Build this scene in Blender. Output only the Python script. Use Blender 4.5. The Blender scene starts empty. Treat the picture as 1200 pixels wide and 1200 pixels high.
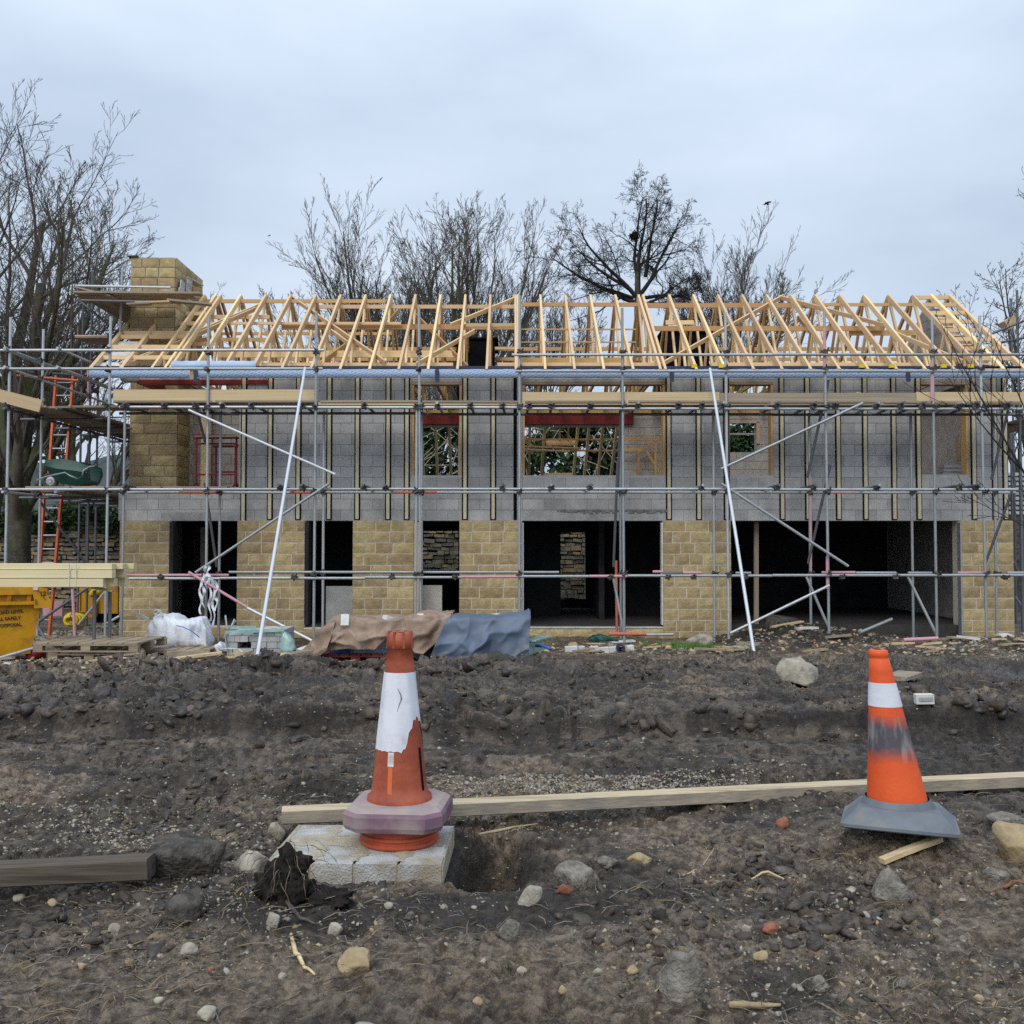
import bpy, math, random
import numpy as np
from mathutils import Vector, Matrix
random.seed(7)
rng = np.random.default_rng(7)
scene = bpy.context.scene
col = scene.collection
R = math.radians

# ------------------------------------------------------------------ camera, world, sun, exposure
CAM_Z, PITCH = 1.6, R(1.9)
cam_d = bpy.data.cameras.new('camera')
cam_d.sensor_width = 36.0
cam_d.lens = 36.0
cam_d.clip_start = 0.05
cam_d.clip_end = 9000
cam = bpy.data.objects.new('camera', cam_d)
col.objects.link(cam)
cam.location = (0, 0, CAM_Z)
cam.rotation_euler = (R(90) + PITCH, 0, 0)
scene.camera = cam
scene.cycles.use_denoising = False      # the denoiser smears the fine relief of the mud

SUN_EL, SUN_ROT = R(42), R(200)
world = bpy.data.worlds.new('World')
scene.world = world
world.use_nodes = True
nt = world.node_tree
nt.nodes.clear()
def wn(t, **k):
    n = nt.nodes.new(t)
    for a, b in k.items():
        setattr(n, a, b)
    return n
w_out = wn('ShaderNodeOutputWorld')
w_sky = wn('ShaderNodeTexSky', sky_type='NISHITA', sun_disc=False, sun_elevation=SUN_EL, sun_rotation=SUN_ROT)
w_bg1 = wn('ShaderNodeBackground')
w_bg1.inputs['Strength'].default_value = 0.08
nt.links.new(w_sky.outputs[0], w_bg1.inputs[0])
w_tc = wn('ShaderNodeTexCoord')
w_map = wn('ShaderNodeMapping')
w_map.inputs['Scale'].default_value = (1.0, 1.0, 2.6)
nt.links.new(w_tc.outputs['Generated'], w_map.inputs[0])
w_n = wn('ShaderNodeTexNoise')
w_n.inputs['Scale'].default_value = 2.1
w_n.inputs['Detail'].default_value = 6
w_n.inputs['Roughness'].default_value = 0.5
nt.links.new(w_map.outputs[0], w_n.inputs['Vector'])
w_r = wn('ShaderNodeValToRGB')
w_r.color_ramp.elements[0].position = 0.34
w_r.color_ramp.elements[0].color = (0.44, 0.53, 0.66, 1)
w_r.color_ramp.elements[1].position = 0.66
w_r.color_ramp.elements[1].color = (0.62, 0.71, 0.83, 1)
nt.links.new(w_n.outputs[0], w_r.inputs[0])
# an overcast dome is brighter towards the zenith: (1 + 2 sin el) / 3 relative to the zenith
w_sep = wn('ShaderNodeSeparateXYZ')
nt.links.new(w_tc.outputs['Generated'], w_sep.inputs[0])
w_mr = wn('ShaderNodeMapRange')
w_mr.inputs['From Min'].default_value = 0.0
w_mr.inputs['From Max'].default_value = 1.0
w_mr.inputs['To Min'].default_value = 1.0
w_mr.inputs['To Max'].default_value = 1.9
w_pw = wn('ShaderNodeMath', operation='POWER')
w_mx = wn('ShaderNodeMath', operation='MAXIMUM')
w_mx.inputs[1].default_value = 0.0
nt.links.new(w_sep.outputs[2], w_mx.inputs[0])
nt.links.new(w_mx.outputs[0], w_pw.inputs[0])
w_pw.inputs[1].default_value = 1.5
nt.links.new(w_pw.outputs[0], w_mr.inputs[0])
w_bg2 = wn('ShaderNodeBackground')
nt.links.new(w_r.outputs[0], w_bg2.inputs[0])
nt.links.new(w_mr.outputs[0], w_bg2.inputs[1])
w_mix = wn('ShaderNodeMixShader')
w_mix.inputs[0].default_value = 0.9
nt.links.new(w_bg1.outputs[0], w_mix.inputs[1])
nt.links.new(w_bg2.outputs[0], w_mix.inputs[2])
nt.links.new(w_mix.outputs[0], w_out.inputs[0])

sun_d = bpy.data.lights.new('sun', 'SUN')
sun_d.energy = 1.5
sun_d.angle = R(35)
sun_d.color = (1.0, 0.94, 0.85)
sun = bpy.data.objects.new('sun', sun_d)
col.objects.link(sun)
# sun high behind the camera and a little to the left
sun.rotation_euler = (R(90) - SUN_EL, 0, R(-20))
scene.view_settings.view_transform = 'Standard'
scene.view_settings.look = 'None'
scene.view_settings.exposure = 0.16
scene.view_settings.gamma = 1
scene.view_settings.use_curve_mapping = False

# ------------------------------------------------------------------ helpers
cP, sP = math.cos(PITCH), math.sin(PITCH)
def at(px, py, Y):
    u = (px - 600) / 1200.0
    w = (600 - py) / 1200.0
    dy, dz = cP - w * sP, sP + w * cP
    s = Y / dy
    return Vector((u * s, Y, CAM_Z + dz * s))
def zat(py, Y): return at(600, py, Y).z
def xat(px, py, Y): return at(px, py, Y).x
def yground(py, z):           # depth where a pixel row meets height z
    w = (600 - py) / 1200.0
    return (z - CAM_Z) * (cP - w * sP) / (sP + w * cP)

# lattice noise in numpy
_perm = rng.permutation(4096)
_val = rng.random(4096)
def _h(ix, iy, k): return _val[_perm[(ix * 131 + iy * 719 + k * 57) & 4095] ^ ((ix * 37 + iy * 101) & 1023)]
def noise2(x, y, k=0):
    ix, iy = np.floor(x).astype(np.int64), np.floor(y).astype(np.int64)
    fx, fy = x - ix, y - iy
    fx, fy = fx * fx * fx * (fx * (fx * 6 - 15) + 10), fy * fy * fy * (fy * (fy * 6 - 15) + 10)
    a, b, c, d = _h(ix, iy, k), _h(ix + 1, iy, k), _h(ix, iy + 1, k), _h(ix + 1, iy + 1, k)
    return (a + (b - a) * fx) * (1 - fy) + (c + (d - c) * fx) * fy - 0.5
def fbm(x, y, o=4, k=0, g=0.5):
    s, a = 0, 1.0
    for i in range(o):
        s = s + a * noise2(x * 2 ** i + 7.3 * i, y * 2 ** i - 3.1 * i, k + i)
        a *= g
    return s
def worley(x, y, k=0):
    ix, iy = np.floor(x).astype(np.int64), np.floor(y).astype(np.int64)
    d1 = np.full(x.shape, 9.0)
    for dx in (-1, 0, 1):
        for dy in (-1, 0, 1):
            jx, jy = ix + dx, iy + dy
            px, py = jx + _h(jx, jy, k), jy + _h(jx, jy, k + 9)
            d1 = np.minimum(d1, (px - x) ** 2 + (py - y) ** 2)
    return np.sqrt(d1)
def clods(x, y, k, tone=False):
    """broken lumps: each cell has its own height and tilt, with a crease between neighbours"""
    ix, iy = np.floor(x).astype(np.int64), np.floor(y).astype(np.int64)
    d1 = np.full(x.shape, 9.0); d2 = np.full(x.shape, 9.0); r = np.zeros(x.shape); t = np.zeros(x.shape)
    for dx in (-1, 0, 1):
        for dy in (-1, 0, 1):
            jx, jy = ix + dx, iy + dy
            ex, ey = x - jx - _h(jx, jy, k), y - jy - _h(jx, jy, k + 9)
            d = np.sqrt(ex * ex + ey * ey)
            hr, ta, tb = _h(jx, jy, k + 3), _h(jx, jy, k + 5) - .5, _h(jx, jy, k + 7) - .5
            new = d < d1
            d2 = np.where(new, d1, np.minimum(d2, d)); d1 = np.where(new, d, d1)
            r = np.where(new, hr, r); t = np.where(new, ta * ex + tb * ey, t)
    if tone: return r
    return (r - .5) + 1.3 * t - .45 * (1 - np.clip((d2 - d1) / .16, 0, 1)) - .25 * d1 * d1
def sstep(a, b, x):
    t = np.clip((x - a) / (b - a), 0, 1)
    return t * t * (3 - 2 * t)

def smear(x, y):
    yy = y + 0.14 * noise2(x * 0.35, x * 0 + 3.3, 4)
    m = sstep(9.7, 10.1, yy) * (1 - sstep(13.6, 14.6, yy)) * sstep(0.02, 0.14, fbm(x * 0.30, y * 0.62, 2, 71))
    return np.maximum(m, .9 * np.exp(-((yy - 10.75 - .05 * x) / .20) ** 4) * sstep(-.2, .05, noise2(x * .4, x * 0, 75)))
def height(x, y):
    """ground height in metres at world x, y (arrays)"""
    x = np.asarray(x, float); y = np.asarray(y, float)
    h = -0.25 * sstep(13.9, 16.6, y)
    rough = 0.16 + 0.84 * sstep(9.0, 10.0, y) * (1 - sstep(14.6, 17.0, y))
    h = h + 0.13 * fbm(x * 0.55, y * 0.55, 3, 1) * (0.35 + 0.65 * rough)
    wob = 0.14 * noise2(x * 0.35, x * 0 + 3.3, 4) + 0.10 * noise2(x * 1.1, x * 0 + 1.3, 5)
    yy = y + wob
    # bank of churned mud behind the wheel rut
    h = h + 0.17 * sstep(9.3, 9.42, yy) * (1 - sstep(10.0, 13.2, yy)) * (0.75 + 0.6 * noise2(x * .5, y * .3, 11))
    h = h - 0.20 * np.exp(-((yy - 8.95) / 0.36) ** 4) - 0.10 * np.exp(-((yy - 7.55) / 0.22) ** 2) - 0.06 * np.exp(-((yy - 8.25) / 0.12) ** 2) + 0.05 * np.exp(-((yy - 7.2) / 0.1) ** 2)
    rough = rough * (1 - .8 * np.exp(-((yy - 8.95) / 0.4) ** 4))
    # fields of clods and lumps
    wx, wy = x + .12 * fbm(x * 2.1, y * 2.1, 3, 101), y + .12 * fbm(x * 2.1, y * 2.1, 3, 111)
    patch = np.clip(0.62 + 1.7 * fbm(x * 0.6, y * 0.6, 3, 61), 0.2, 1.5)
    sm = smear(x, y)
    bank = rough * np.clip(patch, .55, 1.3) * (1 - .82 * sm)
    h = h + bank * (0.14 * clods(wx * 2.6, wy * 2.2, 21) + 0.105 * clods(wx * 5.6, wy * 5.0, 31) + 0.036 * clods(wx * 11, wy * 10, 41))
    fp = np.clip(0.5 + 1.8 * fbm(x * 1.3, y * 1.3, 3, 63), 0.1, 1.5) * (1 - .75 * sstep(8.5, 9.6, y)) * (.42 + .58 * sstep(4.4, 5.4, y))
    h = h + fp * (0.030 * clods(wx * 9, wy * 8.5, 51) + 0.018 * clods(x * 21 + wx, y * 19, 53) * (1 - sstep(6, 9, y)) + 0.009 * clods(x * 44, y * 41, 55) * (1 - sstep(4.2, 6, y)))
    # tread marks of plant tyres, slanting bars
    h = h + sm * 0.045 * np.clip(np.sin((x * 1.0 + np.where(noise2(x * .2, y * .3, 77) > 0, 1, -1) * y * 0.9) * 22 + 2.2 * noise2(x * .9, y * .9, 72)) * 1.6, -1, 1) - .05 * sm
    ruts = (1 - sstep(8.6, 9.2, y)) * sstep(5.8, 6.6, y)
    h = h + ruts * 0.10 * fbm(x * 0.55 + .6 * noise2(x * .8, y, 83), y * 5.5, 4, 81) + 0.05 * sstep(9, 10, y) * (1 - sstep(14.5, 16, y)) * fbm(x * .7, y * 4.0, 3, 85)
    h = h + 0.06 * fbm(x * 4, y * 4, 4, 91) * (0.35 + 0.35 * rough) + 0.022 * fbm(x * 17, y * 17, 4, 95, .6) * (1 - sstep(6, 11, y))
    # the pit beside the block slab, spoil round the root clump and the slab
    dx, dy = (x + 0.13) / 0.20, (y - 5.58) / 0.40
    h = h - 0.62 * np.exp(-(dx * dx + dy * dy) ** 2.0)
    h = h + 0.10 * np.exp(-(((x + 1.02) / 0.35) ** 2 + ((y - 4.55) / 0.28) ** 2)) + 0.07 * np.exp(-(((x + 1.45) / 0.4) ** 2 + ((y - 5.0) / 0.35) ** 2))
    h = h + 0.02 * np.exp(-(((x - 0.05) / 0.7) ** 2 + ((y - 4.85) / 0.2) ** 2))
    # spoil heap in the garage mouth
    h = h + 0.34 * np.exp(-(((x - 5.6) / 1.5) ** 2 + ((y - 19.9) / 1.1) ** 2)) * (0.8 + 0.5 * fbm(x * 2, y * 2, 3, 15))
    h = h + 0.20 * np.exp(-(((x - 9.3) / 1.4) ** 2 + ((y - 18.6) / 0.8) ** 2))
    # flat where things were levelled: slab seat, house floor
    flat = np.exp(-((np.clip(np.abs(x + 0.80) - 0.47, 0, 9)) / 0.05) ** 2 - (np.clip(np.abs(y - 5.62) - 0.36, 0, 9) / 0.05) ** 2)
    h = h * (1 - flat) - 0.13 * flat
    inside = sstep(20.8, 21.2, y) * (1 - sstep(27.4, 27.8, y)) * sstep(-8.4, -8.0, x) * (1 - sstep(10.2, 10.6, x))
    h = h * (1 - inside) - 0.4 * inside
    near = sstep(8.5, 5.0, y)
    h = h - 0.05 * near
    # the hump the second cone was put down on
    cm = np.exp(-(((x - 2.19) / .36) ** 2 + ((y - 5.86) / .34) ** 2) ** 2)
    h = h * (1 - cm) + cm * (.036 + .3 * (h + .05))
    far = sstep(26, 34, y)
    h = h * (1 - far) - 0.3 * far - 0.012 * np.clip(y - 34, 0, 60)
    return h
def gz(x, y): return float(height(np.array([x]), np.array([y]))[0])

def wloc(p):
    v = Vector((0, 0, 0))
    while p is not None:
        v += p.location
        p = p.parent
    return v
def link(o, parent=None):
    col.objects.link(o)
    if parent is not None:
        o.parent = parent
    return o
def tag(o, label, cat, group=None, kind=None):
    if label: o['label'] = label
    if cat: o['category'] = cat
    if group: o['group'] = group
    if kind: o['kind'] = kind
    return o
def thing(name, label, cat, loc=(0, 0, 0), group=None):
    o = bpy.data.objects.new(name, None)
    o.empty_display_size = 0.1
    o.location = loc
    link(o)
    return tag(o, label, cat, group)
def part_empty(name, parent, loc=None):
    o = bpy.data.objects.new(name, None)
    o.empty_display_size = 0.1
    if loc is not None:
        o.location = Vector(loc) - wloc(parent)
    return link(o, parent)
def mesh_from(name, V, F, mats, smooth=False, mi=None):
    """V (n,3) array, F list of tuples or an (m,k) array"""
    me = bpy.data.meshes.new(name)
    V = np.asarray(V, dtype=np.float32)
    if isinstance(F, np.ndarray):
        m, k = F.shape
        me.vertices.add(len(V)); me.vertices.foreach_set('co', V.ravel())
        me.loops.add(m * k); me.loops.foreach_set('vertex_index', F.astype(np.int32).ravel())
        me.polygons.add(m)
        me.polygons.foreach_set('loop_start', np.arange(0, m * k, k, dtype=np.int32))
        me.polygons.foreach_set('loop_total', np.full(m, k, dtype=np.int32))
        me.update(calc_edges=True)
    else:
        me.from_pydata(V.tolist(), [], F)
    for mt in (mats if isinstance(mats, (list, tuple)) else [mats]):
        me.materials.append(mt)
    if mi is not None:
        me.polygons.foreach_set('material_index', np.asarray(mi, dtype=np.int32))
    if smooth:
        me.polygons.foreach_set('use_smooth', np.ones(len(me.polygons), dtype=bool))
    me.update()
    return me
def mk(name, V, F, mats, parent=None, smooth=False, mi=None, origin=None):
    """object from WORLD coordinates"""
    V = np.asarray(V, dtype=np.float64)
    base = wloc(parent) if parent is not None else Vector((0, 0, 0))
    if origin is None:
        c = (V.min(0) + V.max(0)) / 2
        origin = Vector((c[0], c[1], V[:, 2].min()))
    origin = Vector(origin)
    o = bpy.data.objects.new(name, mesh_from(name, V - np.array(origin), F, mats, smooth, mi))
    o.location = origin - base
    return link(o, parent)

class MB:
    """collects simple solids in world space into ONE mesh"""
    def __init__(s): s.V, s.F, s.n = [], [], 0
    def add(s, V, F):
        s.V.append(np.asarray(V, float)); s.F += [tuple(i + s.n for i in f) for f in F]; s.n += len(V)
    def box(s, x0, x1, y0, y1, z0, z1):
        V = [(x, y, z) for z in (z0, z1) for y in (y0, y1) for x in (x0, x1)]
        s.add(V, BOXF)
    def beam(s, p0, p1, w, h, up=(0, 0, 1)):
        M = frame(p0, p1, up); L = (Vector(p1) - Vector(p0)).length
        V = [tuple(M @ Vector((x * L, y * w, z * h))) for z in (-.5, .5) for y in (-.5, .5) for x in (0, 1)]
        s.add(V, BOXF)
    def tube(s, pts, rad, n=6, cap=True):
        V, F = tube_geo(pts, rad, n, cap); s.add(V, F)
    def build(s, name, mat, parent=None, smooth=False, **k):
        return mk(name, np.concatenate(s.V), s.F, mat, parent, smooth, **k)
BOXF = [(0, 2, 3, 1), (4, 5, 7, 6), (0, 1, 5, 4), (2, 6, 7, 3), (0, 4, 6, 2), (1, 3, 7, 5)]
def frame(p0, p1, up=(0, 0, 1)):
    p0, p1 = Vector(p0), Vector(p1)
    x = (p1 - p0).normalized()
    u = Vector(up)
    if abs(x.dot(u)) > 0.98: u = Vector((0, 1, 0))
    y = u.cross(x).normalized(); z = x.cross(y)
    M = Matrix.Identity(4)
    for i, c in enumerate((x, y, z)):
        M[0][i], M[1][i], M[2][i] = c
    M.translation = p0
    return M
def tube_geo(pts, rad, n=6, cap=True):
    P = np.array([tuple(p) for p in pts], float)
    if np.isscalar(rad): rad = [rad] * len(P)
    T = np.gradient(P, axis=0); T /= np.linalg.norm(T, axis=1)[:, None] + 1e-12
    ref = np.array([0.0, 0, 1.0]) if abs(T[0][2]) < 0.9 else np.array([1.0, 0, 0])
    A = np.cross(T, ref); A /= np.linalg.norm(A, axis=1)[:, None] + 1e-12
    B = np.cross(T, A)
    a = np.arange(n) * 2 * math.pi / n
    V = P[:, None, :] + np.array(rad)[:, None, None] * (np.cos(a)[None, :, None] * A[:, None, :] + np.sin(a)[None, :, None] * B[:, None, :])
    V = V.reshape(-1, 3)
    F = []
    for i in range(len(P) - 1):
        for j in range(n):
            F.append((i * n + j, i * n + (j + 1) % n, (i + 1) * n + (j + 1) % n, (i + 1) * n + j))
    if cap:
        F.append(tuple(range(n - 1, -1, -1))); F.append(tuple((len(P) - 1) * n + j for j in range(n)))
    return V, F
def lathe(prof, n=32, c=(0, 0, 0)):
    V = [(c[0] + r * math.cos(2 * math.pi * j / n), c[1] + r * math.sin(2 * math.pi * j / n), c[2] + z) for r, z in prof for j in range(n)]
    F = [(i * n + j, i * n + (j + 1) % n, (i + 1) * n + (j + 1) % n, (i + 1) * n + j) for i in range(len(prof) - 1) for j in range(n)]
    return V, F

# ------------------------------------------------------------------ materials
def mat(name, c0, c1=None, scale=6.0, detail=5, rough=0.8, metal=0.0, bump=0.0, bscale=None, coord='Position', stretch=None, rnd=0.0, spec=0.35,
        c2=None, c2scale=1.5, c2amt=(0.55, 0.7), ramp=(0.35, 0.65)):
    m = bpy.data.materials.new(name); m.use_nodes = True
    t = m.node_tree; N = t.nodes; L = t.links
    b = N['Principled BSDF']
    b.inputs['Roughness'].default_value = rough
    b.inputs['Metallic'].default_value = metal
    b.inputs['Specular IOR Level'].default_value = spec
    if coord == 'Position':
        src = N.new('ShaderNodeNewGeometry').outputs['Position']
    else:
        src = N.new('ShaderNodeTexCoord').outputs[coord]
    oi = N.new('ShaderNodeObjectInfo')
    if coord != 'Position':
        add = N.new('ShaderNodeVectorMath'); add.operation = 'ADD'
        mul = N.new('ShaderNodeMath'); mul.operation = 'MULTIPLY'; mul.inputs[1].default_value = 37.0
        L.new(oi.outputs['Random'], mul.inputs[0]); L.new(src, add.inputs[0]); L.new(mul.outputs[0], add.inputs[1])
        src = add.outputs[0]
    if stretch:
        mp = N.new('ShaderNodeMapping'); mp.inputs['Scale'].default_value = stretch
        L.new(src, mp.inputs[0]); src = mp.outputs[0]
    nz = N.new('ShaderNodeTexNoise'); nz.inputs['Scale'].default_value = scale; nz.inputs['Detail'].default_value = detail
    nz.inputs['Roughness'].default_value = 0.62
    L.new(src, nz.inputs['Vector'])
    rp = N.new('ShaderNodeValToRGB')
    rp.color_ramp.elements[0].position, rp.color_ramp.elements[1].position = ramp
    rp.color_ramp.elements[0].color = (*c0, 1); rp.color_ramp.elements[1].color = (*(c1 or c0), 1)
    L.new(nz.outputs[0], rp.inputs[0])
    out = rp.outputs[0]
    if c2 is not None:
        n2 = N.new('ShaderNodeTexNoise'); n2.inputs['Scale'].default_value = c2scale; n2.inputs['Detail'].default_value = 6
        L.new(src, n2.inputs['Vector'])
        mr = N.new('ShaderNodeMapRange'); mr.inputs['From Min'].default_value, mr.inputs['From Max'].default_value = c2amt
        L.new(n2.outputs[0], mr.inputs[0])
        mx = N.new('ShaderNodeMix'); mx.data_type = 'RGBA'
        L.new(mr.outputs[0], mx.inputs['Factor']); L.new(out, mx.inputs['A']); mx.inputs['B'].default_value = (*c2, 1)
        out = mx.outputs['Result']
    if rnd:
        hs = N.new('ShaderNodeHueSaturation')
        mr = N.new('ShaderNodeMapRange'); mr.inputs['To Min'].default_value = 1 - rnd; mr.inputs['To Max'].default_value = 1 + rnd
        L.new(oi.outputs['Random'], mr.inputs[0]); L.new(mr.outputs[0], hs.inputs['Value'])
        m2 = N.new('ShaderNodeMath'); m2.operation = 'MULTIPLY_ADD'; m2.inputs[1].default_value = 0.02; m2.inputs[2].default_value = 0.49
        L.new(oi.outputs['Random'], m2.inputs[0]); L.new(m2.outputs[0], hs.inputs['Hue'])
        L.new(out, hs.inputs['Color']); out = hs.outputs[0]
    L.new(out, b.inputs['Base Color'])
    if bump:
        nb = N.new('ShaderNodeTexNoise'); nb.inputs['Scale'].default_value = bscale or scale * 4; nb.inputs['Detail'].default_value = 6
        L.new(src, nb.inputs['Vector'])
        bp = N.new('ShaderNodeBump'); bp.inputs['Strength'].default_value = min(1, bump); bp.inputs['Distance'].default_value = 0.02
        L.new(nb.outputs[0], bp.inputs['Height']); L.new(bp.outputs[0], b.inputs['Normal'])
    return m
M = {}
M['stone'] = mat('buff_stone', (.35, .265, .140), (.47, .37, .21), 9, rnd=.18, bump=.6, bscale=24, c2=(.29, .225, .125), c2scale=2.2, rough=.95, spec=.15)
M['stone_mortar'] = mat('stone_mortar', (.58, .53, .42), (.70, .65, .53), 14, bump=.4, rough=.95, spec=.1)
M['block'] = mat('grey_block', (.375, .375, .375), (.46, .46, .455), 5, rnd=.15, bump=.25, bscale=60, c2=(.27, .27, .275), c2scale=1.3, c2amt=(.5, .75), rough=.95, spec=.12)
M['block_mortar'] = mat('block_mortar', (.40, .40, .395), (.50, .495, .48), 9, bump=.3, rough=.95, spec=.1)
M['block_pale'] = mat('pale_block', (.42, .385, .355), (.54, .50, .465), 4, rnd=.08, bump=.3, bscale=50, rough=.95, spec=.1)
M['block_dark'] = mat('inner_block', (.028, .028, .03), (.045, .045, .048), 4, bump=.3, bscale=50, rough=.95, spec=.1)  # grey block coloured near black, painting in the shade of the rooms
M['lintel'] = mat('concrete_lintel', (.31, .31, .31), (.43, .43, .42), 6, bump=.4, rough=.9, c2=(.22, .22, .21), c2scale=3)
M['screed_pale'] = mat('damp_mortar', (.13, .13, .125), (.26, .255, .245), 9, rough=.9)
M['screed'] = mat('concrete_floor', (.035, .033, .031), (.06, .057, .053), 3, rough=.85)  # floor concrete darkened in colour to stand for indoor shade
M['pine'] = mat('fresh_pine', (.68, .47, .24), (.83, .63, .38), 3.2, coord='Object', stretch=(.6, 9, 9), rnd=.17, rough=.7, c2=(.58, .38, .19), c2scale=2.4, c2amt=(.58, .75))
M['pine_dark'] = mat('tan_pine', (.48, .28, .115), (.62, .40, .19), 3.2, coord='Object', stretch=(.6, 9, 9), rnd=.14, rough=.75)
M['board'] = mat('pale_board', (.50, .37, .21), (.64, .50, .31), 2.6, coord='Object', stretch=(1, 11, 11), rnd=.10, rough=.8, c2=(.34, .235, .12), c2scale=3, c2amt=(.6, .75))
M['grey_board'] = mat('weathered_board', (.25, .20, .15), (.37, .30, .225), 2.6, coord='Object', stretch=(1, 11, 11), rnd=.18, rough=.9, c2=(.15, .12, .09), c2scale=2.5)
M['batten'] = mat('treated_batten', (.52, .47, .33), (.66, .60, .43), 3, coord='Object', stretch=(.8, 9, 9), rnd=.08, rough=.8)
M['black'] = mat('black_membrane', (.004, .004, .006), (.007, .007, .009), 5, rough=.9, spec=.1)
M['navy'] = mat('navy_sheet', (.02, .028, .06), (.035, .045, .09), 5, rough=.5)
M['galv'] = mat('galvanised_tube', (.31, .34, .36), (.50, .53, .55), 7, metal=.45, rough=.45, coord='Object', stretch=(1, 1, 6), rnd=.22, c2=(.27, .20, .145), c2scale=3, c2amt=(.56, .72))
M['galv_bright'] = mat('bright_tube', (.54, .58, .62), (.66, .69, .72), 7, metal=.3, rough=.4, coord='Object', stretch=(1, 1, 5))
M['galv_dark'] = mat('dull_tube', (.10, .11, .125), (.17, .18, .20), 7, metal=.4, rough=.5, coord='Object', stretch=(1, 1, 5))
M['pink'] = mat('pink_painted_tube', (.55, .24, .30), (.60, .38, .42), 6, rough=.55, coord='Object')
M['redtube'] = mat('red_painted_tube', (.50, .10, .055), (.55, .19, .13), 6, rough=.55, coord='Object')
M['coupler'] = mat('steel_coupler', (.05, .05, .05), (.12, .115, .11), 14, metal=.5, rough=.6, coord='Object')
M['oxide'] = mat('red_oxide_steel', (.17, .012, .014), (.24, .022, .022), 4, rough=.5)
M['orange'] = mat('orange_ladder', (.45, .075, .022), (.58, .13, .045), 6, rough=.6)
M['wred'] = mat('trestle_red', (.22, .018, .03), (.30, .03, .04), 6, rough=.5)
M['cord'] = mat('blue_cord', (.05, .15, .5), None, rough=.5)

def membrane():
    m = bpy.data.materials.new('blue_printed_membrane'); m.use_nodes = True
    t = m.node_tree; N = t.nodes; L = t.links; b = N['Principled BSDF']
    g = N.new('ShaderNodeNewGeometry'); mp = N.new('ShaderNodeMapping')
    mp.inputs['Scale'].default_value = (1, 1, 1); mp.inputs['Rotation'].default_value = (0, R(24), 0)
    L.new(g.outputs['Position'], mp.inputs[0])
    sp = N.new('ShaderNodeSeparateXYZ'); cb = N.new('ShaderNodeCombineXYZ')
    L.new(mp.outputs[0], sp.inputs[0]); L.new(sp.outputs[0], cb.inputs[0]); L.new(sp.outputs[2], cb.inputs[1])
    br = N.new('ShaderNodeTexBrick')
    br.inputs['Scale'].default_value = 9.0
    br.inputs['Color1'].default_value = (.19, .28, .43, 1); br.inputs['Color2'].default_value = (.16, .245, .39, 1); br.inputs['Mortar'].default_value = (.31, .40, .54, 1)
    br.inputs['Mortar Size'].default_value = 0.11; br.inputs['Brick Width'].default_value = 0.9; br.inputs['Row Height'].default_value = 0.42
    L.new(cb.outputs[0], br.inputs['Vector']); L.new(br.outputs[0], b.inputs['Base Color'])
    b.inputs['Roughness'].default_value = .55
    return m
M['membrane'] = membrane()
M['blue_pale'] = mat('pale_blue_sheet', (.30, .42, .62), (.42, .54, .72), 3, rough=.5)

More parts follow.
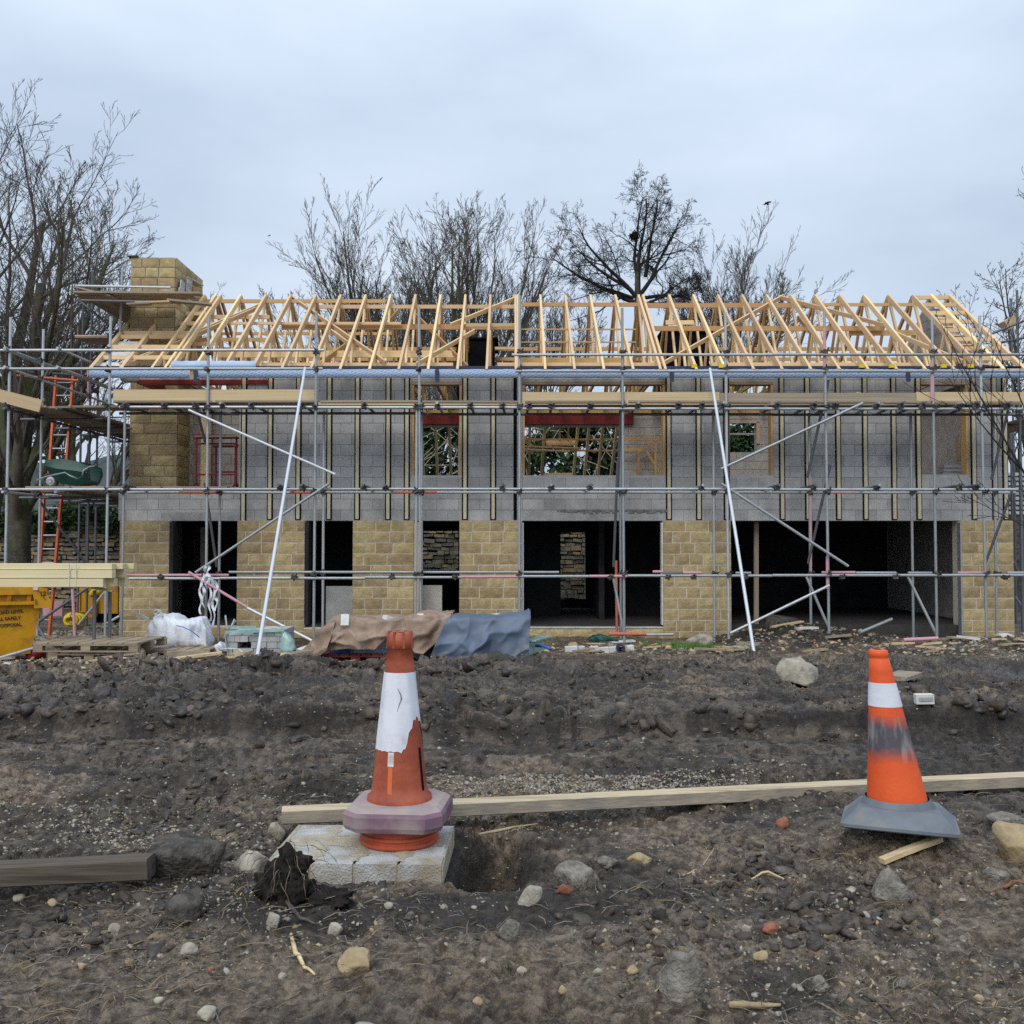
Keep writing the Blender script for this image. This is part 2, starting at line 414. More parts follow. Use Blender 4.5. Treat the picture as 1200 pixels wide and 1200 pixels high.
# mud
def mud_mat():
    m = bpy.data.materials.new('churned_mud'); m.use_nodes = True
    t = m.node_tree; N = t.nodes; L = t.links; b = N['Principled BSDF']
    g = N.new('ShaderNodeNewGeometry')
    def noise(sc, det=6, ro=.6, w=None):
        n = N.new('ShaderNodeTexNoise'); n.inputs['Scale'].default_value = sc; n.inputs['Detail'].default_value = det; n.inputs['Roughness'].default_value = ro
        L.new(w or g.outputs['Position'], n.inputs['Vector']); return n
    def mixc(f, a, bb):
        x = N.new('ShaderNodeMix'); x.data_type = 'RGBA'
        L.new(f, x.inputs['Factor'])
        for k, v in (('A', a), ('B', bb)):
            if isinstance(v, tuple): x.inputs[k].default_value = (*v, 1)
            else: L.new(v, x.inputs[k])
        return x.outputs['Result']
    def rng_(src, a, bb, lo=0, hi=1):
        r = N.new('ShaderNodeMapRange'); r.inputs['From Min'].default_value = a; r.inputs['From Max'].default_value = bb
        r.inputs['To Min'].default_value = lo; r.inputs['To Max'].default_value = hi
        L.new(src, r.inputs[0]); return r.outputs[0]
    big, mid, six, fine, vfine = noise(.55, 4), noise(2.4, 6), noise(6.5, 7, .66), noise(17, 8, .72), noise(80, 5, .75)
    c = mixc(rng_(mid.outputs[0], .40, .60), (.038, .027, .0195), (.076, .057, .041))
    c = mixc(rng_(six.outputs[0], .51, .59, 0, .75), c, (.140, .108, .078))
    c = mixc(rng_(six.outputs[0], .47, .41, 0, .80), c, (.020, .0145, .0105))
    c = mixc(rng_(fine.outputs[0], .52, .60, 0, .75), c, (.23, .182, .132))
    c = mixc(rng_(fine.outputs[0], .47, .41, 0, .85), c, (.014, .010, .0075))
    c = mixc(rng_(vfine.outputs[0], .55, .64, 0, .55), c, (.26, .21, .16))
    mpn = N.new('ShaderNodeMapping'); mpn.inputs['Scale'].default_value = (.8, 4.2, 2.0); L.new(g.outputs['Position'], mpn.inputs[0])
    stk = noise(2.2, 7, .7, mpn.outputs[0])
    c = mixc(rng_(stk.outputs[0], .52, .66, 0, .7), c, (.165, .128, .093))
    c = mixc(rng_(stk.outputs[0], .46, .36, 0, .75), c, (.030, .022, .017))
    sp = N.new('ShaderNodeSeparateXYZ'); L.new(g.outputs['Position'], sp.inputs[0])
    def attr(nm):
        q = N.new('ShaderNodeAttribute'); q.attribute_name = nm; return q.outputs['Fac']
    # lump by lump the soil is drier or wetter, paler or darker
    c = mixc(rng_(attr('tone'), .52, .92, 0, .62), c, (.185, .152, .122))
    c = mixc(rng_(attr('tone'), .48, .12, 0, .70), c, (.024, .018, .014))
    # dry trodden earth, tan and gritty, and seams of black peat, which also paints the pit's shade
    c = mixc(rng_(attr('dry'), 0, 1, 0, .70), c, mixc(rng_(fine.outputs[0], .42, .60), (.085, .060, .038), (.38, .295, .205)))
    c = mixc(rng_(attr('peat'), 0, 1, 0, .85), c, mixc(rng_(fine.outputs[0], .38, .66), (.008, .006, .005), (.032, .025, .020)))
    # behind the house line the ground is dry rubble and rough grass
    c = mixc(rng_(sp.outputs[1], 24, 30), c, (.085, .075, .055))
    c = mixc(rng_(sp.outputs[1], 60, 140), c, (.06, .09, .035))
    # pale grit flecks
    vo = N.new('ShaderNodeTexVoronoi'); vo.inputs['Scale'].default_value = 42; L.new(g.outputs['Position'], vo.inputs['Vector'])
    fl = N.new('ShaderNodeMath'); fl.operation = 'MULTIPLY'
    L.new(rng_(vo.outputs['Distance'], .20, .12), fl.inputs[0]); L.new(rng_(noise(3.1, 4).outputs[0], .50, .62, 0, .55), fl.inputs[1])
    c = mixc(fl.outputs[0], c, (.30, .265, .22))
    L.new(c, b.inputs['Base Color'])
    L.new(rng_(mid.outputs[0], .36, .60, .28, .80), b.inputs['Roughness'])
    wr = N.new('ShaderNodeMix'); wr.data_type = 'FLOAT'
    L.new(rng_(attr('wet'), 0, 1, 0, .85), wr.inputs['Factor']); L.new(rng_(mid.outputs[0], .36, .60, .28, .80), wr.inputs['A']); wr.inputs['B'].default_value = .24
    L.new(wr.outputs['Result'], b.inputs['Roughness'])
    b.inputs['Specular IOR Level'].default_value = .5
    ad = N.new('ShaderNodeMath'); ad.operation = 'MULTIPLY_ADD'; ad.inputs[1].default_value = .6
    a2 = N.new('ShaderNodeMath'); a2.operation = 'MULTIPLY_ADD'; a2.inputs[1].default_value = .5; L.new(six.outputs[0], a2.inputs[0]); L.new(fine.outputs[0], a2.inputs[2])
    L.new(vfine.outputs[0], ad.inputs[0]); L.new(a2.outputs[0], ad.inputs[2])
    bp = N.new('ShaderNodeBump'); bp.inputs['Strength'].default_value = 1.0; bp.inputs['Distance'].default_value = .032
    L.new(ad.outputs[0], bp.inputs['Height']); L.new(bp.outputs[0], b.inputs['Normal'])
    return m
M['mud'] = mud_mat()
M['clod_pale'] = mat('drying_clod', (.10, .078, .058), (.19, .152, .118), 9, bump=.6, bscale=50, rough=.8)
M['clod_dark'] = mat('wet_clod', (.022, .017, .014), (.055, .043, .034), 9, bump=.5, bscale=40, rough=.4, spec=.5)
M['peat'] = mat('black_peat', (.012, .010, .009), (.034, .028, .024), 18, bump=1, bscale=60, rough=.95, spec=.15)
M['clod'] = mat('mud_clod', (.05, .038, .03), (.12, .095, .074), 9, bump=.8, bscale=50, rough=.75)
M['rock_grey'] = mat('grey_rock', (.12, .108, .09), (.28, .255, .215), 18, bump=1, bscale=60, rough=.9, c2=(.06, .052, .045), c2scale=5)
M['rock_pale'] = mat('pale_rock', (.26, .235, .19), (.42, .385, .31), 14, bump=.7, bscale=40, rough=.9, c2=(.12, .10, .075), c2scale=5)
M['rock_tan'] = mat('tan_rock', (.30, .22, .12), (.44, .35, .21), 12, bump=.6, bscale=36, rough=.9, c2=(.10, .08, .06), c2scale=6)
M['rock_dark'] = mat('dark_rock', (.035, .031, .027), (.12, .108, .094), 16, bump=1, bscale=55, rough=.9, spec=.2, c2=(.17, .15, .125), c2scale=22, c2amt=(.58, .72))
M['brick_red'] = mat('red_brick', (.20, .075, .042), (.31, .13, .08), 14, bump=.5, rough=.9, c2=(.08, .06, .05), c2scale=7)
M['straw'] = mat('dull_straw', (.16, .12, .07), (.26, .20, .12), 5, rough=.9)
M['white_stuff'] = mat('dirty_white', (.50, .50, .47), (.66, .66, .63), 7, rough=.8, c2=(.25, .22, .18), c2scale=5, c2amt=(.6, .8))
M['bark'] = mat('bark', (.050, .046, .036), (.105, .098, .075), 9, bump=.8, bscale=22, rough=.95, spec=.1, c2=(.065, .085, .028), c2scale=1.1, c2amt=(.48, .68))
M['twig'] = mat('twigs', (.085, .074, .060), (.15, .13, .108), 2, rough=.95, spec=.1)
M['twig_dark'] = mat('dark_twigs', (.026, .023, .022), (.05, .045, .042), 2, rough=.95, spec=.1)
M['leaf'] = mat('ivy_leaf', (.012, .030, .010), (.040, .075, .022), 3.5, rough=.6, spec=.3)
M['grass'] = mat('grass_blade', (.06, .16, .02), (.12, .26, .04), 3, rough=.7)
M['drywall'] = mat('field_stone', (.17, .155, .115), (.36, .325, .245), 3.2, bump=.8, bscale=24, rough=.95, spec=.1, c2=(.09, .10, .055), c2scale=1.2)

# ------------------------------------------------------------------ ground sheet
def build_ground():
    uc = np.concatenate([-np.geomspace(1.7, .62, 40)[:-1], np.linspace(-.62, .62, 690), np.geomspace(.62, 1.7, 40)[1:]])
    s = np.linspace(0, 1, 680)
    yr = 1.0 / (1 / 3.1 + (1 / 22.5 - 1 / 3.1) * s ** .86)
    rows = np.concatenate([np.linspace(.6, 3.0, 24), yr, np.geomspace(22.8, 60, 60), np.geomspace(63, 700, 30)])
    Y = rows[:, None] + 0 * uc[None, :]
    X = rows[:, None] * uc[None, :]
    Z = height(X, Y)
    Z = np.where(Y > 120, np.minimum(Z, -1.2), Z)
    V = np.stack([X, Y, Z], -1).reshape(-1, 3)
    nr, nc = X.shape
    i = (np.arange(nr - 1)[:, None] * nc + np.arange(nc - 1)[None, :]).ravel()
    F = np.stack([i, i + 1, i + nc + 1, i + nc], -1)
    o = mk('ground', V, F, M['mud'], smooth=True, origin=(0, 0, 0))
    n1, n2 = fbm(X * .8, Y * .8, 4, 201), fbm(X * .55, Y * .9, 4, 211)
    pe = sstep(.04, .22, n1 + .25 * fbm(X * 5, Y * 5, 3, 205)) * .75
    for px_, py_, sx_, sy_ in ((-.08, 5.6, .42, .55), (-1.0, 4.65, .5, .4), (-.35, 4.72, .9, .30), (-1.5, 5.1, .35, .3), (-1.35, 6.9, .5, .25), (.1, 4.75, .6, .3), (.75, 5.0, .35, .2), (5.6, 19.6, 1.8, 1.3), (9.3, 18.6, 1.6, 1.0)):  # patches of black soil; the first also blackens the pit as painted shade
        pe = np.maximum(pe, sstep(.25, .75, np.exp(-((X - px_) / sx_) ** 2 - ((Y - py_) / sy_) ** 2) + .5 * fbm(X * 3, Y * 3, 3, 207)))
    dr = sstep(-.08, .16, n2 + .5 * (1 - sstep(3.6, 5.6, Y)) - .12 + .16 * np.exp(-((Y - 6.9) / .7) ** 2) + .1 * np.exp(-((Y - 5.7) / .6) ** 2 - ((X + 2.4) / 1.0) ** 2))
    dr = np.maximum(dr, .8 * sstep(16.5, 18, Y) * sstep(-.1, .15, fbm(X * .7, Y * .7, 3, 213)))
    WB = Y + .14 * noise2(X * .35, X * 0 + 3.3, 4) + .10 * noise2(X * 1.1, X * 0 + 1.3, 5)
    for yc, ww, am in ((8.98, .20, .85), (7.55, .14, .8), (8.25, .07, .6), (9.36, .05, .9)):
        pe = np.maximum(pe, am * np.exp(-((WB - yc + .05 * fbm(X * 2, Y * 0, 3, 221)) / ww) ** 4) * (.55 + .9 * (fbm(X * .6, Y * .6, 2, 223) + .5)))
    dr = dr * (1 - .8 * np.exp(-((WB - 8.95) / .35) ** 2))
    WX, WY = X + .12 * fbm(X * 2.1, Y * 2.1, 3, 101), Y + .12 * fbm(X * 2.1, Y * 2.1, 3, 111)
    tn = .55 * clods(WX * 5.6, WY * 5.0, 31, True) + .45 * clods(WX * 11, WY * 10, 41, True)
    nearw = 1 - sstep(8.0, 9.5, Y)
    tn = tn * (1 - nearw) + nearw * (.5 * clods(WX * 9, WY * 8.5, 51, True) + .5 * clods(X * 21 + WX, Y * 19, 53, True))
    wet = smear(X, Y)
    tn = tn * (1 - .8 * wet) + .40 * .8 * wet
    for nm, arr in (('peat', pe), ('dry', dr), ('tone', tn), ('wet', np.maximum(wet, np.exp(-((WB - 8.98) / .3) ** 4)))):
        at_ = o.data.attributes.new(nm, 'FLOAT', 'POINT'); at_.data.foreach_set('value', np.clip(arr, 0, 1).astype(np.float32).ravel())
    o['kind'] = 'structure'; o['label'] = 'churned dark mud of the building site with ruts and clods'
    # the land the sheet lies on, all round
    a = np.linspace(0, 2 * math.pi, 65)[:-1]
    V = [(0, 0, -1.0)] + [(r * math.cos(t), r * math.sin(t), z) for r, z in ((40, -1.0), (690, -5.0)) for t in a]
    F = [(0, 1 + j, 1 + (j + 1) % 64) for j in range(64)] + [(1 + j, 65 + j, 65 + (j + 1) % 64, 1 + (j + 1) % 64) for j in range(64)]
    o = mk('terrain', V, F, M['mud'], origin=(0, 0, -1)); o['kind'] = 'structure'
build_ground()

# far hills, the blue of distant haze put into their colour
M['hill'] = mat('hill_fields', (.055, .068, .070), (.085, .098, .095), .02, rough=1, spec=0, c2=(.05, .055, .05), c2scale=.01)
def build_hills():
    x = np.linspace(-650, 650, 150); y = np.linspace(260, 740, 30)
    X, Y = np.meshgrid(x, y)
    Z = -5 + sstep(260, 620, Y) * (44 + 26 * fbm(X / 220, Y / 320, 4, 5) + 9 * fbm(X / 50, Y / 70, 3, 6))
    V = np.stack([X, Y, Z], -1).reshape(-1, 3); nc = 150
    i = (np.arange(29)[:, None] * nc + np.arange(nc - 1)[None, :]).ravel()
    o = mk('hills', V, np.stack([i, i + 1, i + nc + 1, i + nc], -1), M['hill'], smooth=True, origin=(0, 260, -5)); o['kind'] = 'structure'
build_hills()

# ------------------------------------------------------------------ unit pieces that share mesh data
UB = {}
def unit_box(mk_):
    if mk_ not in UB:
        V = [(x, y, z) for z in (-.5, .5) for y in (-.5, .5) for x in (0, 1)]
        UB[mk_] = mesh_from('timber_' + mk_, V, BOXF, M[mk_])
    return UB[mk_]
def beam(name, p0, p1, w, h, mk_, parent=None, up=(0, 0, 1)):
    """a straight squared timber as an object of its own, sharing one mesh per material"""
    o = bpy.data.objects.new(name, unit_box(mk_))
    Mx = frame(p0, p1, up)
    if parent is not None: Mx.translation = Mx.translation - wloc(parent)
    L = (Vector(p1) - Vector(p0)).length
    o.matrix_basis = Mx @ Matrix.Diagonal((L, w, h, 1))
    return link(o, parent)
def boxo(name, x0, x1, y0, y1, z0, z1, mk_, parent=None):
    return beam(name, (x0, (y0 + y1) / 2, (z0 + z1) / 2), (x1, (y0 + y1) / 2, (z0 + z1) / 2), y1 - y0, z1 - z0, mk_, parent)
UT = {}
def unit_tube(mk_):
    if mk_ not in UT:
        V, F = tube_geo([(0, 0, 0), (0, 0, 1)], 1.0, 10)
        me = mesh_from('tube_' + mk_, V, F, M[mk_], smooth=False)
        for p in me.polygons: p.use_smooth = len(p.vertices) == 4
        UT[mk_] = me
    return UT[mk_]
def pole(name, p0, p1, r, mk_, parent=None):
    o = bpy.data.objects.new(name, unit_tube(mk_))
    p0, p1 = Vector(p0), Vector(p1)
    q = (p1 - p0).to_track_quat('Z', 'Y').to_matrix().to_4x4()
    q.translation = p0 - (wloc(parent) if parent is not None else Vector((0, 0, 0)))
    o.matrix_basis = q @ Matrix.Diagonal((r, r, (p1 - p0).length, 1))
    return link(o, parent)

STONES = []
def stone_meshes():
    """rock-faced stones: the front stands out, with its own uneven relief, the arrises stay straight"""
    for k in range(9):
        nx, nz = 5, 4
        V, F = [], []
        for j in range(nz):
            for i in range(nx):
                x, z = -.5 + i / (nx - 1), -.5 + j / (nz - 1)
                e = min(i, nx - 1 - i, j, nz - 1 - j)
                y = -.45 if e == 0 else -.72 - .40 * rng.random()
                if e > 0: x += .08 * (rng.random() - .5); z += .10 * (rng.random() - .5)
                V.append((x + (.012 * (rng.random() - .5)), y, z + .03 * (rng.random() - .5)))
        for j in range(nz - 1):
            for i in range(nx - 1):
                a = j * nx + i
                F.append((a, a + 1, a + nx + 1, a + nx))
        rim = [i for i in range(nx)] + [j * nx + nx - 1 for j in range(1, nz)] + [(nz - 1) * nx + i for i in range(nx - 2, -1, -1)] + [j * nx for j in range(nz - 2, 0, -1)]
        n = len(V)
        for a in rim: V.append((V[a][0], 0, V[a][2]))
        for q in range(len(rim)):
            F.append((rim[q], n + q, n + (q + 1) % len(rim), rim[(q + 1) % len(rim)]))
        STONES.append(mesh_from('rock_faced_stone', V, F, M['stone']))
stone_meshes()
def stone(parent, c, w, h, d=0.06, rot=0.0):
    o = bpy.data.objects.new('stone', random.choice(STONES))
    o.location = Vector(c) - wloc(parent); o.rotation_euler = (0, 0, rot); o.scale = (w, d, h)
    return link(o, parent)
def courses(parent, x0, x1, z0, z1, y, n, lo=.26, hi=.5, joint=.017):
    h = (z1 - z0) / n
    for r in range(n):
        x = x0; first = True
        while x < x1 - 1e-4:
            w = random.uniform(lo, hi)
            if first and r % 2: w *= .6
            first = False
            if x1 - (x + w) < lo * .55: w = x1 - x
            stone(parent, (x + w / 2, y, z0 + (r + .5) * h), w - joint, h - joint, .015 + .014 * random.random())
            x += w
def courses_side(parent, x, y0, y1, z0, z1, n, rot, lo=.26, hi=.5, joint=.012):
    h = (z1 - z0) / n
    for r in range(n):
        y = y0
        while y < y1 - 1e-4:
            w = random.uniform(lo, hi)
            if y1 - (y + w) < lo * .6: w = y1 - y
            stone(parent, (x, y + w / 2, z0 + (r + .5) * h), w - joint, h - joint, .024, rot)
            y += w
def wall_boxes(mb, x0, x1, z0, z1, y0, y1, holes):
    xs = sorted({x0, x1, *[min(max(h[k], x0), x1) for h in holes for k in (0, 1)]})
    zs = sorted({z0, z1, *[min(max(h[k], z0), z1) for h in holes for k in (2, 3)]})
    for j in range(len(zs) - 1):
        i = 0
        while i < len(xs) - 1:
            cx = (xs[i] + xs[i + 1]) / 2; cz = (zs[j] + zs[j + 1]) / 2
            if any(h[0] < cx < h[1] and h[2] < cz < h[3] for h in holes): i += 1; continue
            k = i
            while k + 1 < len(xs) - 1 and not any(h[0] < (xs[k + 1] + xs[k + 2]) / 2 < h[1] and h[2] < cz < h[3] for h in holes): k += 1
            mb.box(xs[i], xs[k + 1], y0, y1, zs[j], zs[j + 1]); i = k + 1
def block_cells(x0, x1, z0, z1, holes, bw=.44, bh=.2235, zref=None):
    """stretcher-bond cells clipped round the holes"""
    out = []
    zref = z0 if zref is None else zref
    r0, r1 = math.floor((z0 - zref) / bh + 1e-6), math.ceil((z1 - zref) / bh - 1e-6)
    for r in range(r0, r1):
        a, b = max(z0, zref + r * bh), min(z1, zref + (r + 1) * bh)
        if b - a < .03: continue
        k0 = math.floor((x0 - (.5 * bw if r % 2 else 0)) / bw) - 1
        k1 = math.ceil(x1 / bw) + 1
        for k in range(k0, k1):
            c, d = k * bw + (.5 * bw if r % 2 else 0), (k + 1) * bw + (.5 * bw if r % 2 else 0)
            segs = [(max(c, x0), min(d, x1))]
            for h in holes:
                if h[2] < (a + b) / 2 < h[3]:
                    new = []
                    for s in segs:
                        if h[1] <= s[0] or h[0] >= s[1]: new.append(s)
                        else:
                            new += [(s[0], h[0]), (h[1], s[1])]
                    segs = new
            for s in segs:
                if s[1] - s[0] > .04: out.append((s[0], s[1], a, b))
    return out

# ------------------------------------------------------------------ the house
YF, YS = 21.0, 20.86            # face of the blockwork, backing of the stone skin
house = thing('stone_house', 'half built two storey house of buff stone and grey block with bare roof trusses', 'house', (1.0, YF, 0))
HX0, HX1 = -8.08, 10.19
zt = zat(611, YF)               # heads of the ground-floor openings
ZE = zat(440, YF)               # wall plate
def XS(px): return xat(px, 670, YS)
def XU(px): return xat(px, 520, YF)
openings_g = [(XS(198), XS(277.5)), (XS(357), XS(413)), (XS(485), XS(538)), (XS(612), XS(777)), (XS(857), XS(1127))]
piers = [(XS(140), XS(198)), (XS(277.5), XS(357)), (XS(413), XS(485)), (XS(538), XS(612)), (XS(777), XS(857)), (XS(1127), XS(1188))]
ng = 11
z_s0 = zt - ng * .2235
for i, (a, b) in enumerate(piers):
    p = part_empty('stone_pier', house, ((a + b) / 2, YS, -.3))
    mb = MB(); mb.box(a + .006, b - .006, YS - .004, YF + .30, -.5, zt + .008)
    mb.build('mortar_backing', M['stone_mortar'], p)
    courses(p, a, b, z_s0, zt + .01, YS, ng, .27, .50)
# thresholds
for (a, b), zz in zip(openings_g[:4], (zat(733, YS), zat(735, YS), zat(732, YS), zat(735, YS))):
    mb = MB(); mb.box(a, b, YS - .02, YF + .3, -.45, zz - .01)
    th = mb.build('threshold', M['stone_mortar'], house)
    x = a
    while x < b - .01:
        w = min(random.uniform(.45, .75), b - x)
        if b - x - w < .2: w = b - x
        stone(th, (x + w / 2, YS - .022, zz - .135), w - .012, .2, .035); x += w
boxo('threshold_strip', openings_g[3][0], openings_g[3][1], YS - .05, YF, zat(735.5, YS) - .008, zat(735.5, YS) + .014, 'white_stuff', house)
# upper front wall
holes_u = [(XU(150) - .6, XU(280), zat(571, YF), zat(446, YF)),
           (XU(482), XU(541), zat(557, YF), zat(447, YF)), (XU(612), XU(780), zat(557, YF), zat(447, YF)),
           (XU(853), XU(907), zat(557, YF), zat(447, YF)), (XU(1072), XU(1136), zat(556, YF), zat(447, YF))]
upper = part_empty('upper_wall', house, (1.0, YF, zt))
mb = MB(); wall_boxes(mb, HX0 + .01, HX1 - .01, zt + .012, ZE, YF + .012, YF + .30, holes_u)
mb.build('mortar_backing', M['block_mortar'], upper)
cells = block_cells(HX0, HX1, zt + .012, ZE, holes_u, zref=zt + .012)
cells.sort(key=lambda c: -(c[1] - c[0]) * (c[3] - c[2]))
ubk = mesh_from('concrete_block', [(x, y, z) for z in (-.5, .5) for y in (-.5, .5) for x in (-.5, .5)], BOXF, M['block'])
lint_cells = []
def is_lintel(c):
    return c[3] < zt + .25 and ((XU(190) < (c[0] + c[1]) / 2 < XU(282)) or (XU(612) < (c[0] + c[1]) / 2 < XU(779)))
cells = [c for c in cells if not is_lintel(c)]
rest = MB()
for i, (a, b, c, d) in enumerate(cells):
    pr = .003 * random.random()
    if i < 300:
        o = bpy.data.objects.new('concrete_block', ubk)
        o.scale = (b - a - .010, .10, d - c - .010)
        o.location = Vector(((a + b) / 2, YF + .05 - pr, (c + d) / 2)) - wloc(upper)
        link(o, upper)
    else:
        rest.box(a + .005, b - .005, YF - pr, YF + .1, c + .005, d - .005)
o = rest.build('blockwork', M['block'], upper); o['kind'] = 'stuff'
for a, b, h in ((XU(190), XU(280), .16), (XU(612), XU(779), .21)):
    mb = MB(); mb.box(a, b, YF - .006, YF + .25, zt + .014, zt + .014 + h)
    mb.build('lintel', M['lintel'], upper)
    mb = MB(); mb.box(a, b, YF + .002, YF + .2, zt + .018 + h, zt + .234)
    mb.build('mortar_bed', M['block_mortar'], upper)
# ragged mortar along the long lintel
mb = MB()
for k in range(34):
    x = XU(652) + k * .066 + .02 * random.random()
    mb.box(x, x + .05 + .03 * random.random(), YF - .018 - .01 * random.random(), YF, zt + .21 - .05 * random.random(), zt + .245)
mb.build('mortar_squeeze', M['screed_pale'], upper)
# battens over strips of black membrane
batt = [285, 316, 349, 385, 418, 454, 476, 544, 577, 782.5, 817.5, 850, 915, 945, 981, 1012.5, 1046, 1075, 1139.5, 1164, 1182.5]
for px in batt:
    x = XU(px + 1)
    x = min(x, HX1 - .06)
    zb = zt + .03 - (.05 if px < 300 else 0)
    boxo('membrane_strip', x - .062, x + .062, YF - .012, YF - .006, zb, ZE - .02, 'black', upper)
    boxo('batten', x - .033, x + .033, YF - .045, YF - .0125, zb + .02, ZE - .03, 'batten', upper)
boxo('membrane_strip', XU(604) - .04, XU(604) + .03, YF - .012, YF - .006, zt + .03, ZE - .02, 'black', upper)
# timber linings in the upper openings
for i, (a, b, c, d) in enumerate(holes_u[1:]):
    boxo('lining', a, a + .05, YF + .03, YF + .28, c, d, 'pine_dark', upper)
    boxo('lining', b - .05, b, YF + .03, YF + .28, c, d, 'pine_dark', upper)
    boxo('head_board', a, b, YF + .02, YF + .26, d - .06, d, 'grey_board', upper)
# white closers at jambs
boxo('cavity_closer', openings_g[3][1] - .035, openings_g[3][1] - .002, YS - .03, YF - .02, .0, zt - .03, 'white_stuff', house)
boxo('cavity_closer', openings_g[4][1] - .03, openings_g[4][1] - .002, YS - .03, YF - .02, -.2, zt - .03, 'galv', house)
boxo('cavity_closer', openings_g[3][0] + .002, openings_g[3][0] + .03, YS - .03, YF - .02, .0, zt - .03, 'galv', house)
for (a, b) in openings_g[:3]:
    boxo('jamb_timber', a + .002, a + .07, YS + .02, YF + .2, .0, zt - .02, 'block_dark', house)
boxo('jamb_timber', openings_g[2][0] + .002, openings_g[2][0] + .10, YS - .01, YS + .06, .05, zt - .02, 'board', house)
# floors and inner walls
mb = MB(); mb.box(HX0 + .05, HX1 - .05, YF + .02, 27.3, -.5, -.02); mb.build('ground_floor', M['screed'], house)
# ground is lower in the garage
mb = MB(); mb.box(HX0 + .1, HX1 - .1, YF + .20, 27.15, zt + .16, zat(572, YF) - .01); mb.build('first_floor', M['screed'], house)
YR = 27.0
holes_r = [(xat(492, 640, YR), xat(537, 640, YR), zat(668, YR), zat(622, YR)), (xat(657, 650, YR), xat(686, 650, YR), zat(706, YR), zat(624, YR)),
           (xat(470, 530, YR), xat(537, 530, YR), zat(566, YR), zat(497, YR)), (xat(606, 530, YR), xat(727, 530, YR), zat(566, YR), zat(497, YR)),
           (xat(855, 510, YR), xat(887, 510, YR), zat(530, YR), zat(495, YR)),
           (xat(470, 470, YR), xat(541, 470, YR), zat(484, YR), 5.6), (xat(606, 470, YR), xat(727, 470, YR), zat(484, YR), 5.6)]
rear = part_empty('rear_wall', house, (1.0, YR, 0))
mb = MB(); wall_boxes(mb, HX0, HX1, -.4, 5.12, YR + .012, YR + .30, holes_r); mb.build('mortar_backing', M['block_mortar'], rear)
mb = MB()
for a, b, c, d in block_cells(HX0 + .3, HX1 - .3, zat(590, YR), 5.12, holes_r): mb.box(a + .006, b - .006, YR, YR + .05, c + .006, d - .006)
mb.build('blockwork', M['block_pale'], rear)['kind'] = 'stuff'
mb = MB()
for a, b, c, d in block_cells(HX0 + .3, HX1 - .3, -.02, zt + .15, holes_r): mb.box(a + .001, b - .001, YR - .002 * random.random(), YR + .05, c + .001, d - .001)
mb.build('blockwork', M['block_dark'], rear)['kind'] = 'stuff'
for a, b in ((xat(474, 490, YR), xat(541, 490, YR)), (xat(606, 490, YR), xat(742, 490, YR))):
    boxo('steel_beam', a, b, YR - .12, YR + .2, zat(497, YR - .1), zat(484, YR - .1), 'oxide', rear)
boxo('window_bar', xat(855, 508, YR), xat(887, 508, YR), YR + .1, YR + .14, zat(509, YR), zat(507, YR), 'white_stuff', rear)
boxo('lining', xat(886, 508, YR), xat(890, 508, YR), YR - .05, YR, zat(520, YR), zat(494, YR), 'pine', rear)
boxo('lining', xat(854, 508, YR), xat(890, 508, YR), YR - .05, YR, zat(496, YR), zat(494, YR), 'pine', rear)
# gable walls and cross walls
left = part_empty('gable_wall', house, (HX0, 24, 0))
mb = MB(); mb.box(HX0 + .02, HX0 + .28, YF + .30, YR, -.45, zat(572, YF)); mb.box(HX0 + .02, HX0 + .28, 24.0, YR, zat(572, YF), 5.1)
mb.build('wall_leaf', M['block_pale'], left)
rgt = part_empty('gable_wall', house, (HX1, 24, 0))
mb = MB(); mb.box(HX1 - .28, HX1 - .02, YF + .30, YR, -.45, 5.1)
mb.build('wall_leaf', M['block_pale'], rgt)
YE, ZEV, YRG, ZRG = 20.45, at(600, 432, 20.45).z, 23.95, at(600, 345, 23.95).z
YB = 2 * YRG - YE
slope = (ZRG - ZEV) / (YRG - YE)
mb = MB()
r = 0
z = 5.1
while z < ZRG - .35:
    yA = YE + (z + .22 - ZEV) / slope + .25; yB = 2 * YRG - yA
    y = yA - (.22 if r % 2 else 0)
    while y < yB:
        a, b = max(y, yA), min(y + .44, yB)
        if b - a > .05: mb.box(HX1 - .45, HX1 - .25, a + .005, b - .005, z + .005, z + .218)
        y += .44
    z += .2235; r += 1
mb.build('blockwork', M['block'], rgt)['kind'] = 'stuff'
mb = MB(); YM = 24.2
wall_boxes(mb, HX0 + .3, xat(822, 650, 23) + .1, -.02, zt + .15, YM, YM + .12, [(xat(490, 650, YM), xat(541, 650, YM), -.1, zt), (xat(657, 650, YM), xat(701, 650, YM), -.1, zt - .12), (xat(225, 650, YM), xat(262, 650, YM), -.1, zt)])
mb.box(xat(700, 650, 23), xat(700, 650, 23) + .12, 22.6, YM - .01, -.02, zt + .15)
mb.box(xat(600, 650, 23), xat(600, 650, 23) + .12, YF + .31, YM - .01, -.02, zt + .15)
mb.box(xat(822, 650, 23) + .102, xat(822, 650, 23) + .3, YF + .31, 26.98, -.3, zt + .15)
mb.build('cross_wall', M['block_dark'], house)
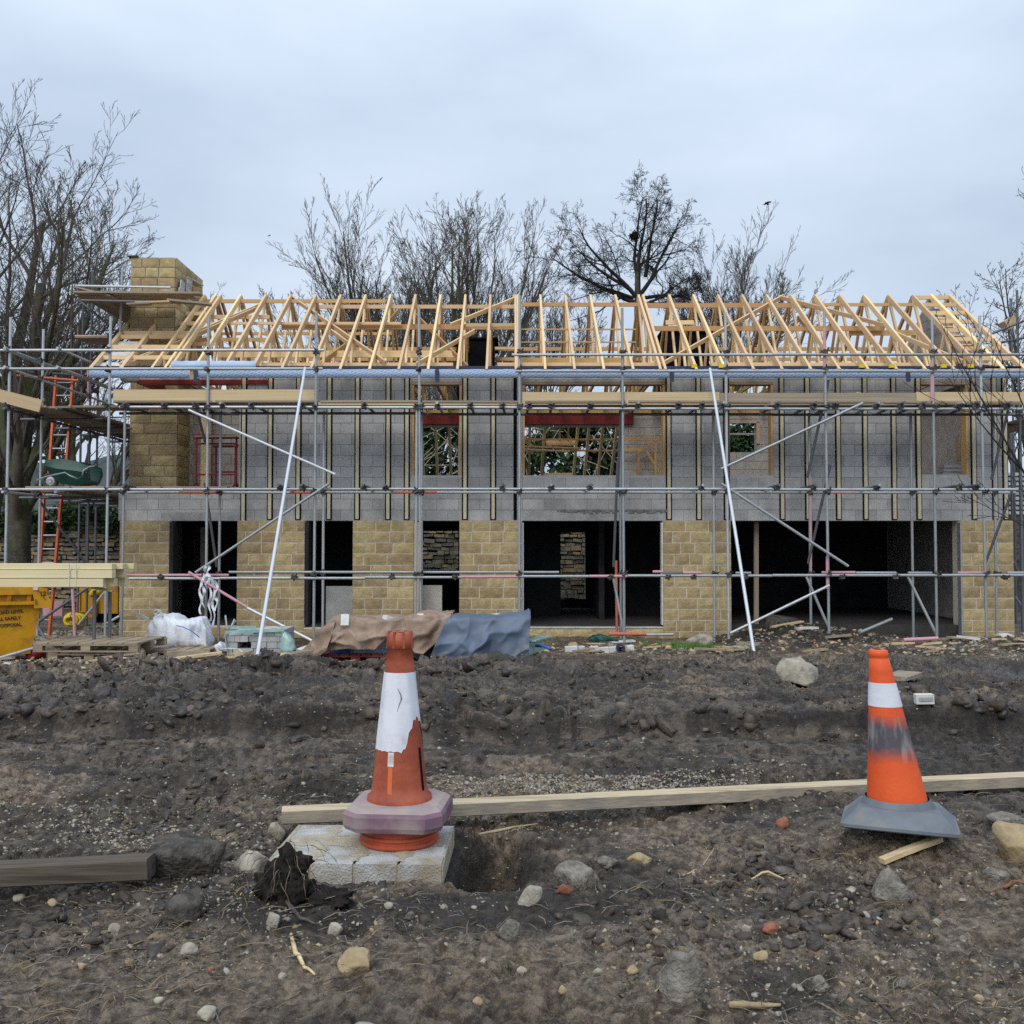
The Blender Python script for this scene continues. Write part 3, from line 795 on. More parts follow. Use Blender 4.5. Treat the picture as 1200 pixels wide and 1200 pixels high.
# wall behind the open corner at first floor
mb = MB()
ya = 23.2
for a, b, c, d in block_cells(-7.3, -5.2, zat(572, YF), 5.05, []): mb.box(a + .005, b - .005, ya, ya + .1, c + .005, d - .005)
cw = mb.build('blockwork', M['block_pale'], house); cw['kind'] = 'stuff'
boxo('corner_post', xat(236, 520, 22.9), xat(246, 520, 22.9), 22.86, 23.0, zat(572, YF), 5.1, 'pine', house)
boxo('corner_lintel', xat(163, 447, YF), xat(320, 447, YF), YF - .03, YF + .15, zat(450.5, YF), zat(445.5, YF), 'oxide', house)
beam('corner_lintel', at(164, 446, YF + .1), at(190, 455.5, 22.3), .12, .14, 'oxide', house)
# the right pier's upper return and its timber bits in the last opening
boxo('insulation_bundle', xat(1122, 520, YF + .4), xat(1134, 520, YF + .4), YF + .32, YF + .5, zat(538, YF), zat(508, YF), 'rock_tan', house)
boxo('lining', xat(1128, 520, YF + .4), xat(1136, 520, YF + .4), YF + .34, YF + .42, zat(556, YF), zat(470, YF), 'pine', house)
for k in range(3):
    boxo('slate_stack', xat(1105 + k, 550, YF + .3), xat(1129, 550, YF + .3), YF + .31, YF + .6, zat(556 - 4.6 * k, YF), zat(552.2 - 4.6 * k, YF), 'block', house)

# chimney: breast below, stack above
CHY0, CHY1 = 22.35, 24.3
cx0, cx1 = xat(153, 330, CHY0), xat(205.5, 330, CHY0)
ch = part_empty('chimney', house, ((cx0 + cx1) / 2, 23.3, 2.7))
cz1 = zat(301.5, CHY0)
mb = MB(); mb.box(cx0 + .02, cx1 - .02, CHY0 + .02, CHY1 - .02, zat(571, CHY0), cz1 - .02); mb.build('mortar_backing', M['stone_mortar'], ch)
nst = round((cz1 - zat(448, CHY0)) / .2235)
zc0 = cz1 - nst * .2235
courses(ch, cx0, cx1, zc0, cz1, CHY0, nst, .26, .44)
courses_side(ch, cx1, CHY0 + .0, CHY1, zc0, cz1, nst, R(90), .3, .48)
# the breast, one storey tall, a touch narrower
zb0, zb1 = zat(571, CHY0), zat(446, CHY0)
bx1 = xat(208, 520, CHY0)
mb = MB(); mb.box(cx0 + .03, bx1 - .02, CHY0 + .03, CHY1 - .1, zb0, zb1 - .02); mb.build('mortar_backing', M['stone_mortar'], ch)
courses(ch, cx0 + .02, bx1, zb0, zb1, CHY0, round((zb1 - zb0) / .2235), .45, .8)
courses_side(ch, bx1, CHY0, CHY0 + .8, zb0, zb1, round((zb1 - zb0) / .2235), R(90), .4, .5)
mb = MB()
for (px, py, dy) in ((213, 338, .25), (221, 334, .55), (211, 347, .15)):
    p = at(px, py, CHY0 + dy); mb.beam(p + Vector((0, 0, -.16)), p + Vector((.03, 0, .16)), .02, .3)
p = at(228, 331, CHY0 + 1.0); mb.beam(p + Vector((-.05, -.25, 0)), p + Vector((0.06, .2, -.03)), .2, .02)
mb.build('lead_flashing', M['galv'], ch)
boxo('top_slate', cx0 - .06, cx0 + .16, CHY0 - .05, CHY0 + .3, cz1, cz1 + .03, 'rock_dark', ch)

# ------------------------------------------------------------------ roof
def rz(y): return ZEV + (y - YE) * slope if y <= YRG else ZEV + (YB - y) * slope
def truss(x, parent=house, full=True, w=.05):
    t = part_empty('roof_truss', parent, (x, YRG, ZEV))
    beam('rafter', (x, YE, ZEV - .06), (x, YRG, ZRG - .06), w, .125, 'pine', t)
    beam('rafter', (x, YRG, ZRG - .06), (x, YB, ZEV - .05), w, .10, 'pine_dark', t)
    if full:
        zc = ZEV + .10
        beam('tie', (x, YE + .3, zc), (x, YB - .3, zc), w * .98, .09, 'pine_dark', t)
        for a, b in ((21.7, 22.15), (22.75, 22.2), (22.8, YRG - .03), (25.1, YRG + .03), (25.15, 25.7), (26.2, 25.75)):
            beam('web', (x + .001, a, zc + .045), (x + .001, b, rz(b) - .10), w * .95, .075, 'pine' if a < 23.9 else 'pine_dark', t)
    if full:
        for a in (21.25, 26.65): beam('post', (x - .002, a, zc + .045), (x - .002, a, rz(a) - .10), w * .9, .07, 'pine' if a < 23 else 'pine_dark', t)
    return t
TX = [0.08 + .588 * k for k in range(-12, 5)] + [2.98, 3.08] + [3.70 + .574 * k for k in range(11)]
TX = sorted(TX + [0.03 + .105])
for x in TX: truss(x)
for x in (-7.24, -6.87): truss(x, full=x < -7.0)
XV0, XV1 = -8.47, 10.30
for x in (XV0, -7.86): 
    beam('verge_rafter', (x, YE, ZEV - .05), (x, YRG - .75, rz(YRG - .75) - .05), .075, .11, 'pine', house)
    beam('verge_rafter', (x, YRG, ZRG - .06), (x, YB, ZEV - .05), .075, .11, 'pine_dark', house)
for x in (XV1, 9.87):
    beam('verge_rafter', (x, YE, ZEV - .05), (x, YRG, ZRG - .05), .075, .11, 'pine', house)
    beam('verge_rafter', (x, YRG, ZRG - .06), (x, YB, ZEV - .05), .075, .11, 'pine_dark', house)
for f in (.03, .16, .29, .42, .47, .60, .74):
    y = YE + f * (YRG - YE)
    beam('noggin', (XV0 + .04, y, rz(y) - .052), (-6.93, y, rz(y) - .052), .05, .085, 'pine', house)
for f in (.03, .15, .27, .39, .51, .63, .75, .87, .985):
    y = YE + f * (YRG - YE)
    beam('noggin', (9.46, y, rz(y) - .052), (XV1 - .04, y, rz(y) - .052), .05, .085, 'pine', house)
    if f < .8: boxo('ply_pack', 9.5, 9.8, y - .1, y + .1, rz(y) - .20, rz(y) - .17, 'pine', house)
for f0, f1 in ((.05, .14), (.18, .27), (.31, .40), (.49, .58), (.62, .72)):
    y0, y1 = YE + f0 * (YRG - YE), YE + f1 * (YRG - YE)
    beam('verge_board', (XV0 + .25, y0, rz(y0) - .125), (XV0 + .25, y1, rz(y1) - .125), .42, .012, 'white_stuff', house)
# ridge boards, binders and diagonal braces
def binder(px0, px1, py, y, h, mk_='pine_dark', w=.04):
    beam('binder', at(px0, py, y), at(px1, py, y), w, h, mk_, house)
binder(232, 452, 353, YRG - .12, .085); binder(374, 612, 359.5, YRG - .2, .09, 'pine'); binder(606, 760, 357, YRG - .12, .09); binder(752, 958, 358, YRG - .12, .11); binder(930, 1080, 357, YRG - .1, .07)
binder(240, 316, 371.5, 23.3, .09, 'pine'); binder(245, 470, 379, 22.9, .06, 'pine'); binder(330, 606, 383.2, 23.0, .12); binder(222, 314, 398, 22.7, .08, 'pine_dark')
binder(255, 533, 415, 22.3, .15, 'pine'); binder(606, 745, 386, 23.0, .03, 'pine_dark'); binder(606, 745, 401, 22.9, .03, 'pine_dark'); binder(606, 740, 423, 22.4, .13)
binder(764, 1035, 385, 23.0, .11); binder(995, 1080, 390, 23.1, .12); binder(580, 606, 408, 23.2, .06, 'pine'); binder(780, 813, 378, 23.3, .10, 'pine'); binder(546, 604, 381, 22.7, .08, 'board')
binder(250, 531, 427, 21.2, .07, 'pine'); binder(583, 777, 427, 21.2, .07, 'pine'); binder(834, 1080, 427, 21.2, .07, 'pine'); binder(255, 1080, 409, 26.0, .09, 'pine_dark'); binder(255, 1080, 421, 26.7, .09, 'pine_dark'); binder(255, 460, 391, 25.2, .07, 'pine_dark'); binder(190, 250, 366, 23.5, .09, 'pine'); binder(190, 245, 403, 22.4, .09, 'pine')
def brace(a, b, back=.14, mk_='pine', w=.035, h=.095):
    def on(px, py):
        u = (600 - py) / 1200; dy, dz = cP - u * sP, sP + u * cP
        # the plane just under the front rafters
        s = (ZEV - back - slope * YE - CAM_Z) / (dz - slope * dy)
        return Vector((((px - 600) / 1200) * s, dy * s, CAM_Z + dz * s))
    beam('diagonal_brace', on(*a), on(*b), w, h, mk_, house, up=(0, -slope, 1))
for a, b in (((215, 396), (306, 357)), ((338, 346), (452, 425)), ((388, 388), (408, 402)), ((488, 427), (556, 388)), ((528, 381), (606, 349)), ((770, 430), (918, 347)),
             ((912, 348), (1036, 381)), ((1040, 387), (1128, 424)), ((150, 428), (300, 362)), ((140, 428), (202, 405))):
    brace(a, b)
for a, b in (((408, 402), (370, 430)), ((548, 430), (480, 362)), ((985, 430), (935, 372)), ((470, 360), (440, 395))):
    brace(a, b, back=.55, mk_='pine_dark')
# eaves membrane in lapped lengths with dark flaps, and the loose upper length
YM0 = YE - .06
def eaves(px0, px1, py0, py1, mk_='membrane', yb=.25):
    a, b = at(px0, py1, YM0), at(px1, py0, YM0 + yb)
    n = 24
    V, F = [], []
    for i in range(n + 1):
        t = i / n; x = a.x + (b.x - a.x) * t; w = .006 * math.sin(t * 47) + .005 * random.random()
        V += [(x, YM0 + yb, b.z + w), (x, YM0 + .01 + w, a.z + (b.z - a.z) * .62 + w), (x, YM0, a.z + w * .6), (x, YM0 + .03, a.z - .004)]
        if i: F += [(4 * i - 4 + k, 4 * i - 3 + k, 4 * i + 1 + k, 4 * i + k) for k in range(3)]
    mk('eaves_membrane', V, F, M[mk_], house, smooth=True)
for a, b in ((104, 227), (231, 511), (514, 785), (789, 1063), (1066, 1198)):
    eaves(a, b, 431.5, 442.5)
eaves(200, 301, 423, 431.5, 'blue_pale', .1)
for px in (229, 512, 787, 1064):
    p = at(px, 441, YM0 - .01)
    mb = MB(); mb.beam(p + Vector((0, 0, .13)), p + Vector((.01, .0, -.11)), .012, .085, up=(1, 0, 0)); mb.build('membrane_flap', M['navy'], house)
mb = MB(); p, q = at(104, 431, YM0 + .2), at(1197, 431, YM0 + .2); mb.beam(p, q, .12, .05); mb.build('fascia', M['navy'], house)
boxo('wall_plate', HX0, HX1, YF + .02, YF + .25, ZE + .004, ZE + .08, 'pine_dark', house)
boxo('wall_plate', HX0, HX1, YR + .02, YR + .25, 5.124, 5.2, 'pine_dark', house)
# rear dormers wrapped in black membrane
for a, b, pt in ((535, 579, 398), (779, 831, 390)):
    d = 25.4
    x0, x1 = xat(a, 415, d), xat(b, 415, d)
    dm = part_empty('dormer', house, ((x0 + x1) / 2, 26.3, 5.3))
    mb = MB(); mb.box(x0, x1, d, d + .05, zat(431, d), zat(pt, d)); mb.build('dormer_panel', M['black'], dm)
    mb = MB(); mb.box(x0, x0 + .05, d + .052, 27.2, 5.35, zat(pt, d)); mb.build('dormer_cheek', M['black'], dm)
    mb = MB(); mb.box(x1 - .05, x1, d + .052, 27.2, 5.35, zat(pt, d)); mb.build('dormer_cheek', M['black'], dm)
    mb = MB(); mb.box(x0 - .1, x1 + .1, d - .05, 27.3, zat(pt, d) + .004, zat(pt, d) + .05); mb.build('dormer_roof', M['black'], dm)
# lean-to rafters beyond the rear openings
lt = part_empty('lean_to_roof', house, (1.5, 28.5, 3))
def lean(pt, pb, w=.07, mk_='pine'):
    beam('rafter', at(pt[0], pt[1], YR + .45), at(pb[0], pb[1], YR + 2.4), w, .09, mk_, lt)
for a, b in (((621, 494), (620, 564)), ((639, 494), (634, 566)), ((678, 494), (671, 566)), ((691, 494), (684, 566)), ((707, 494), (700, 566)), ((724, 494), (715, 566)),
             ((510, 494), (513, 566)), ((526, 494), (529, 566)), ((493, 494), (497, 566)), ((476, 494), (484, 566))): lean(a, b)
for a, b in (((656, 494), (656, 520)), ((666, 494), (666, 520))): beam('stud', at(a[0], a[1], YR + .6), at(b[0], b[1], YR + 1.2), .05, .05, 'pine_dark', lt)
for py, y in ((515, YR + .95), (528, YR + 1.3)): beam('purlin', at(600, py, y), at(740, py, y), .05, .05, 'pine_dark', lt)
for a, b, y in (((613, 523), (681, 525.5), YR + .9), ((612, 526.5), (668, 529), YR + .85)): beam('loose_plank', at(*a, y), at(*b, y), .2, .04, 'pine', lt)
beam('ply_sheet', at(640, 518.5, YR + 1.1), at(674, 518.5, YR + 1.1), .03, .17, 'pine', lt)
beam('sill_board', at(637, 556, YR + 1.9), at(671, 556, YR + 1.9), .05, .09, 'pine', lt)
# bits of framing against the pale rear wall
for a, b in (((748, 530), (748, 566)), ((768, 520), (768, 566)), ((748, 530), (775, 513)), ((728, 527), (752, 527)), ((730, 514.5), (772, 514.5)), ((757, 528), (772, 553))):
    beam('frame_timber', at(*a, YR - .35), at(*b, YR - .35), .06, .07, 'pine_dark', rear)
# boards leaning just inside two of the doorways
for a, b, t in ((382, 413, 687), (495, 518, 686)):
    p = Vector((xat(a, 710, YF + .35), YF + .36, -.02)); q = Vector((xat(b, 710, YF + .35), YF + .36, zat(t, YF + .3)))
    boxo('door_panel', p.x, q.x, YF + .34, YF + .38, -.018, q.z, 'block_pale' if a > 400 else 'block', house)
beam('inner_post', at(238, 735, 22.5), at(238, 618, 22.5), .09, .09, 'grey_board', house)

# ------------------------------------------------------------------ scaffold
YO, YI = 19.5, 20.4
scaf = thing('scaffold', 'grey steel tube scaffold with timber toe boards along the whole front of the house', 'scaffold', (1.0, YO, -.25))
RT = 0.027
def cpl(p, parent=None):
    o = bpy.data.objects.new('coupler', CPL); o.location = Vector(p) - wloc(parent or scaf)
    o.rotation_euler = (random.uniform(-.3, .3), random.uniform(-.6, .6), random.uniform(-.3, .3))
    link(o, parent or scaf)
_mb = MB(); _mb.box(-.045, .045, -.05, .045, -.04, .04); _mb.tube([(-.06, -.05, .0), (.075, -.05, .02)], .014, 6); _mb.tube([(.03, -.09, .06), (.03, .04, -.055)], .016, 6)
CPL = mesh_from('coupler', np.concatenate(_mb.V), _mb.F, M['coupler'])
def sp(a, b, Ya, Yb=None, mk_='galv', r=RT, parent=None, name='scaffold_pole'):
    return pole(name, at(*a, Ya), at(*b, Yb if Yb is not None else Ya), r, mk_, parent or scaf)
# standards: outer row (px at the foot, px top, y top), inner row
outer = [(144, 147, 486), (242.5, 244.5, 372), (368.5, 371, 365), (493.5, 491, 360), (487.5, 488.5, 477), (608.5, 609, 346), (731, 729, 361), (853, 850, 366), (970, 966, 366), (1096, 1092, 371), (1154, 1148, 370)]
for pf, ptp, yt in outer:
    x = xat(pf, 600, YO)
    xt = xat(ptp, yt, YO)
    g = gz(x, YO)
    zt_ = zat(yt, YO)
    pole('scaffold_pole', (x, YO, g), (x + (xt - x) * .72, YO, zat(480, YO)), RT, 'galv', scaf)
    if yt < 470:
        pole('scaffold_pole', (x + (xt - x) * .72, YO, zat(480, YO) + .003), (xt, YO, zt_), RT, 'galv', scaf)
    for py in (576, 673, 477): cpl((x, YO - .03, zat(py, YO)))
    if yt < 450:
        for py in (433, 413): cpl((xt, YO - .03, zat(py, YO)))
for px, seg in ((966, (385, 440)), (1092, (424, 470)), (969.5, (652, 690))):
    sp((px, seg[0]), (px + (.3), seg[1]), YO - .001, mk_='pink', r=RT + .002)
for px, yt in ((257.5, 482), (379, 482), (494, 482), (727, 482), (836.5, 482), (949, 484), (1068.5, 484), (1166, 484)):
    x = xat(px, 600, YI); g = gz(x, YI)
    pole('scaffold_pole', (x, YI, g), (x, YI, zat(yt, YI)), RT, 'galv', scaf)
    for py in (577, 672): cpl((x, YI - .03, zat(py, YI)))
sp((950, 560), (950, 676), YI - .002, mk_='pink', r=RT + .001); sp((722, 657), (723, 740), YI - .05, mk_='redtube')
# ledgers, in tube lengths
def ledger(segs, Y, jit=.01):
    for a, b, py, mk_ in segs:
        sp((a, py), (b, py + random.uniform(-.2, .2)), Y + random.uniform(-jit, jit), mk_=mk_)
ledger([(0 - 40, 380, 410.5, 'galv'), (600, 905, 415.8, 'galv'), (905.5, 1240, 415.6, 'galv')], YO - .055)
ledger([(-40, 378, 432.2, 'galv'), (604, 966, 435, 'galv'), (967, 1240, 435, 'galv')], YO - .055)
ledger([(140, 372, 477, 'galv'), (372.4, 612, 477.6, 'galv'), (612.4, 905, 479, 'galv'), (905.4, 1210, 479.2, 'galv')], YO - .05)
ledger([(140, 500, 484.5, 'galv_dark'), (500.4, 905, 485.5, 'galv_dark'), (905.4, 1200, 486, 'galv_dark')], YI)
ledger([(-40, 215, 573.6, 'galv'), (215.4, 458, 573.4, 'galv'), (458.4, 612, 573, 'galv'), (612.4, 905, 573, 'galv'), (905.4, 1192, 573.6, 'galv')], YO - .05)
ledger([(150, 210, 577, 'galv'), (210.4, 262, 577, 'redtube'), (262.4, 340, 577, 'galv'), (340.4, 372, 577, 'redtube'), (372.4, 462, 577, 'galv'), (462.4, 512, 577, 'redtube'), (512.4, 905, 577, 'galv'), (905.4, 966, 577, 'galv'), (966.4, 1000, 577, 'pink'), (1000.4, 1190, 577.2, 'galv')], YI)
ledger([(140, 258, 678, 'galv'), (258.4, 428, 677.5, 'galv'), (428.4, 540, 676.6, 'galv'), (540.4, 608, 676, 'pink'), (608.4, 690, 675.4, 'galv'), (690.4, 735, 675.2, 'pink'), (735.4, 905, 674.6, 'galv'), (905.4, 1210, 674.2, 'galv')], YO - .05)
ledger([(130, 268, 674, 'pink'), (268.4, 655, 670.5, 'galv'), (765, 776, 670, 'pink'), (776.4, 800, 672, 'galv_dark'), (800.4, 822, 671.2, 'pink'), (862, 880, 671.5, 'galv'), (963, 1002, 671, 'pink'), (1003, 1050, 671.3, 'galv'), (1064, 1092, 671.4, 'galv'), (1122, 1160, 671.3, 'pink'), (1180, 1215, 671.3, 'galv')], YO + .2)
# transoms: tubes across, their near ends standing out past the ledgers
for px in list(range(158, 1190, 33)):
    px = px + random.uniform(-9, 9)
    for py in (573.8, 478.5):
        if random.random() < (.55 if py > 500 else .75):
            x = xat(px, py, YO); z = zat(py, YO) + .055
            pole('transom', (x, YO - .22 - .1 * random.random(), z + .02), (x + random.uniform(-.03, .05), YI + .25, z), RT, 'galv_dark' if random.random() < .7 else 'galv', scaf)
            cpl((x, YO - .08, z - .03))
for px in (190, 345, 460, 533, 715, 782, 812, 872, 985, 1048, 1175): cpl((xat(px, 676, YO), YO - .07, zat(676, YO)))
# braces and rakers
sp((221, 480.5), (393, 556), YO - .12, mk_='galv_bright', r=.026)
sp((386, 566.5), (229, 671), YO - .12, mk_='galv', r=.027)
sp((221, 670.5), (290, 712), YO - .14, mk_='pink', r=.028); sp((290, 712.4), (368, 752), YO - .14, 18.9, mk_='galv_bright', r=.028)
def raker(a, b, Yt):
    p = at(*a, Yt)
    yb = yground(b[1], .02)
    q = at(*b, yb); q.z = gz(q.x, q.y) - .05
    pole('raker_pole', p, q, .027, 'galv_bright', scaf)
raker((357.5, 431), (301, 778), YO - .12); raker((832, 432), (886.5, 763), YO - .12)
sp((845, 566.5), (994, 663.5), YO - .12, mk_='galv'); sp((845, 549.5), (1011, 472.5), YO - .12, mk_='galv'); sp((856, 742), (972, 686), YO - .1, 19.35, mk_='galv')
sp((945, 676), (973, 740), YO + .3, YO + .15, mk_='galv'); sp((1064, 676), (1098, 745), YO + .3, YO + .1, mk_='galv'); sp((719, 678), (731, 742), YO + .2, YO + .1, mk_='galv')
for a, b in (((971, 445), (946, 560)), ((973, 545), (947, 660)), ((728.5, 445), (724, 572)), ((724, 540), (719, 664)), ((1190, 565), (1154, 662)), ((1184, 470), (1162, 562)), ((231, 481), (241, 520)), ((240, 566), (254, 664)), ((232, 443), (239, 482))):
    sp(a, b, YO + .15, YO + .6, mk_='galv_dark', r=.026)
# top platform: decking boards, toe boards
zd = zat(476, YO) + .09
for i, (a, b) in enumerate(((132, 250), (251, 372), (373, 493), (494, 612), (613, 735), (736, 905), (906, 1035), (1036, 1200))):
    for k in range(4):
        y = YO + .12 + k * .235
        x0, x1 = xat(a, 478, YO), xat(b, 478, YO)
        beam('scaffold_board', (x0 + random.uniform(0, .05), y, zd + random.uniform(-.004, .008)), (x1 - random.uniform(0, .05), y, zd + random.uniform(-.004, .008)), .225, .038, 'grey_board', scaf)
for a, b, y0, y1, m_ in ((133, 372, 456.5, 471.5, 'board'), (612, 843, 459.5, 474.5, 'board'), (843.5, 1073, 460.5, 475, 'grey_board'), (1073.5, 1215, 459.5, 474, 'board'), (373, 612, 471.5, 475, 'board')):
    mm = (y0 + y1) / 2
    beam('toe_board', at(a, mm, YO + .05), at(b, mm, YO + .05), .038, (y1 - y0) * YO / 1200, m_, scaf)
# sole boards under some feet
for px, py in ((945, 742), (1098, 748), (731, 742)):
    p = at(px, py, YO + .1); x = p.x
    beam('sole_board', (x - .25, YO + .05, gz(x, YO) + .02), (x + .2, YO + .12, gz(x, YO) + .03), .2, .035, 'white_stuff' if px < 1000 else 'grey_board', scaf)

# gable scaffold: bays round the chimney end
gs = thing('scaffold', 'grey steel tube scaffold round the chimney gable with decks and pole rails', 'scaffold', (-9, 22, -.25))
def gp(a, b, Ya, Yb=None, mk_='galv', r=RT, name='scaffold_pole'): return sp(a, b, Ya, Yb, mk_, r, gs, name)
for px, yt, Y, yb in ((7, 372, YO, None), (125, 371, YO + .02, None), (46, 386, 20.6, None), (92.5, 352, 23.5, None), (103, 318, 22.9, None), (138, 316, 22.0, 395), (101, 520, 25.2, None), (141, 520, 24.6, None), (112, 318, 24.9, None)):
    x = xat(px, 600, Y); zb = gz(x, Y) if yb is None else zat(yb, Y)
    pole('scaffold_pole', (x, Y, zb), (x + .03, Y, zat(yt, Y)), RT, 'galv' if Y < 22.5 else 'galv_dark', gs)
    for py in (410, 433, 477, 575):
        if yb is None: cpl((x, Y - .03, zat(py, YO)), gs)
gp((103.5, 430), (103.5, 470), 22.88, mk_='pink', r=RT + .003)
xg0, xg1 = -9.62, -8.62
zdk, zmd = zat(477, YO), zat(574, YO)
for z, mk_ in ((zat(410, YO), 'galv'), (zat(432, YO), 'galv'), (zdk - .05, 'galv_dark'), (zmd - .05, 'galv')):
    for x in (xg0, xg1): pole('scaffold_pole', (x, YO - .2, z), (x, 25.4, z + .0), RT, mk_, gs)
for y in (20.6, 22.2, 23.5, 25.0):
    for z in (zdk - .1, zmd - .1): pole('transom', (xg0 - .3, y, z), (xg1 + .35, y, z), RT, 'galv_dark', gs)
gp((20, 440), (92, 446), 22.6, mk_='redtube'); gp((32, 436), (100, 440), 24, mk_='galv_dark'); gp((8, 411), (56, 430), YO + .1, 22, mk_='galv')
for k in range(5):
    x = xg0 + .12 + k * .235
    beam('scaffold_board', (x, YO + .0 + .1 * (k % 2), zdk + .02 * random.random()), (x, 25.2 - .2 * (k % 3), zdk + .02 * random.random()), .225, .038, 'grey_board', gs)
for k in range(3):
    y = YO + .35 + k * .24
    beam('scaffold_board', (xg1 + .1, y, zdk + .045 + .015 * k), (xat(180 - 8 * k, 480, y), y, zdk + .045 + .01 * k), .225, .038, 'grey_board', gs)
beam('toe_board', at(-30, 456, YO - .02), at(48, 476, YO - .02), .04, .24, 'board', gs, up=(0, 0, 1))
for k in range(5):
    x = xg0 + .35 + k * .235
    beam('scaffold_board', (x, YO + .1 + .3 * random.random(), zmd + .02 * random.random()), (x, 24.6, zmd + .02 * random.random()), .225, .038, 'grey_board', gs)
for a, b, y in ((33, 84, YO + .1), (79, 128, YO + .2), (98, 190, YO + .45), (150, 268, YO + .6)):
    beam('scaffold_board', at(a, 571.3, y), at(b, 571.6, y), .225, .04, 'grey_board', gs)
# braces low on the left
gp((47, 588), (101, 660), 20.7, 21.2, mk_='galv_dark'); gp((46, 728), (104, 688), 20.4, mk_='galv_dark'); gp((92, 732), (126, 690), 20.6, mk_='galv'); gp((123, 732), (140, 722), 20.8, mk_='galv'); gp((44, 733), (56, 754), 20.2, 19.9, mk_='galv_dark')
gp((85, 690), (88, 752), 20.0, mk_='pink', r=.03)
# chimney lift
zcd = zat(352, 21.9)
for k in range(4):
    y = 21.35 + k * .235
    beam('scaffold_board', (xat(88 + 3 * k, 352, y), y, zcd + .03 * random.random()), (xat(236 - 8 * k, 352, y), y, zcd + .035 * random.random()), .225, .038, 'grey_board', gs)
for k in range(4):
    x = xat(92, 352, 21.6) + .1 + .235 * k
    beam('scaffold_board', (x, 21.5, zcd + .05), (x, 24.6, zcd + .05), .225, .038, 'grey_board', gs)
beam('scaffold_board', at(94, 339, 21.6), at(135, 349, 21.5), .45, .03, 'grey_board', gs)
beam('scaffold_board', at(93, 340, 21.9), at(130, 347, 22.2), .3, .03, 'grey_board', gs)
beam('scaffold_board', at(160, 355.5, 21.2), at(200, 354, 21.2), .2, .035, 'board', gs); beam('scaffold_board', at(150, 357, 21.1), at(176, 356, 21.1), .2, .035, 'grey_board', gs)
beam('scaffold_board', at(196, 352, 21.2), at(248, 357, 21.4), .2, .04, 'grey_board', gs)
gp((88, 335), (200, 337), 21.7); gp((95, 352), (240, 355), 21.3, mk_='galv_dark'); gp((88, 394), (126, 394), 22, mk_='pink')
for k in range(3): beam('scaffold_board', (xat(90, 396, 22) , 22 + .24 * k, zat(396, 22)), (xat(128, 396, 22), 22 + .24 * k, zat(396, 22)), .225, .038, 'grey_board', gs)
beam('toe_board', at(91, 389, 22.0), at(91, 389, 23.2), .03, .25, 'grey_board', gs); gp((92, 352), (128, 381), 22.3, mk_='galv_dark')

# gable scaffold at the other end, mostly behind branches
ge = thing('scaffold', 'dark tube scaffold seen past the far gable without a chimney', 'scaffold', (11, 22, -.25))
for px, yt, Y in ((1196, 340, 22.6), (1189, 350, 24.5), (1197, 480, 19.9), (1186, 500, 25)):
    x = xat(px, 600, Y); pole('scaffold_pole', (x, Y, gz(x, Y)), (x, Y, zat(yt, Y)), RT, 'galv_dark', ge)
for k in range(4):
    x = xat(1160, 480, 21) + .9 + .24 * k
    beam('scaffold_board', (x, 19.8, zd - .12), (x, 24.8, zd - .12), .225, .038, 'grey_board', ge)
for a, b, Y0, Y1 in (((1160, 392), (1210, 372), 22.6, 22.6), ((1170, 402), (1215, 393), 23, 23), ((1170, 500), (1215, 494), 22, 22), ((1178, 672), (1215, 672), 22, 22), ((1190, 700), (1215, 735), 22, 21), ((1180, 640), (1197, 680), 23, 23)):
    pole('scaffold_pole', at(*a, Y0), at(*b, Y1), RT, 'galv_dark', ge)
beam('scaffold_board', at(1176, 383, 23), at(1188, 376, 23), .3, .22, 'board', ge)

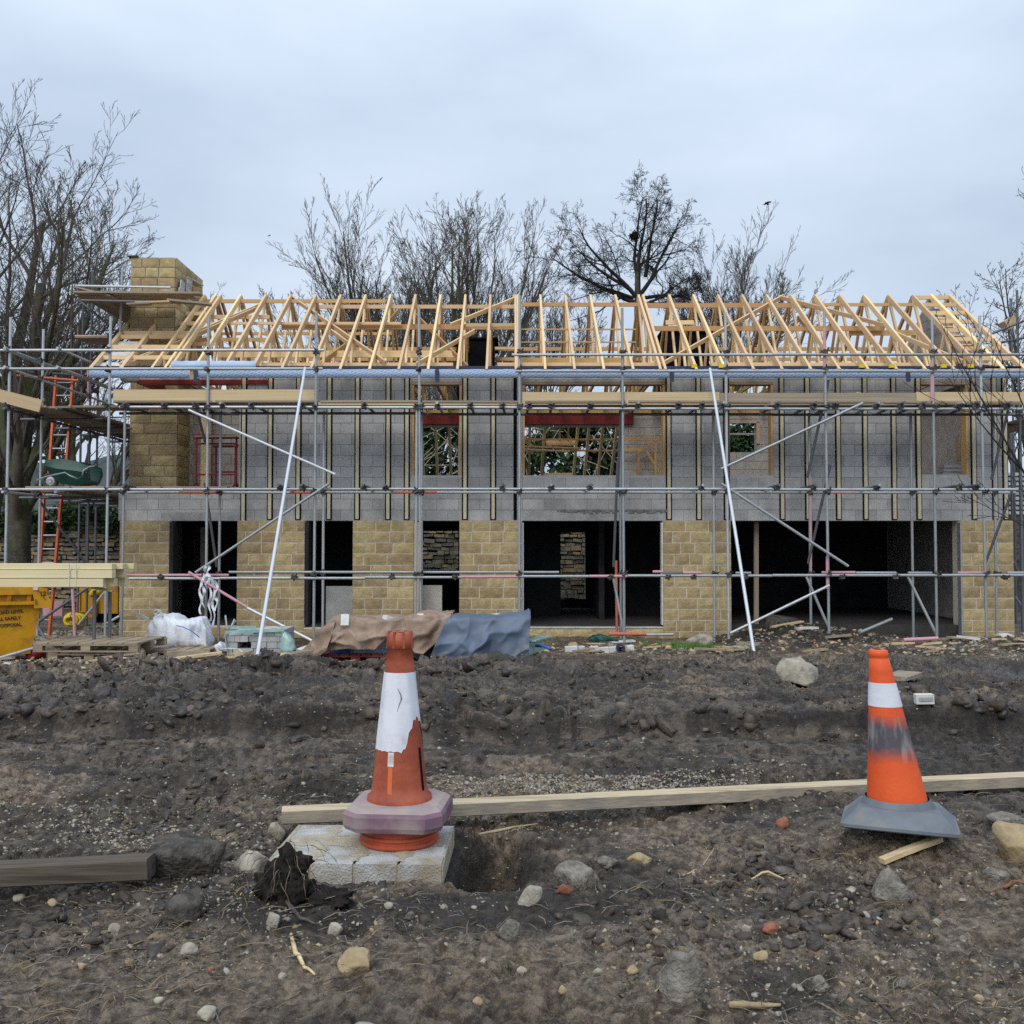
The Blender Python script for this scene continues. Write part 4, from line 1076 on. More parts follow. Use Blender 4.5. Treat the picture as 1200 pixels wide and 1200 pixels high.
# ------------------------------------------------------------------ bare trees
def _perp(d):
    a = Vector((0, 0, 1)) if abs(d.z) < .9 else Vector((1, 0, 0))
    return d.cross(a).normalized()
class Tree:
    def __init__(s, seed): s.r = random.Random(seed); s.poly = []
    def branch(s, p, d, L, r, lev, cfg):
        rd = s.r
        n = max(3, min(9, int(L / cfg['seg']) + 2)) if lev < 3 else (3 if lev == 3 and L > .6 else 2)
        pts, rads = [p.copy()], [r]
        q = p.copy(); d = d.normalized()
        for i in range(1, n + 1):
            j = cfg['gnarl'] * (1.0 if lev else .55)
            d = (d + Vector((rd.gauss(0, j), rd.gauss(0, j), rd.gauss(0, j) + cfg['up'] * (.5 if lev else .2)))).normalized()
            q = q + d * (L / n)
            pts.append(q.copy()); rads.append(max(cfg['tip'], r * (1 - .78 * (i / n) ** 1.0)))
        s.poly.append((lev, pts, rads))
        if lev >= cfg['levels']: return
        k = cfg['kids'][lev]
        k = max(1, int(k * (.75 + .5 * rd.random())))
        for c in range(k):
            t = cfg['t0'][lev] + (1 - cfg['t0'][lev]) * (c + rd.random()) / k
            t = min(t, .98)
            f = t * n; i = min(int(f), n - 1); f -= i
            b = pts[i].lerp(pts[i + 1], f); tr = rads[i] * (1 - f) + rads[i + 1] * f
            ax = (pts[i + 1] - pts[i]).normalized()
            pr = _perp(ax); pr.rotate(Matrix.Rotation(rd.random() * 6.2832, 3, ax))
            ang = R(rd.uniform(*cfg['ang']))
            nd = ax * math.cos(ang) + pr * math.sin(ang)
            s.branch(b, nd, L * rd.uniform(*cfg['len']) * (1.15 - .55 * t), min(tr * .72, max(cfg['tip'] * 1.3, tr * rd.uniform(.4, .66))), lev + 1, cfg)
    def build(s, root, mt, mtw, cut=0):
        for name, sel, mm in (('trunk', lambda l: l <= cut, mt), ('crown', lambda l: l > cut, mtw)):
            Vs, Fs, n0 = [], [], 0
            for lev, pts, rads in s.poly:
                if not sel(lev): continue
                n = (8, 5, 4, 3, 3, 3)[lev]
                P = np.array([tuple(p) for p in pts]); m = len(P)
                T = np.gradient(P, axis=0); T /= np.linalg.norm(T, axis=1)[:, None] + 1e-9
                ref = np.array([.31, .87, .12]); A = np.cross(T, ref); A /= np.linalg.norm(A, axis=1)[:, None] + 1e-9
                B = np.cross(T, A); a = np.arange(n) * 2 * math.pi / n
                V = P[:, None, :] + np.array(rads)[:, None, None] * (np.cos(a)[None, :, None] * A[:, None, :] + np.sin(a)[None, :, None] * B[:, None, :])
                Vs.append(V.reshape(-1, 3))
                i = np.arange(m - 1)[:, None] * n; j = np.arange(n)[None, :]; j2 = (j + 1) % n
                Fs.append(np.stack([i + j, i + j2, i + n + j2, i + n + j], -1).reshape(-1, 4) + n0)
                n0 += m * n
            if Vs: mk(name, np.concatenate(Vs), np.concatenate(Fs), mm, root, smooth=True)
BASE = dict(levels=4, seg=.55, gnarl=.10, up=.05, tip=.010, kids=(9, 7, 5, 4), t0=(.25, .2, .15, .1), ang=(22, 50), len=(.42, .62))
def tree(name, label, foot, stems, seed, cfg=None, mt='bark', mtw='twig', cat='tree', group=None, cut=0):
    """foot: (px, depth); stems: (dx, dz, length, radius, depth offset)"""
    x = xat(foot[0], 640, foot[1]); y = foot[1]; z = gz(x, y) - .1
    root = thing(name, label, cat, (x, y, z), group)
    T = Tree(seed); c = dict(BASE); c.update(cfg or {})
    for (dx, dy, dz, L, r, z0) in stems:
        T.branch(Vector((x, y, z + z0)) + Vector((dx, dy, 0)) * .12, Vector((dx, dy, dz)), L, r, 0, c)
    T.build(root, M[mt], M[mtw], cut)
    return root
G = 'bare trees behind the house'
big = dict(kids=(11, 7, 5, 3), t0=(.22, .15, .15, .1), ang=(18, 44), up=.11, tip=.0058, seg=.7, len=(.36, .58))
tree('bare_tree', 'tall bare tree with thick mossy trunk beside the green wheelbarrow', (20, 24.0),
     [(.10, 0, 1, 8.4, .33, 0), (.30, .1, 1, 6.5, .13, 3.2), (-.35, .1, 1, 7.0, .16, 3.0), (.62, .0, 1, 5.5, .11, 2.6), (.42, -.3, 1, 5.5, .10, 4.2)], 11, big, group=G)
tree('bare_tree', 'bare tree with spreading branches just left of the chimney', (95, 33), [(.02, 0, 1, 9.5, .20, 0), (.38, .1, 1, 7.5, .12, 1.8), (-.22, 0, 1, 8.5, .14, 1.5), (.6, -.1, 1, 6.0, .09, 1.6)], 12, big, group=G)
tree('bare_tree', 'tallest bare tree cut by the edge of the picture above the yellow skip', (-40, 27), [(.22, 0, 1, 11.5, .30, 0), (.38, .1, 1, 8.5, .16, 3), (.05, 0, 1, 9, .16, 3), (.55, -.1, 1, 6.5, .12, 2.4)], 13, big, group=G)
fan = dict(kids=(10, 6, 5, 3), t0=(.15, .15, .1, .1), ang=(14, 36), up=.12, tip=.0065, seg=.8, gnarl=.07, len=(.36, .56))
def fan_stems(n, L, spread, rr, seed, zo=6.0):
    rd = random.Random(seed)
    return [(spread * (-1 + 2 * (i + .5) / n) + rd.uniform(-.06, .06), rd.uniform(-.2, .2), 1, L * rd.uniform(.8, 1.08) * (1 - .18 * abs(-1 + 2 * (i + .5) / n)), rr * rd.uniform(.7, 1.1), zo) for i in range(n)] + [(0, 0, 1, zo + 4, rr * 2, 0)]
tree('bare_tree', 'multi stemmed bare tree with upright tops, nearer the chimney of the central pair', (446, 42), fan_stems(12, 8.8, .42, .13, 1), 21, fan, group=G)
tree('bare_tree', 'multi stemmed bare tree with upright tops, nearer the oak of the central pair', (548, 40), fan_stems(12, 8.7, .46, .13, 2), 22, fan, group=G)
tree('bare_tree', 'low straggly bare tree whose thin branches lean towards the chimney', (392, 46), fan_stems(8, 7.0, .7, .06, 3, 6), 23, fan, group=G)
tree('bare_tree', 'low bare thicket tree between the multi stemmed pair and the oak', (640, 47), fan_stems(11, 5.6, .6, .05, 4, 7.5), 24, dict(fan, kids=(11, 6, 4, 3)), group=G)
tree('bare_tree', 'rounded low bare tree right of the oak', (862, 44), fan_stems(15, 5.6, .9, .05, 5, 8.8), 25, dict(fan, kids=(11, 6, 4, 3)), group=G)
tree('bare_tree', 'dense low bare tree hidden to its waist behind the central trusses', (500, 50), fan_stems(13, 7.6, .7, .08, 6, 5), 26, fan, group=G)
oak = dict(kids=(9, 7, 5, 4), levels=4, t0=(.15, .12, .1, .1), ang=(28, 64), up=.055, gnarl=.19, tip=.0065, seg=.45, len=(.42, .62))
oak_root = tree('bare_oak', 'dark spreading bare oak with a rounded crown and a nest', (748, 43),
     [(0, 0, 1, 13.7, .42, 0)], 31, dict(oak, levels=0, gnarl=.0, up=0), 'bark', 'twig_dark', group=G)
T = Tree(35); fx, fz = xat(748, 345, 43), zat(352, 43)
for (dx, dy, dz, L, r, ox, oz) in ((-1, .1, .40, 4.1, .10, -.1, -.1), (-.62, -.3, 1, 3.9, .10, -.05, .1), (.10, .2, 1, 4.2, .11, .0, .2), (.75, -.2, .9, 3.8, .10, .05, .2), (1, .2, .30, 3.6, .09, .05, .1), (1.0, 0, .12, 2.3, .07, .1, -.2), (-.8, .4, 1.0, 3.2, .09, -.4, .5), (.25, -.5, .9, 3.2, .09, .3, 1.0), (-1, -.2, .2, 2.3, .07, -.2, .1), (-.15, .6, .9, 3.8, .09, 0, .6)):
    T.branch(Vector((fx + ox, 43, fz + oz)), Vector((dx, dy, dz)), L, r, 0, oak)
T.build(oak_root, M['twig_dark'], M['twig_dark'], 0)
p = at(743, 277, 43); V = rng.normal(0, 1, (260, 3)) * (.22, .22, .13)
mb = MB()
for k in range(70):
    a = Vector(rng.normal(0, 1, 3) * (.11, .11, .06)); d = Vector(rng.normal(0, 1, 3)).normalized() * .14
    mb.beam(p + a - d, p + a + d, .035, .035)
nest = mb.build('bird_nest', M['twig_dark']); tag(nest, 'round dark nest of sticks in the fork of the oak crown', 'nest')
tree('bare_tree', 'tall bare tree with drooping twigs beyond the far gable without chimney', (1206, 30), [(-.02, 0, 1, 12.2, .17, 0), (-.10, .2, 1, 6.6, .08, 3), (-.26, .1, 1, 5.2, .07, 2.8), (.3, 0, 1, 6, .09, 2.5), (-.42, -.1, .95, 4.4, .05, 3.6), (-.30, -.3, 1, 5.2, .06, 4.6), (-.15, .1, 1, 5.4, .06, 5.0)], 41, dict(big, kids=(20, 7, 4, 3), ang=(30, 62), gnarl=.10, len=(.20, .36)), group=G)
# branches of a nearer tree reach in over the end of the scaffold
tree('bare_tree', 'nearer bare sapling whose thin branches cross in front of the last trusses', (1262, 16.2),
     [(-.70, 0, 1.0, 3.6, .026, 2.0), (-.95, .1, .9, 2.9, .020, 2.4), (-.45, -.1, 1.15, 3.6, .022, 2.0), (-.9, 0, .35, 1.8, .014, 2.0), (-.1, 0, 1, 4.8, .05, 0)], 42,
     dict(levels=2, kids=(7, 3), t0=(.25, .2), ang=(20, 46), up=.12, gnarl=.09, tip=.0045, seg=.35, len=(.30, .52)), mtw='twig_dark', mt='twig_dark')

# ------------------------------------------------------------------ the old garden wall and ivy behind
def leaf_mass(name, label, cat, centers, n, size, seed, kind=None, parent=None):
    r_ = np.random.default_rng(seed)
    C = np.array([c[:3] for c in centers]); S = np.array([c[3:6] for c in centers])
    k = r_.integers(0, len(C), n)
    d = r_.normal(0, 1, (n, 3)); d /= np.linalg.norm(d, axis=1)[:, None]
    P = C[k] + d * S[k] * (r_.random((n, 1)) ** .4)
    a = r_.normal(0, 1, (n, 3)); a /= np.linalg.norm(a, axis=1)[:, None]
    b = np.cross(a, r_.normal(0, 1, (n, 3))); b /= np.linalg.norm(b, axis=1)[:, None]
    s = size * (.6 + .8 * r_.random((n, 1)))
    V = np.stack([P - a * s, P + b * s * .6, P + a * s, P - b * s * .6], 1).reshape(-1, 3)
    F = np.arange(4 * n).reshape(n, 4)
    o = mk(name, V, F, M['leaf'], parent)
    return tag(o, label, cat, kind=kind)
gw = thing('garden_wall', 'old dry stone wall of small field stones behind the house', 'wall', (0, 31, -.4))
WY = 31.0
mb = MB(); mb.box(-20, 18, WY + .04, WY + .5, -.8, 2.55); mb.build('core', M['rock_dark'], gw)
mb = MB(); wmi = []
for z in np.arange(-.5, 2.5, .13):
    spans = ((-16.5, -9.8), (-3.2, -1.2), (1.1, 2.6), (13.4, 16.5))
    for a, b in spans:
        x = a
        while x < b:
            w = random.uniform(.10, .40); d = random.uniform(.0, .10); h = random.uniform(.10, .125)
            c = (x + w / 2, WY - d, z + h / 2 + .02 * random.random())
            mb.beam((x, WY - d + .05, c[2]), (x + w - .02, WY - d + .05 + random.uniform(-.02, .02), c[2] + random.uniform(-.03, .03)), .12 + d, h * random.uniform(.6, 1.15)); wmi += [random.choice((0, 0, 1, 2))] * 6
            x += w
o = mb.build('field_stones', [M['drywall'], M['rock_tan'], M['rock_grey']], gw, mi=wmi); o['kind'] = 'stuff'
cs = []
r2 = random.Random(5)
for x in np.arange(-17, -9.2, .35): cs.append((x, 30.7 + r2.uniform(-.2, .2), 2.35 + r2.uniform(-.2, .35), .45, .4, r2.uniform(.3, .5)))
leaf_mass('ivy', 'dark green ivy heaped over the old wall behind the wheelbarrow', 'ivy', cs, 5200, .075, 3)
cs = []
for k in range(44): cs.append((r2.uniform(-3.4, 3.2), r2.uniform(32.5, 34), r2.uniform(2.6, 5.9), .7, .5, .6))
leaf_mass('evergreen_shrub', 'dark evergreen foliage seen through the upper window openings of the middle', 'shrub', cs[:], 11500, .10, 4)
cs = [(xat(871, 512, 31.5) + r2.uniform(-.6, .6), 31.6, 4.85 + r2.uniform(-.6, .6), .5, .3, .5) for k in range(8)]
leaf_mass('evergreen_shrub', 'green leafy shrub framed by the small square rear window', 'shrub', cs, 2200, .09, 6)
mb = MB()
for k in range(90):
    c = Vector((r2.uniform(-3.6, 3.4), 32.2 + r2.uniform(0, .4), r2.uniform(2.4, 5.6))); d = Vector((r2.uniform(-1, 1), 0, r2.uniform(-.6, 1.0))).normalized() * r2.uniform(.3, .9)
    mb.beam(c - d, c + d, .02, .02)
o = mb.build('bare_shrub', M['rock_pale']); tag(o, 'tangle of pale bare stems in front of the dark evergreen foliage', 'shrub')
# pale shed gable at the far edge
sh = thing('shed', 'small grey shed clad in level boards past the far end of the house', 'shed', (xat(1190, 600, 29), 29, 0))
z0, z1 = zat(604, 29), zat(553, 29)
x0, x1 = xat(1179, 600, 29), xat(1215, 600, 29)
boxo('shed_body', x0 + .02, x1, 29.03, 31, -.6, z1 - .02, 'rock_dark', sh)
n = 9
for k in range(n): boxo('slat', x0, x1, 29.0, 29.028, z0 + (z1 - z0) * k / n + .03, z0 + (z1 - z0) * (k + 1) / n - .02, 'galv', sh)

# ------------------------------------------------------------------ traffic cones
def cone_mat(name, base, dark, band, bcol, extra=None, scuff=.5):
    """faded plastic with scuffs; band: (z0, z1, colour) of the sprayed ring in object space"""
    m = mat(name, base, dark, 5, coord='Object', rough=.55, c2=bcol, c2scale=4, c2amt=(.62, .82), bump=.12, bscale=40)
    if band:
        t = m.node_tree; N = t.nodes; L = t.links; b = N['Principled BSDF']
        src = b.inputs['Base Color'].links[0].from_socket
        tc = N.new('ShaderNodeTexCoord'); sp_ = N.new('ShaderNodeSeparateXYZ'); L.new(tc.outputs['Object'], sp_.inputs[0])
        nz = N.new('ShaderNodeTexNoise'); nz.inputs['Scale'].default_value = 9; L.new(tc.outputs['Object'], nz.inputs['Vector'])
        ma = N.new('ShaderNodeMath'); ma.operation = 'MULTIPLY_ADD'; ma.inputs[1].default_value = .10; L.new(nz.outputs[0], ma.inputs[0]); L.new(sp_.outputs[2], ma.inputs[2])
        f = None
        for a, b_ in ((band[0] - .02, band[0] + .07), (band[1] + .07, band[1] - .02)):
            mr = N.new('ShaderNodeMapRange'); mr.inputs['From Min'].default_value = a + .05; mr.inputs['From Max'].default_value = b_ + .05
            L.new(ma.outputs[0], mr.inputs[0])
            if f is None: f = mr.outputs[0]
            else:
                mm = N.new('ShaderNodeMath'); mm.operation = 'MULTIPLY'; L.new(f, mm.inputs[0]); L.new(mr.outputs[0], mm.inputs[1]); f = mm.outputs[0]
        # streaks wiped through the ring
        mp = N.new('ShaderNodeMapping'); mp.inputs['Scale'].default_value = (22, 22, 5); mp.inputs['Rotation'].default_value = (.5, .6, 0); L.new(tc.outputs['Object'], mp.inputs[0])
        n2 = N.new('ShaderNodeTexNoise'); n2.inputs['Scale'].default_value = 1; n2.inputs['Detail'].default_value = 3; L.new(mp.outputs[0], n2.inputs['Vector'])
        m2 = N.new('ShaderNodeMapRange'); m2.inputs['From Min'].default_value = .50; m2.inputs['From Max'].default_value = .70; m2.inputs['To Max'].default_value = .75; L.new(n2.outputs[0], m2.inputs[0])
        x0 = N.new('ShaderNodeMix'); x0.data_type = 'RGBA'; L.new(m2.outputs[0], x0.inputs['Factor']); x0.inputs['A'].default_value = (*band[2], 1); x0.inputs['B'].default_value = (.30, .28, .28, 1)
        x = N.new('ShaderNodeMix'); x.data_type = 'RGBA'; L.new(f, x.inputs['Factor']); L.new(src, x.inputs['A']); L.new(x0.outputs['Result'], x.inputs['B'])
        L.new(x.outputs['Result'], b.inputs['Base Color'])
    return m
M['cone_old'] = cone_mat('faded_cone', (.25, .048, .024), (.42, .105, .052), None, (.17, .085, .058))
M['cone_new'] = cone_mat('orange_cone', (.70, .085, .018), (.76, .115, .026), (.37, .56, (.085, .075, .09)), (.55, .10, .045))
M['sleeve'] = mat('reflective_sleeve', (.60, .62, .68), (.72, .74, .79), 5, coord='Object', rough=.5, c2=(.50, .45, .42), c2scale=9, c2amt=(.58, .72), bump=.15, bscale=14)
M['purple'] = mat('purple_rubber', (.17, .095, .135), (.23, .14, .18), 5, coord='Object', rough=.75, c2=(.33, .27, .25), c2scale=3.5, c2amt=(.52, .70))
M['purple_dust'] = mat('dusty_purple', (.30, .235, .23), (.38, .32, .30), 6, coord='Object', rough=.9, c2=(.24, .16, .19), c2scale=3)
M['rubber_grey'] = mat('grey_rubber', (.115, .135, .155), (.17, .19, .21), 6, coord='Object', rough=.75, c2=(.22, .21, .19), c2scale=5)
M['ring'] = mat('orange_ring', (.36, .06, .025), (.46, .10, .05), 6, coord='Object', rough=.5, c2=(.16, .05, .03), c2scale=3)
M['slot'] = mat('orange_inner', (.62, .12, .035), (.66, .15, .05), 6, rough=.5)

def base_plate(w, h0, h1, chamf, zb, top_w, c, rot=0):
    """square plate with cut corners, its upper edge drawn in"""
    V, F = [], []
    def ring(ww, ch, z):
        a = ww / 2; q = [(-a + ch, -a), (a - ch, -a), (a, -a + ch), (a, a - ch), (a - ch, a), (-a + ch, a), (-a, a - ch), (-a, -a + ch)]
        return [(c[0] + x * math.cos(rot) - y * math.sin(rot), c[1] + x * math.sin(rot) + y * math.cos(rot), z) for x, y in q]
    for ww, ch, z in ((w * .96, chamf, zb), (w, chamf, zb + h0 * .25), (w, chamf, zb + h0 * .8), (w * .96, chamf, zb + h0), (top_w, chamf * .9, zb + h1)):
        V += ring(ww, ch, z)
    for k in range(4):
        for j in range(8): F.append((k * 8 + j, k * 8 + (j + 1) % 8, k * 8 + 8 + (j + 1) % 8, k * 8 + 8 + j))
    F.append(tuple(range(7, -1, -1))); F.append(tuple(32 + j for j in range(8)))
    return V, F

# the faded cone on its ring, on the block slab
SLAB_Z = -.012
cx, cy = xat(468, 975, 5.66), 5.66
c1 = thing('traffic_cone', 'faded orange cone with torn white sleeve and purple base standing on a round ring', 'traffic cone', (cx, cy, SLAB_Z + .105))
zb = SLAB_Z + .108
V, F = base_plate(.535, .10, .122, .08, zb, .46, (cx, cy), R(-5)); mk('base', V, F, [M['purple'], M['purple_dust']], c1, mi=[0] * 24 + [1] * 8 + [0, 1])
def cone_profile(z0, z1, r0, r1, extra=()): return [(r0, z0), (r1, z1)]
z0, z1 = zb + .13, zb + 1.03
R0, R1 = .157, .058
def rad(z): return R0 + (R1 - R0) * (z - z0) / (z1 - z0)
pr = [(R0 + .02, z0 - .01), (R0 + .018, z0 + .015), (R0, z0 + .03)]
for k in range(1, 11): pr.append((rad(z0 + (z1 - .09 - z0) * k / 10), z0 + (z1 - .09 - z0) * k / 10))
pr += [(rad(z1 - .09) + .006, z1 - .088), (rad(z1 - .04) + .006, z1 - .012), (rad(z1) - .004, z1), (.02, z1 - .002)]
V, F = lathe(pr, 40, (cx, cy, 0)); mk('cone_body', V, F, M['cone_old'], c1, smooth=True)
for a in (-112, -68, -22, 22, 68, 112, 158, -158):   # castellated lip
    mb = MB(); t = R(a); rr = rad(z1 - .05) + .007
    p = Vector((cx + rr * math.cos(t), cy + rr * math.sin(t), z1 - .085)); q = Vector((cx + (rr - .008) * math.cos(t), cy + (rr - .008) * math.sin(t), z1 + .006))
    mb.beam(p, q, .014, .012, up=(math.cos(t), math.sin(t), 0)); mb.build('lip_lug', M['cone_old'], c1)
# sleeve: torn along its lower right edge
n = 72; rows = 14; V, F = [], []
zs0, zs1 = zb + .40, zb + .815
r3 = random.Random(3)
for i in range(n + 1):
    t = 2 * math.pi * i / n
    deg = (math.degrees(t)) % 360
    low = zs0
    dd = (deg - 330 + 180) % 360 - 180       # torn towards the right of the front
    low += .17 * max(0, 1 - (dd / 42.0) ** 2) + .012 * math.sin(t * 23) * (1 if abs(dd) < 55 else .2)
    for j in range(rows + 1):
        z = low + (zs1 - low) * j / rows
        rr = rad(z) + .0035 + .002 * math.sin(9 * t + 5 * z)
        V.append((cx + rr * math.cos(t), cy + rr * math.sin(t), z))
    if i: F += [((i - 1) * (rows + 1) + j, i * (rows + 1) + j, i * (rows + 1) + j + 1, (i - 1) * (rows + 1) + j + 1) for j in range(rows)]
mk('sleeve', V, F, M['sleeve'], c1, smooth=True)
def strip_on_cone(name, deg, za, zb_, w, mt):
    V, F = [], []
    for k in range(5):
        z = za + (zb_ - za) * k / 4
        for s_ in (-1, 1):
            rr = rad(z) + .0022; t = R(deg) + s_ * w / 2 / rr
            V.append((cx + rr * math.cos(t), cy + rr * math.sin(t), z))
    F = [(2 * k, 2 * k + 1, 2 * k + 3, 2 * k + 2) for k in range(4)]
    mk(name, V, F, M[mt], c1)
strip_on_cone('slot', 255.5, z0 + .035, z0 + .19, .026, 'slot'); strip_on_cone('slot', 255.5, z0 + .192, z0 + .265, .034, 'sleeve'); strip_on_cone('slot', 333, z0 + .05, z0 + .28, .02, 'black')
# cracks in the sleeve
mb = MB()
pts = [(268, .735), (273, .722), (279, .70), (281, .68), (278, .665), (274, .645), (271, .628), (269, .61)]
P3 = []
for d_, zz in pts:
    z = zb + zz; rr = rad(z) + .006; P3.append((cx + rr * math.cos(R(d_)), cy + rr * math.sin(R(d_)), z))
mb.tube(P3, [.0007, .0015, .0022, .0026, .0018, .0015, .001, .0006], 4); mb.build('sleeve_crack', M['rock_dark'], c1)
ring = thing('drain_ring', 'round ribbed orange plastic ring under the purple cone base', 'ring', (cx, cy, SLAB_Z + .002))
V, F = lathe([(.02, .003), (.212, .003), (.217, .012), (.216, .026), (.205, .032), (.205, .042), (.214, .047), (.214, .060), (.203, .066), (.203, .098), (.19, .103), (.02, .103)], 48, (cx, cy, SLAB_Z))
mk('ring_body', V, F, M['ring'], ring, smooth=False)

# the bright cone, leaning, on the bare mud
c2x, c2y = xat(1054, 972, 5.75), 5.75
g2 = zat(974, 5.6) + .0
c2 = thing('traffic_cone', 'bright orange cone with a sooty band and grey base leaning on the mud', 'traffic cone', (c2x, c2y, g2))
V, F = base_plate(.60, .03, .105, .025, g2, .42, (c2x, c2y), R(-20.5))
V = [(x, y, z + .010 * (x - c2x) / .3 * -1 + .02 * (c2y - y) / .3) for x, y, z in V]
mk('base', V, F, M['rubber_grey'], c2)
LEAN = .118
def conebody(pr, nm, mt, smooth=True, nn=40, parent=None):
    V, F = lathe(pr, nn, (c2x, c2y, 0))
    V = [(x - LEAN * (z - g2) + .006, y, z) for x, y, z in V]
    return mk(nm, V, F, M[mt], parent or c2, smooth=smooth, origin=(c2x, c2y, g2))
za, zb2 = g2 + .10, g2 + .965
def rad2(z): return .165 + (.046 - .165) * (z - za) / (zb2 - za)
conebody([(.20, za - .01), (.19, za + .02), (rad2(za + .05) + .012, za + .05)], 'base_collar', 'rubber_grey')
pr = [(rad2(za + .045), za + .045)] + [(rad2(za + .05 + (zb2 - za - .10) * k / 12), za + .05 + (zb2 - za - .10) * k / 12) for k in range(13)]
pr += [(rad2(zb2 - .045) - .006, zb2 - .045), (rad2(zb2 - .04) + .004, zb2 - .036), (rad2(zb2) + .004, zb2 - .004), (rad2(zb2) - .004, zb2), (.02, zb2)]
conebody(pr, 'cone_body', 'cone_new')
conebody([(rad2(z) + .003, z) for z in (g2 + .655, g2 + .70, g2 + .74, g2 + .785)], 'sleeve', 'sleeve')

# ------------------------------------------------------------------ slab of blocks under the first cone
slab = thing('block_slab', 'flat slab of pale concrete blocks with tan mortar under the faded cone', 'slab', (-.78, 5.62, -.12))
M['slab_block'] = mat('pale_slab_block', (.41, .415, .405), (.53, .53, .515), 9, bump=.7, bscale=90, rough=.95, spec=.1, c2=(.33, .28, .205), c2scale=5, c2amt=(.48, .66))
M['slab_mortar'] = mat('tan_mortar', (.33, .285, .205), (.45, .405, .315), 10, bump=.6, bscale=60, rough=.95, spec=.1)
SR = R(-1.5)
sc = Vector((-.79, 5.615, 0))
def srot(v): return Vector((sc.x + v[0] * math.cos(SR) - v[1] * math.sin(SR), sc.y + v[0] * math.sin(SR) + v[1] * math.cos(SR), v[2]))
for r_ in range(2):
    for k in range(4):
        w = .215; x = -.452 + k * .2265 + w / 2; y = -.36 + r_ * .365
        a, b = srot((x, y, SLAB_Z - .055)), srot((x, y + .352, SLAB_Z - .055))
        o = beam('concrete_block', a, b, w - .003, .108, 'slab_block', slab)
mb = MB(); a, b = srot((0, -.352, SLAB_Z - .06)), srot((0, .345, SLAB_Z - .06)); mb.beam(a, b, .90, .096); mb.build('mortar_bed', M['slab_mortar'], slab)
# smears of mortar along the joints, standing a little proud of the blocks
mb = MB()
r4 = random.Random(8)
for k in range(0, 5):
    xj = -.452 + k * .2265
    wd = .07 if 0 < k < 4 else .03
    n = 26; V, F = [], []
    for i in range(n):
        y = -.33 + .67 * i / (n - 1)
        wl, wr = wd * (.35 + .5 * r4.random()), wd * (.35 + .5 * r4.random())
        if y < -.24: wl *= .35; wr *= .35
        for xx, zz in ((xj - wl, .0005), (xj, .006), (xj + wr, .0005)): 
            p = srot((max(-.45, min(.45, xx)), y, SLAB_Z + zz)); V.append(tuple(p))
    F = [(3 * i + j, 3 * i + j + 1, 3 * i + j + 4, 3 * i + j + 3) for i in range(n - 1) for j in range(2)]
    mb.add(V, F)
V = []; n = 30
for i in range(n):
    x = -.42 + .84 * i / (n - 1)
    for yy, zz in ((-.03 - .05 * r4.random(), .0008), (.03, .008), (.10 + .06 * r4.random(), .0008)): V.append(tuple(srot((x, yy, SLAB_Z + zz))))
mb.add(V, [(3 * i + j, 3 * i + 3 + j, 3 * i + 4 + j, 3 * i + 1 + j) for i in range(n - 1) for j in range(2)])
mb.build('mortar_smear', M['slab_mortar'], slab, smooth=True)

# ------------------------------------------------------------------ timbers on the ground
def timber(name, label, cat, a, b, w, h, mats_, seed=1, group=None, nb=24, wav=.006, ends=.0):
    """long squared timber with softened arrises, a slight bow and uneven faces"""
    rd = random.Random(seed); a, b = Vector(a), Vector(b); Mx = frame(a, b); L = (b - a).length
    prof = [(-.5, -.42), (-.42, -.5), (.42, -.5), (.5, -.42), (.5, .42), (.42, .5), (-.42, .5), (-.5, .42)]
    V, F = [], []
    for i in range(nb + 1):
        s_ = i / nb
        for (y, z) in prof:
            V.append(tuple(Mx @ Vector((s_ * L, y * w + wav * math.sin(s_ * 3.1 + seed) + .0015 * rd.random(), z * h + wav * math.sin(s_ * 4 + seed * 2) + .0015 * rd.random()))))
    for i in range(nb):
        for j in range(8): F.append((i * 8 + j, i * 8 + (j + 1) % 8, i * 8 + 8 + (j + 1) % 8, i * 8 + 8 + j))
    F.append(tuple(range(7, -1, -1))); F.append(tuple(nb * 8 + j for j in range(8)))
    o = mk(name, V, F, mats_, None)
    return tag(o, label, cat, group)
def wood_pos(name, c0, c1, c2, axis_stretch=(1.2, 26, 26), **k):
    return mat(name, c0, c1, 2.0, coord='Position', stretch=axis_stretch, rough=.85, bump=.3, bscale=2.5, c2=c2, c2scale=.9, spec=.2, **k)
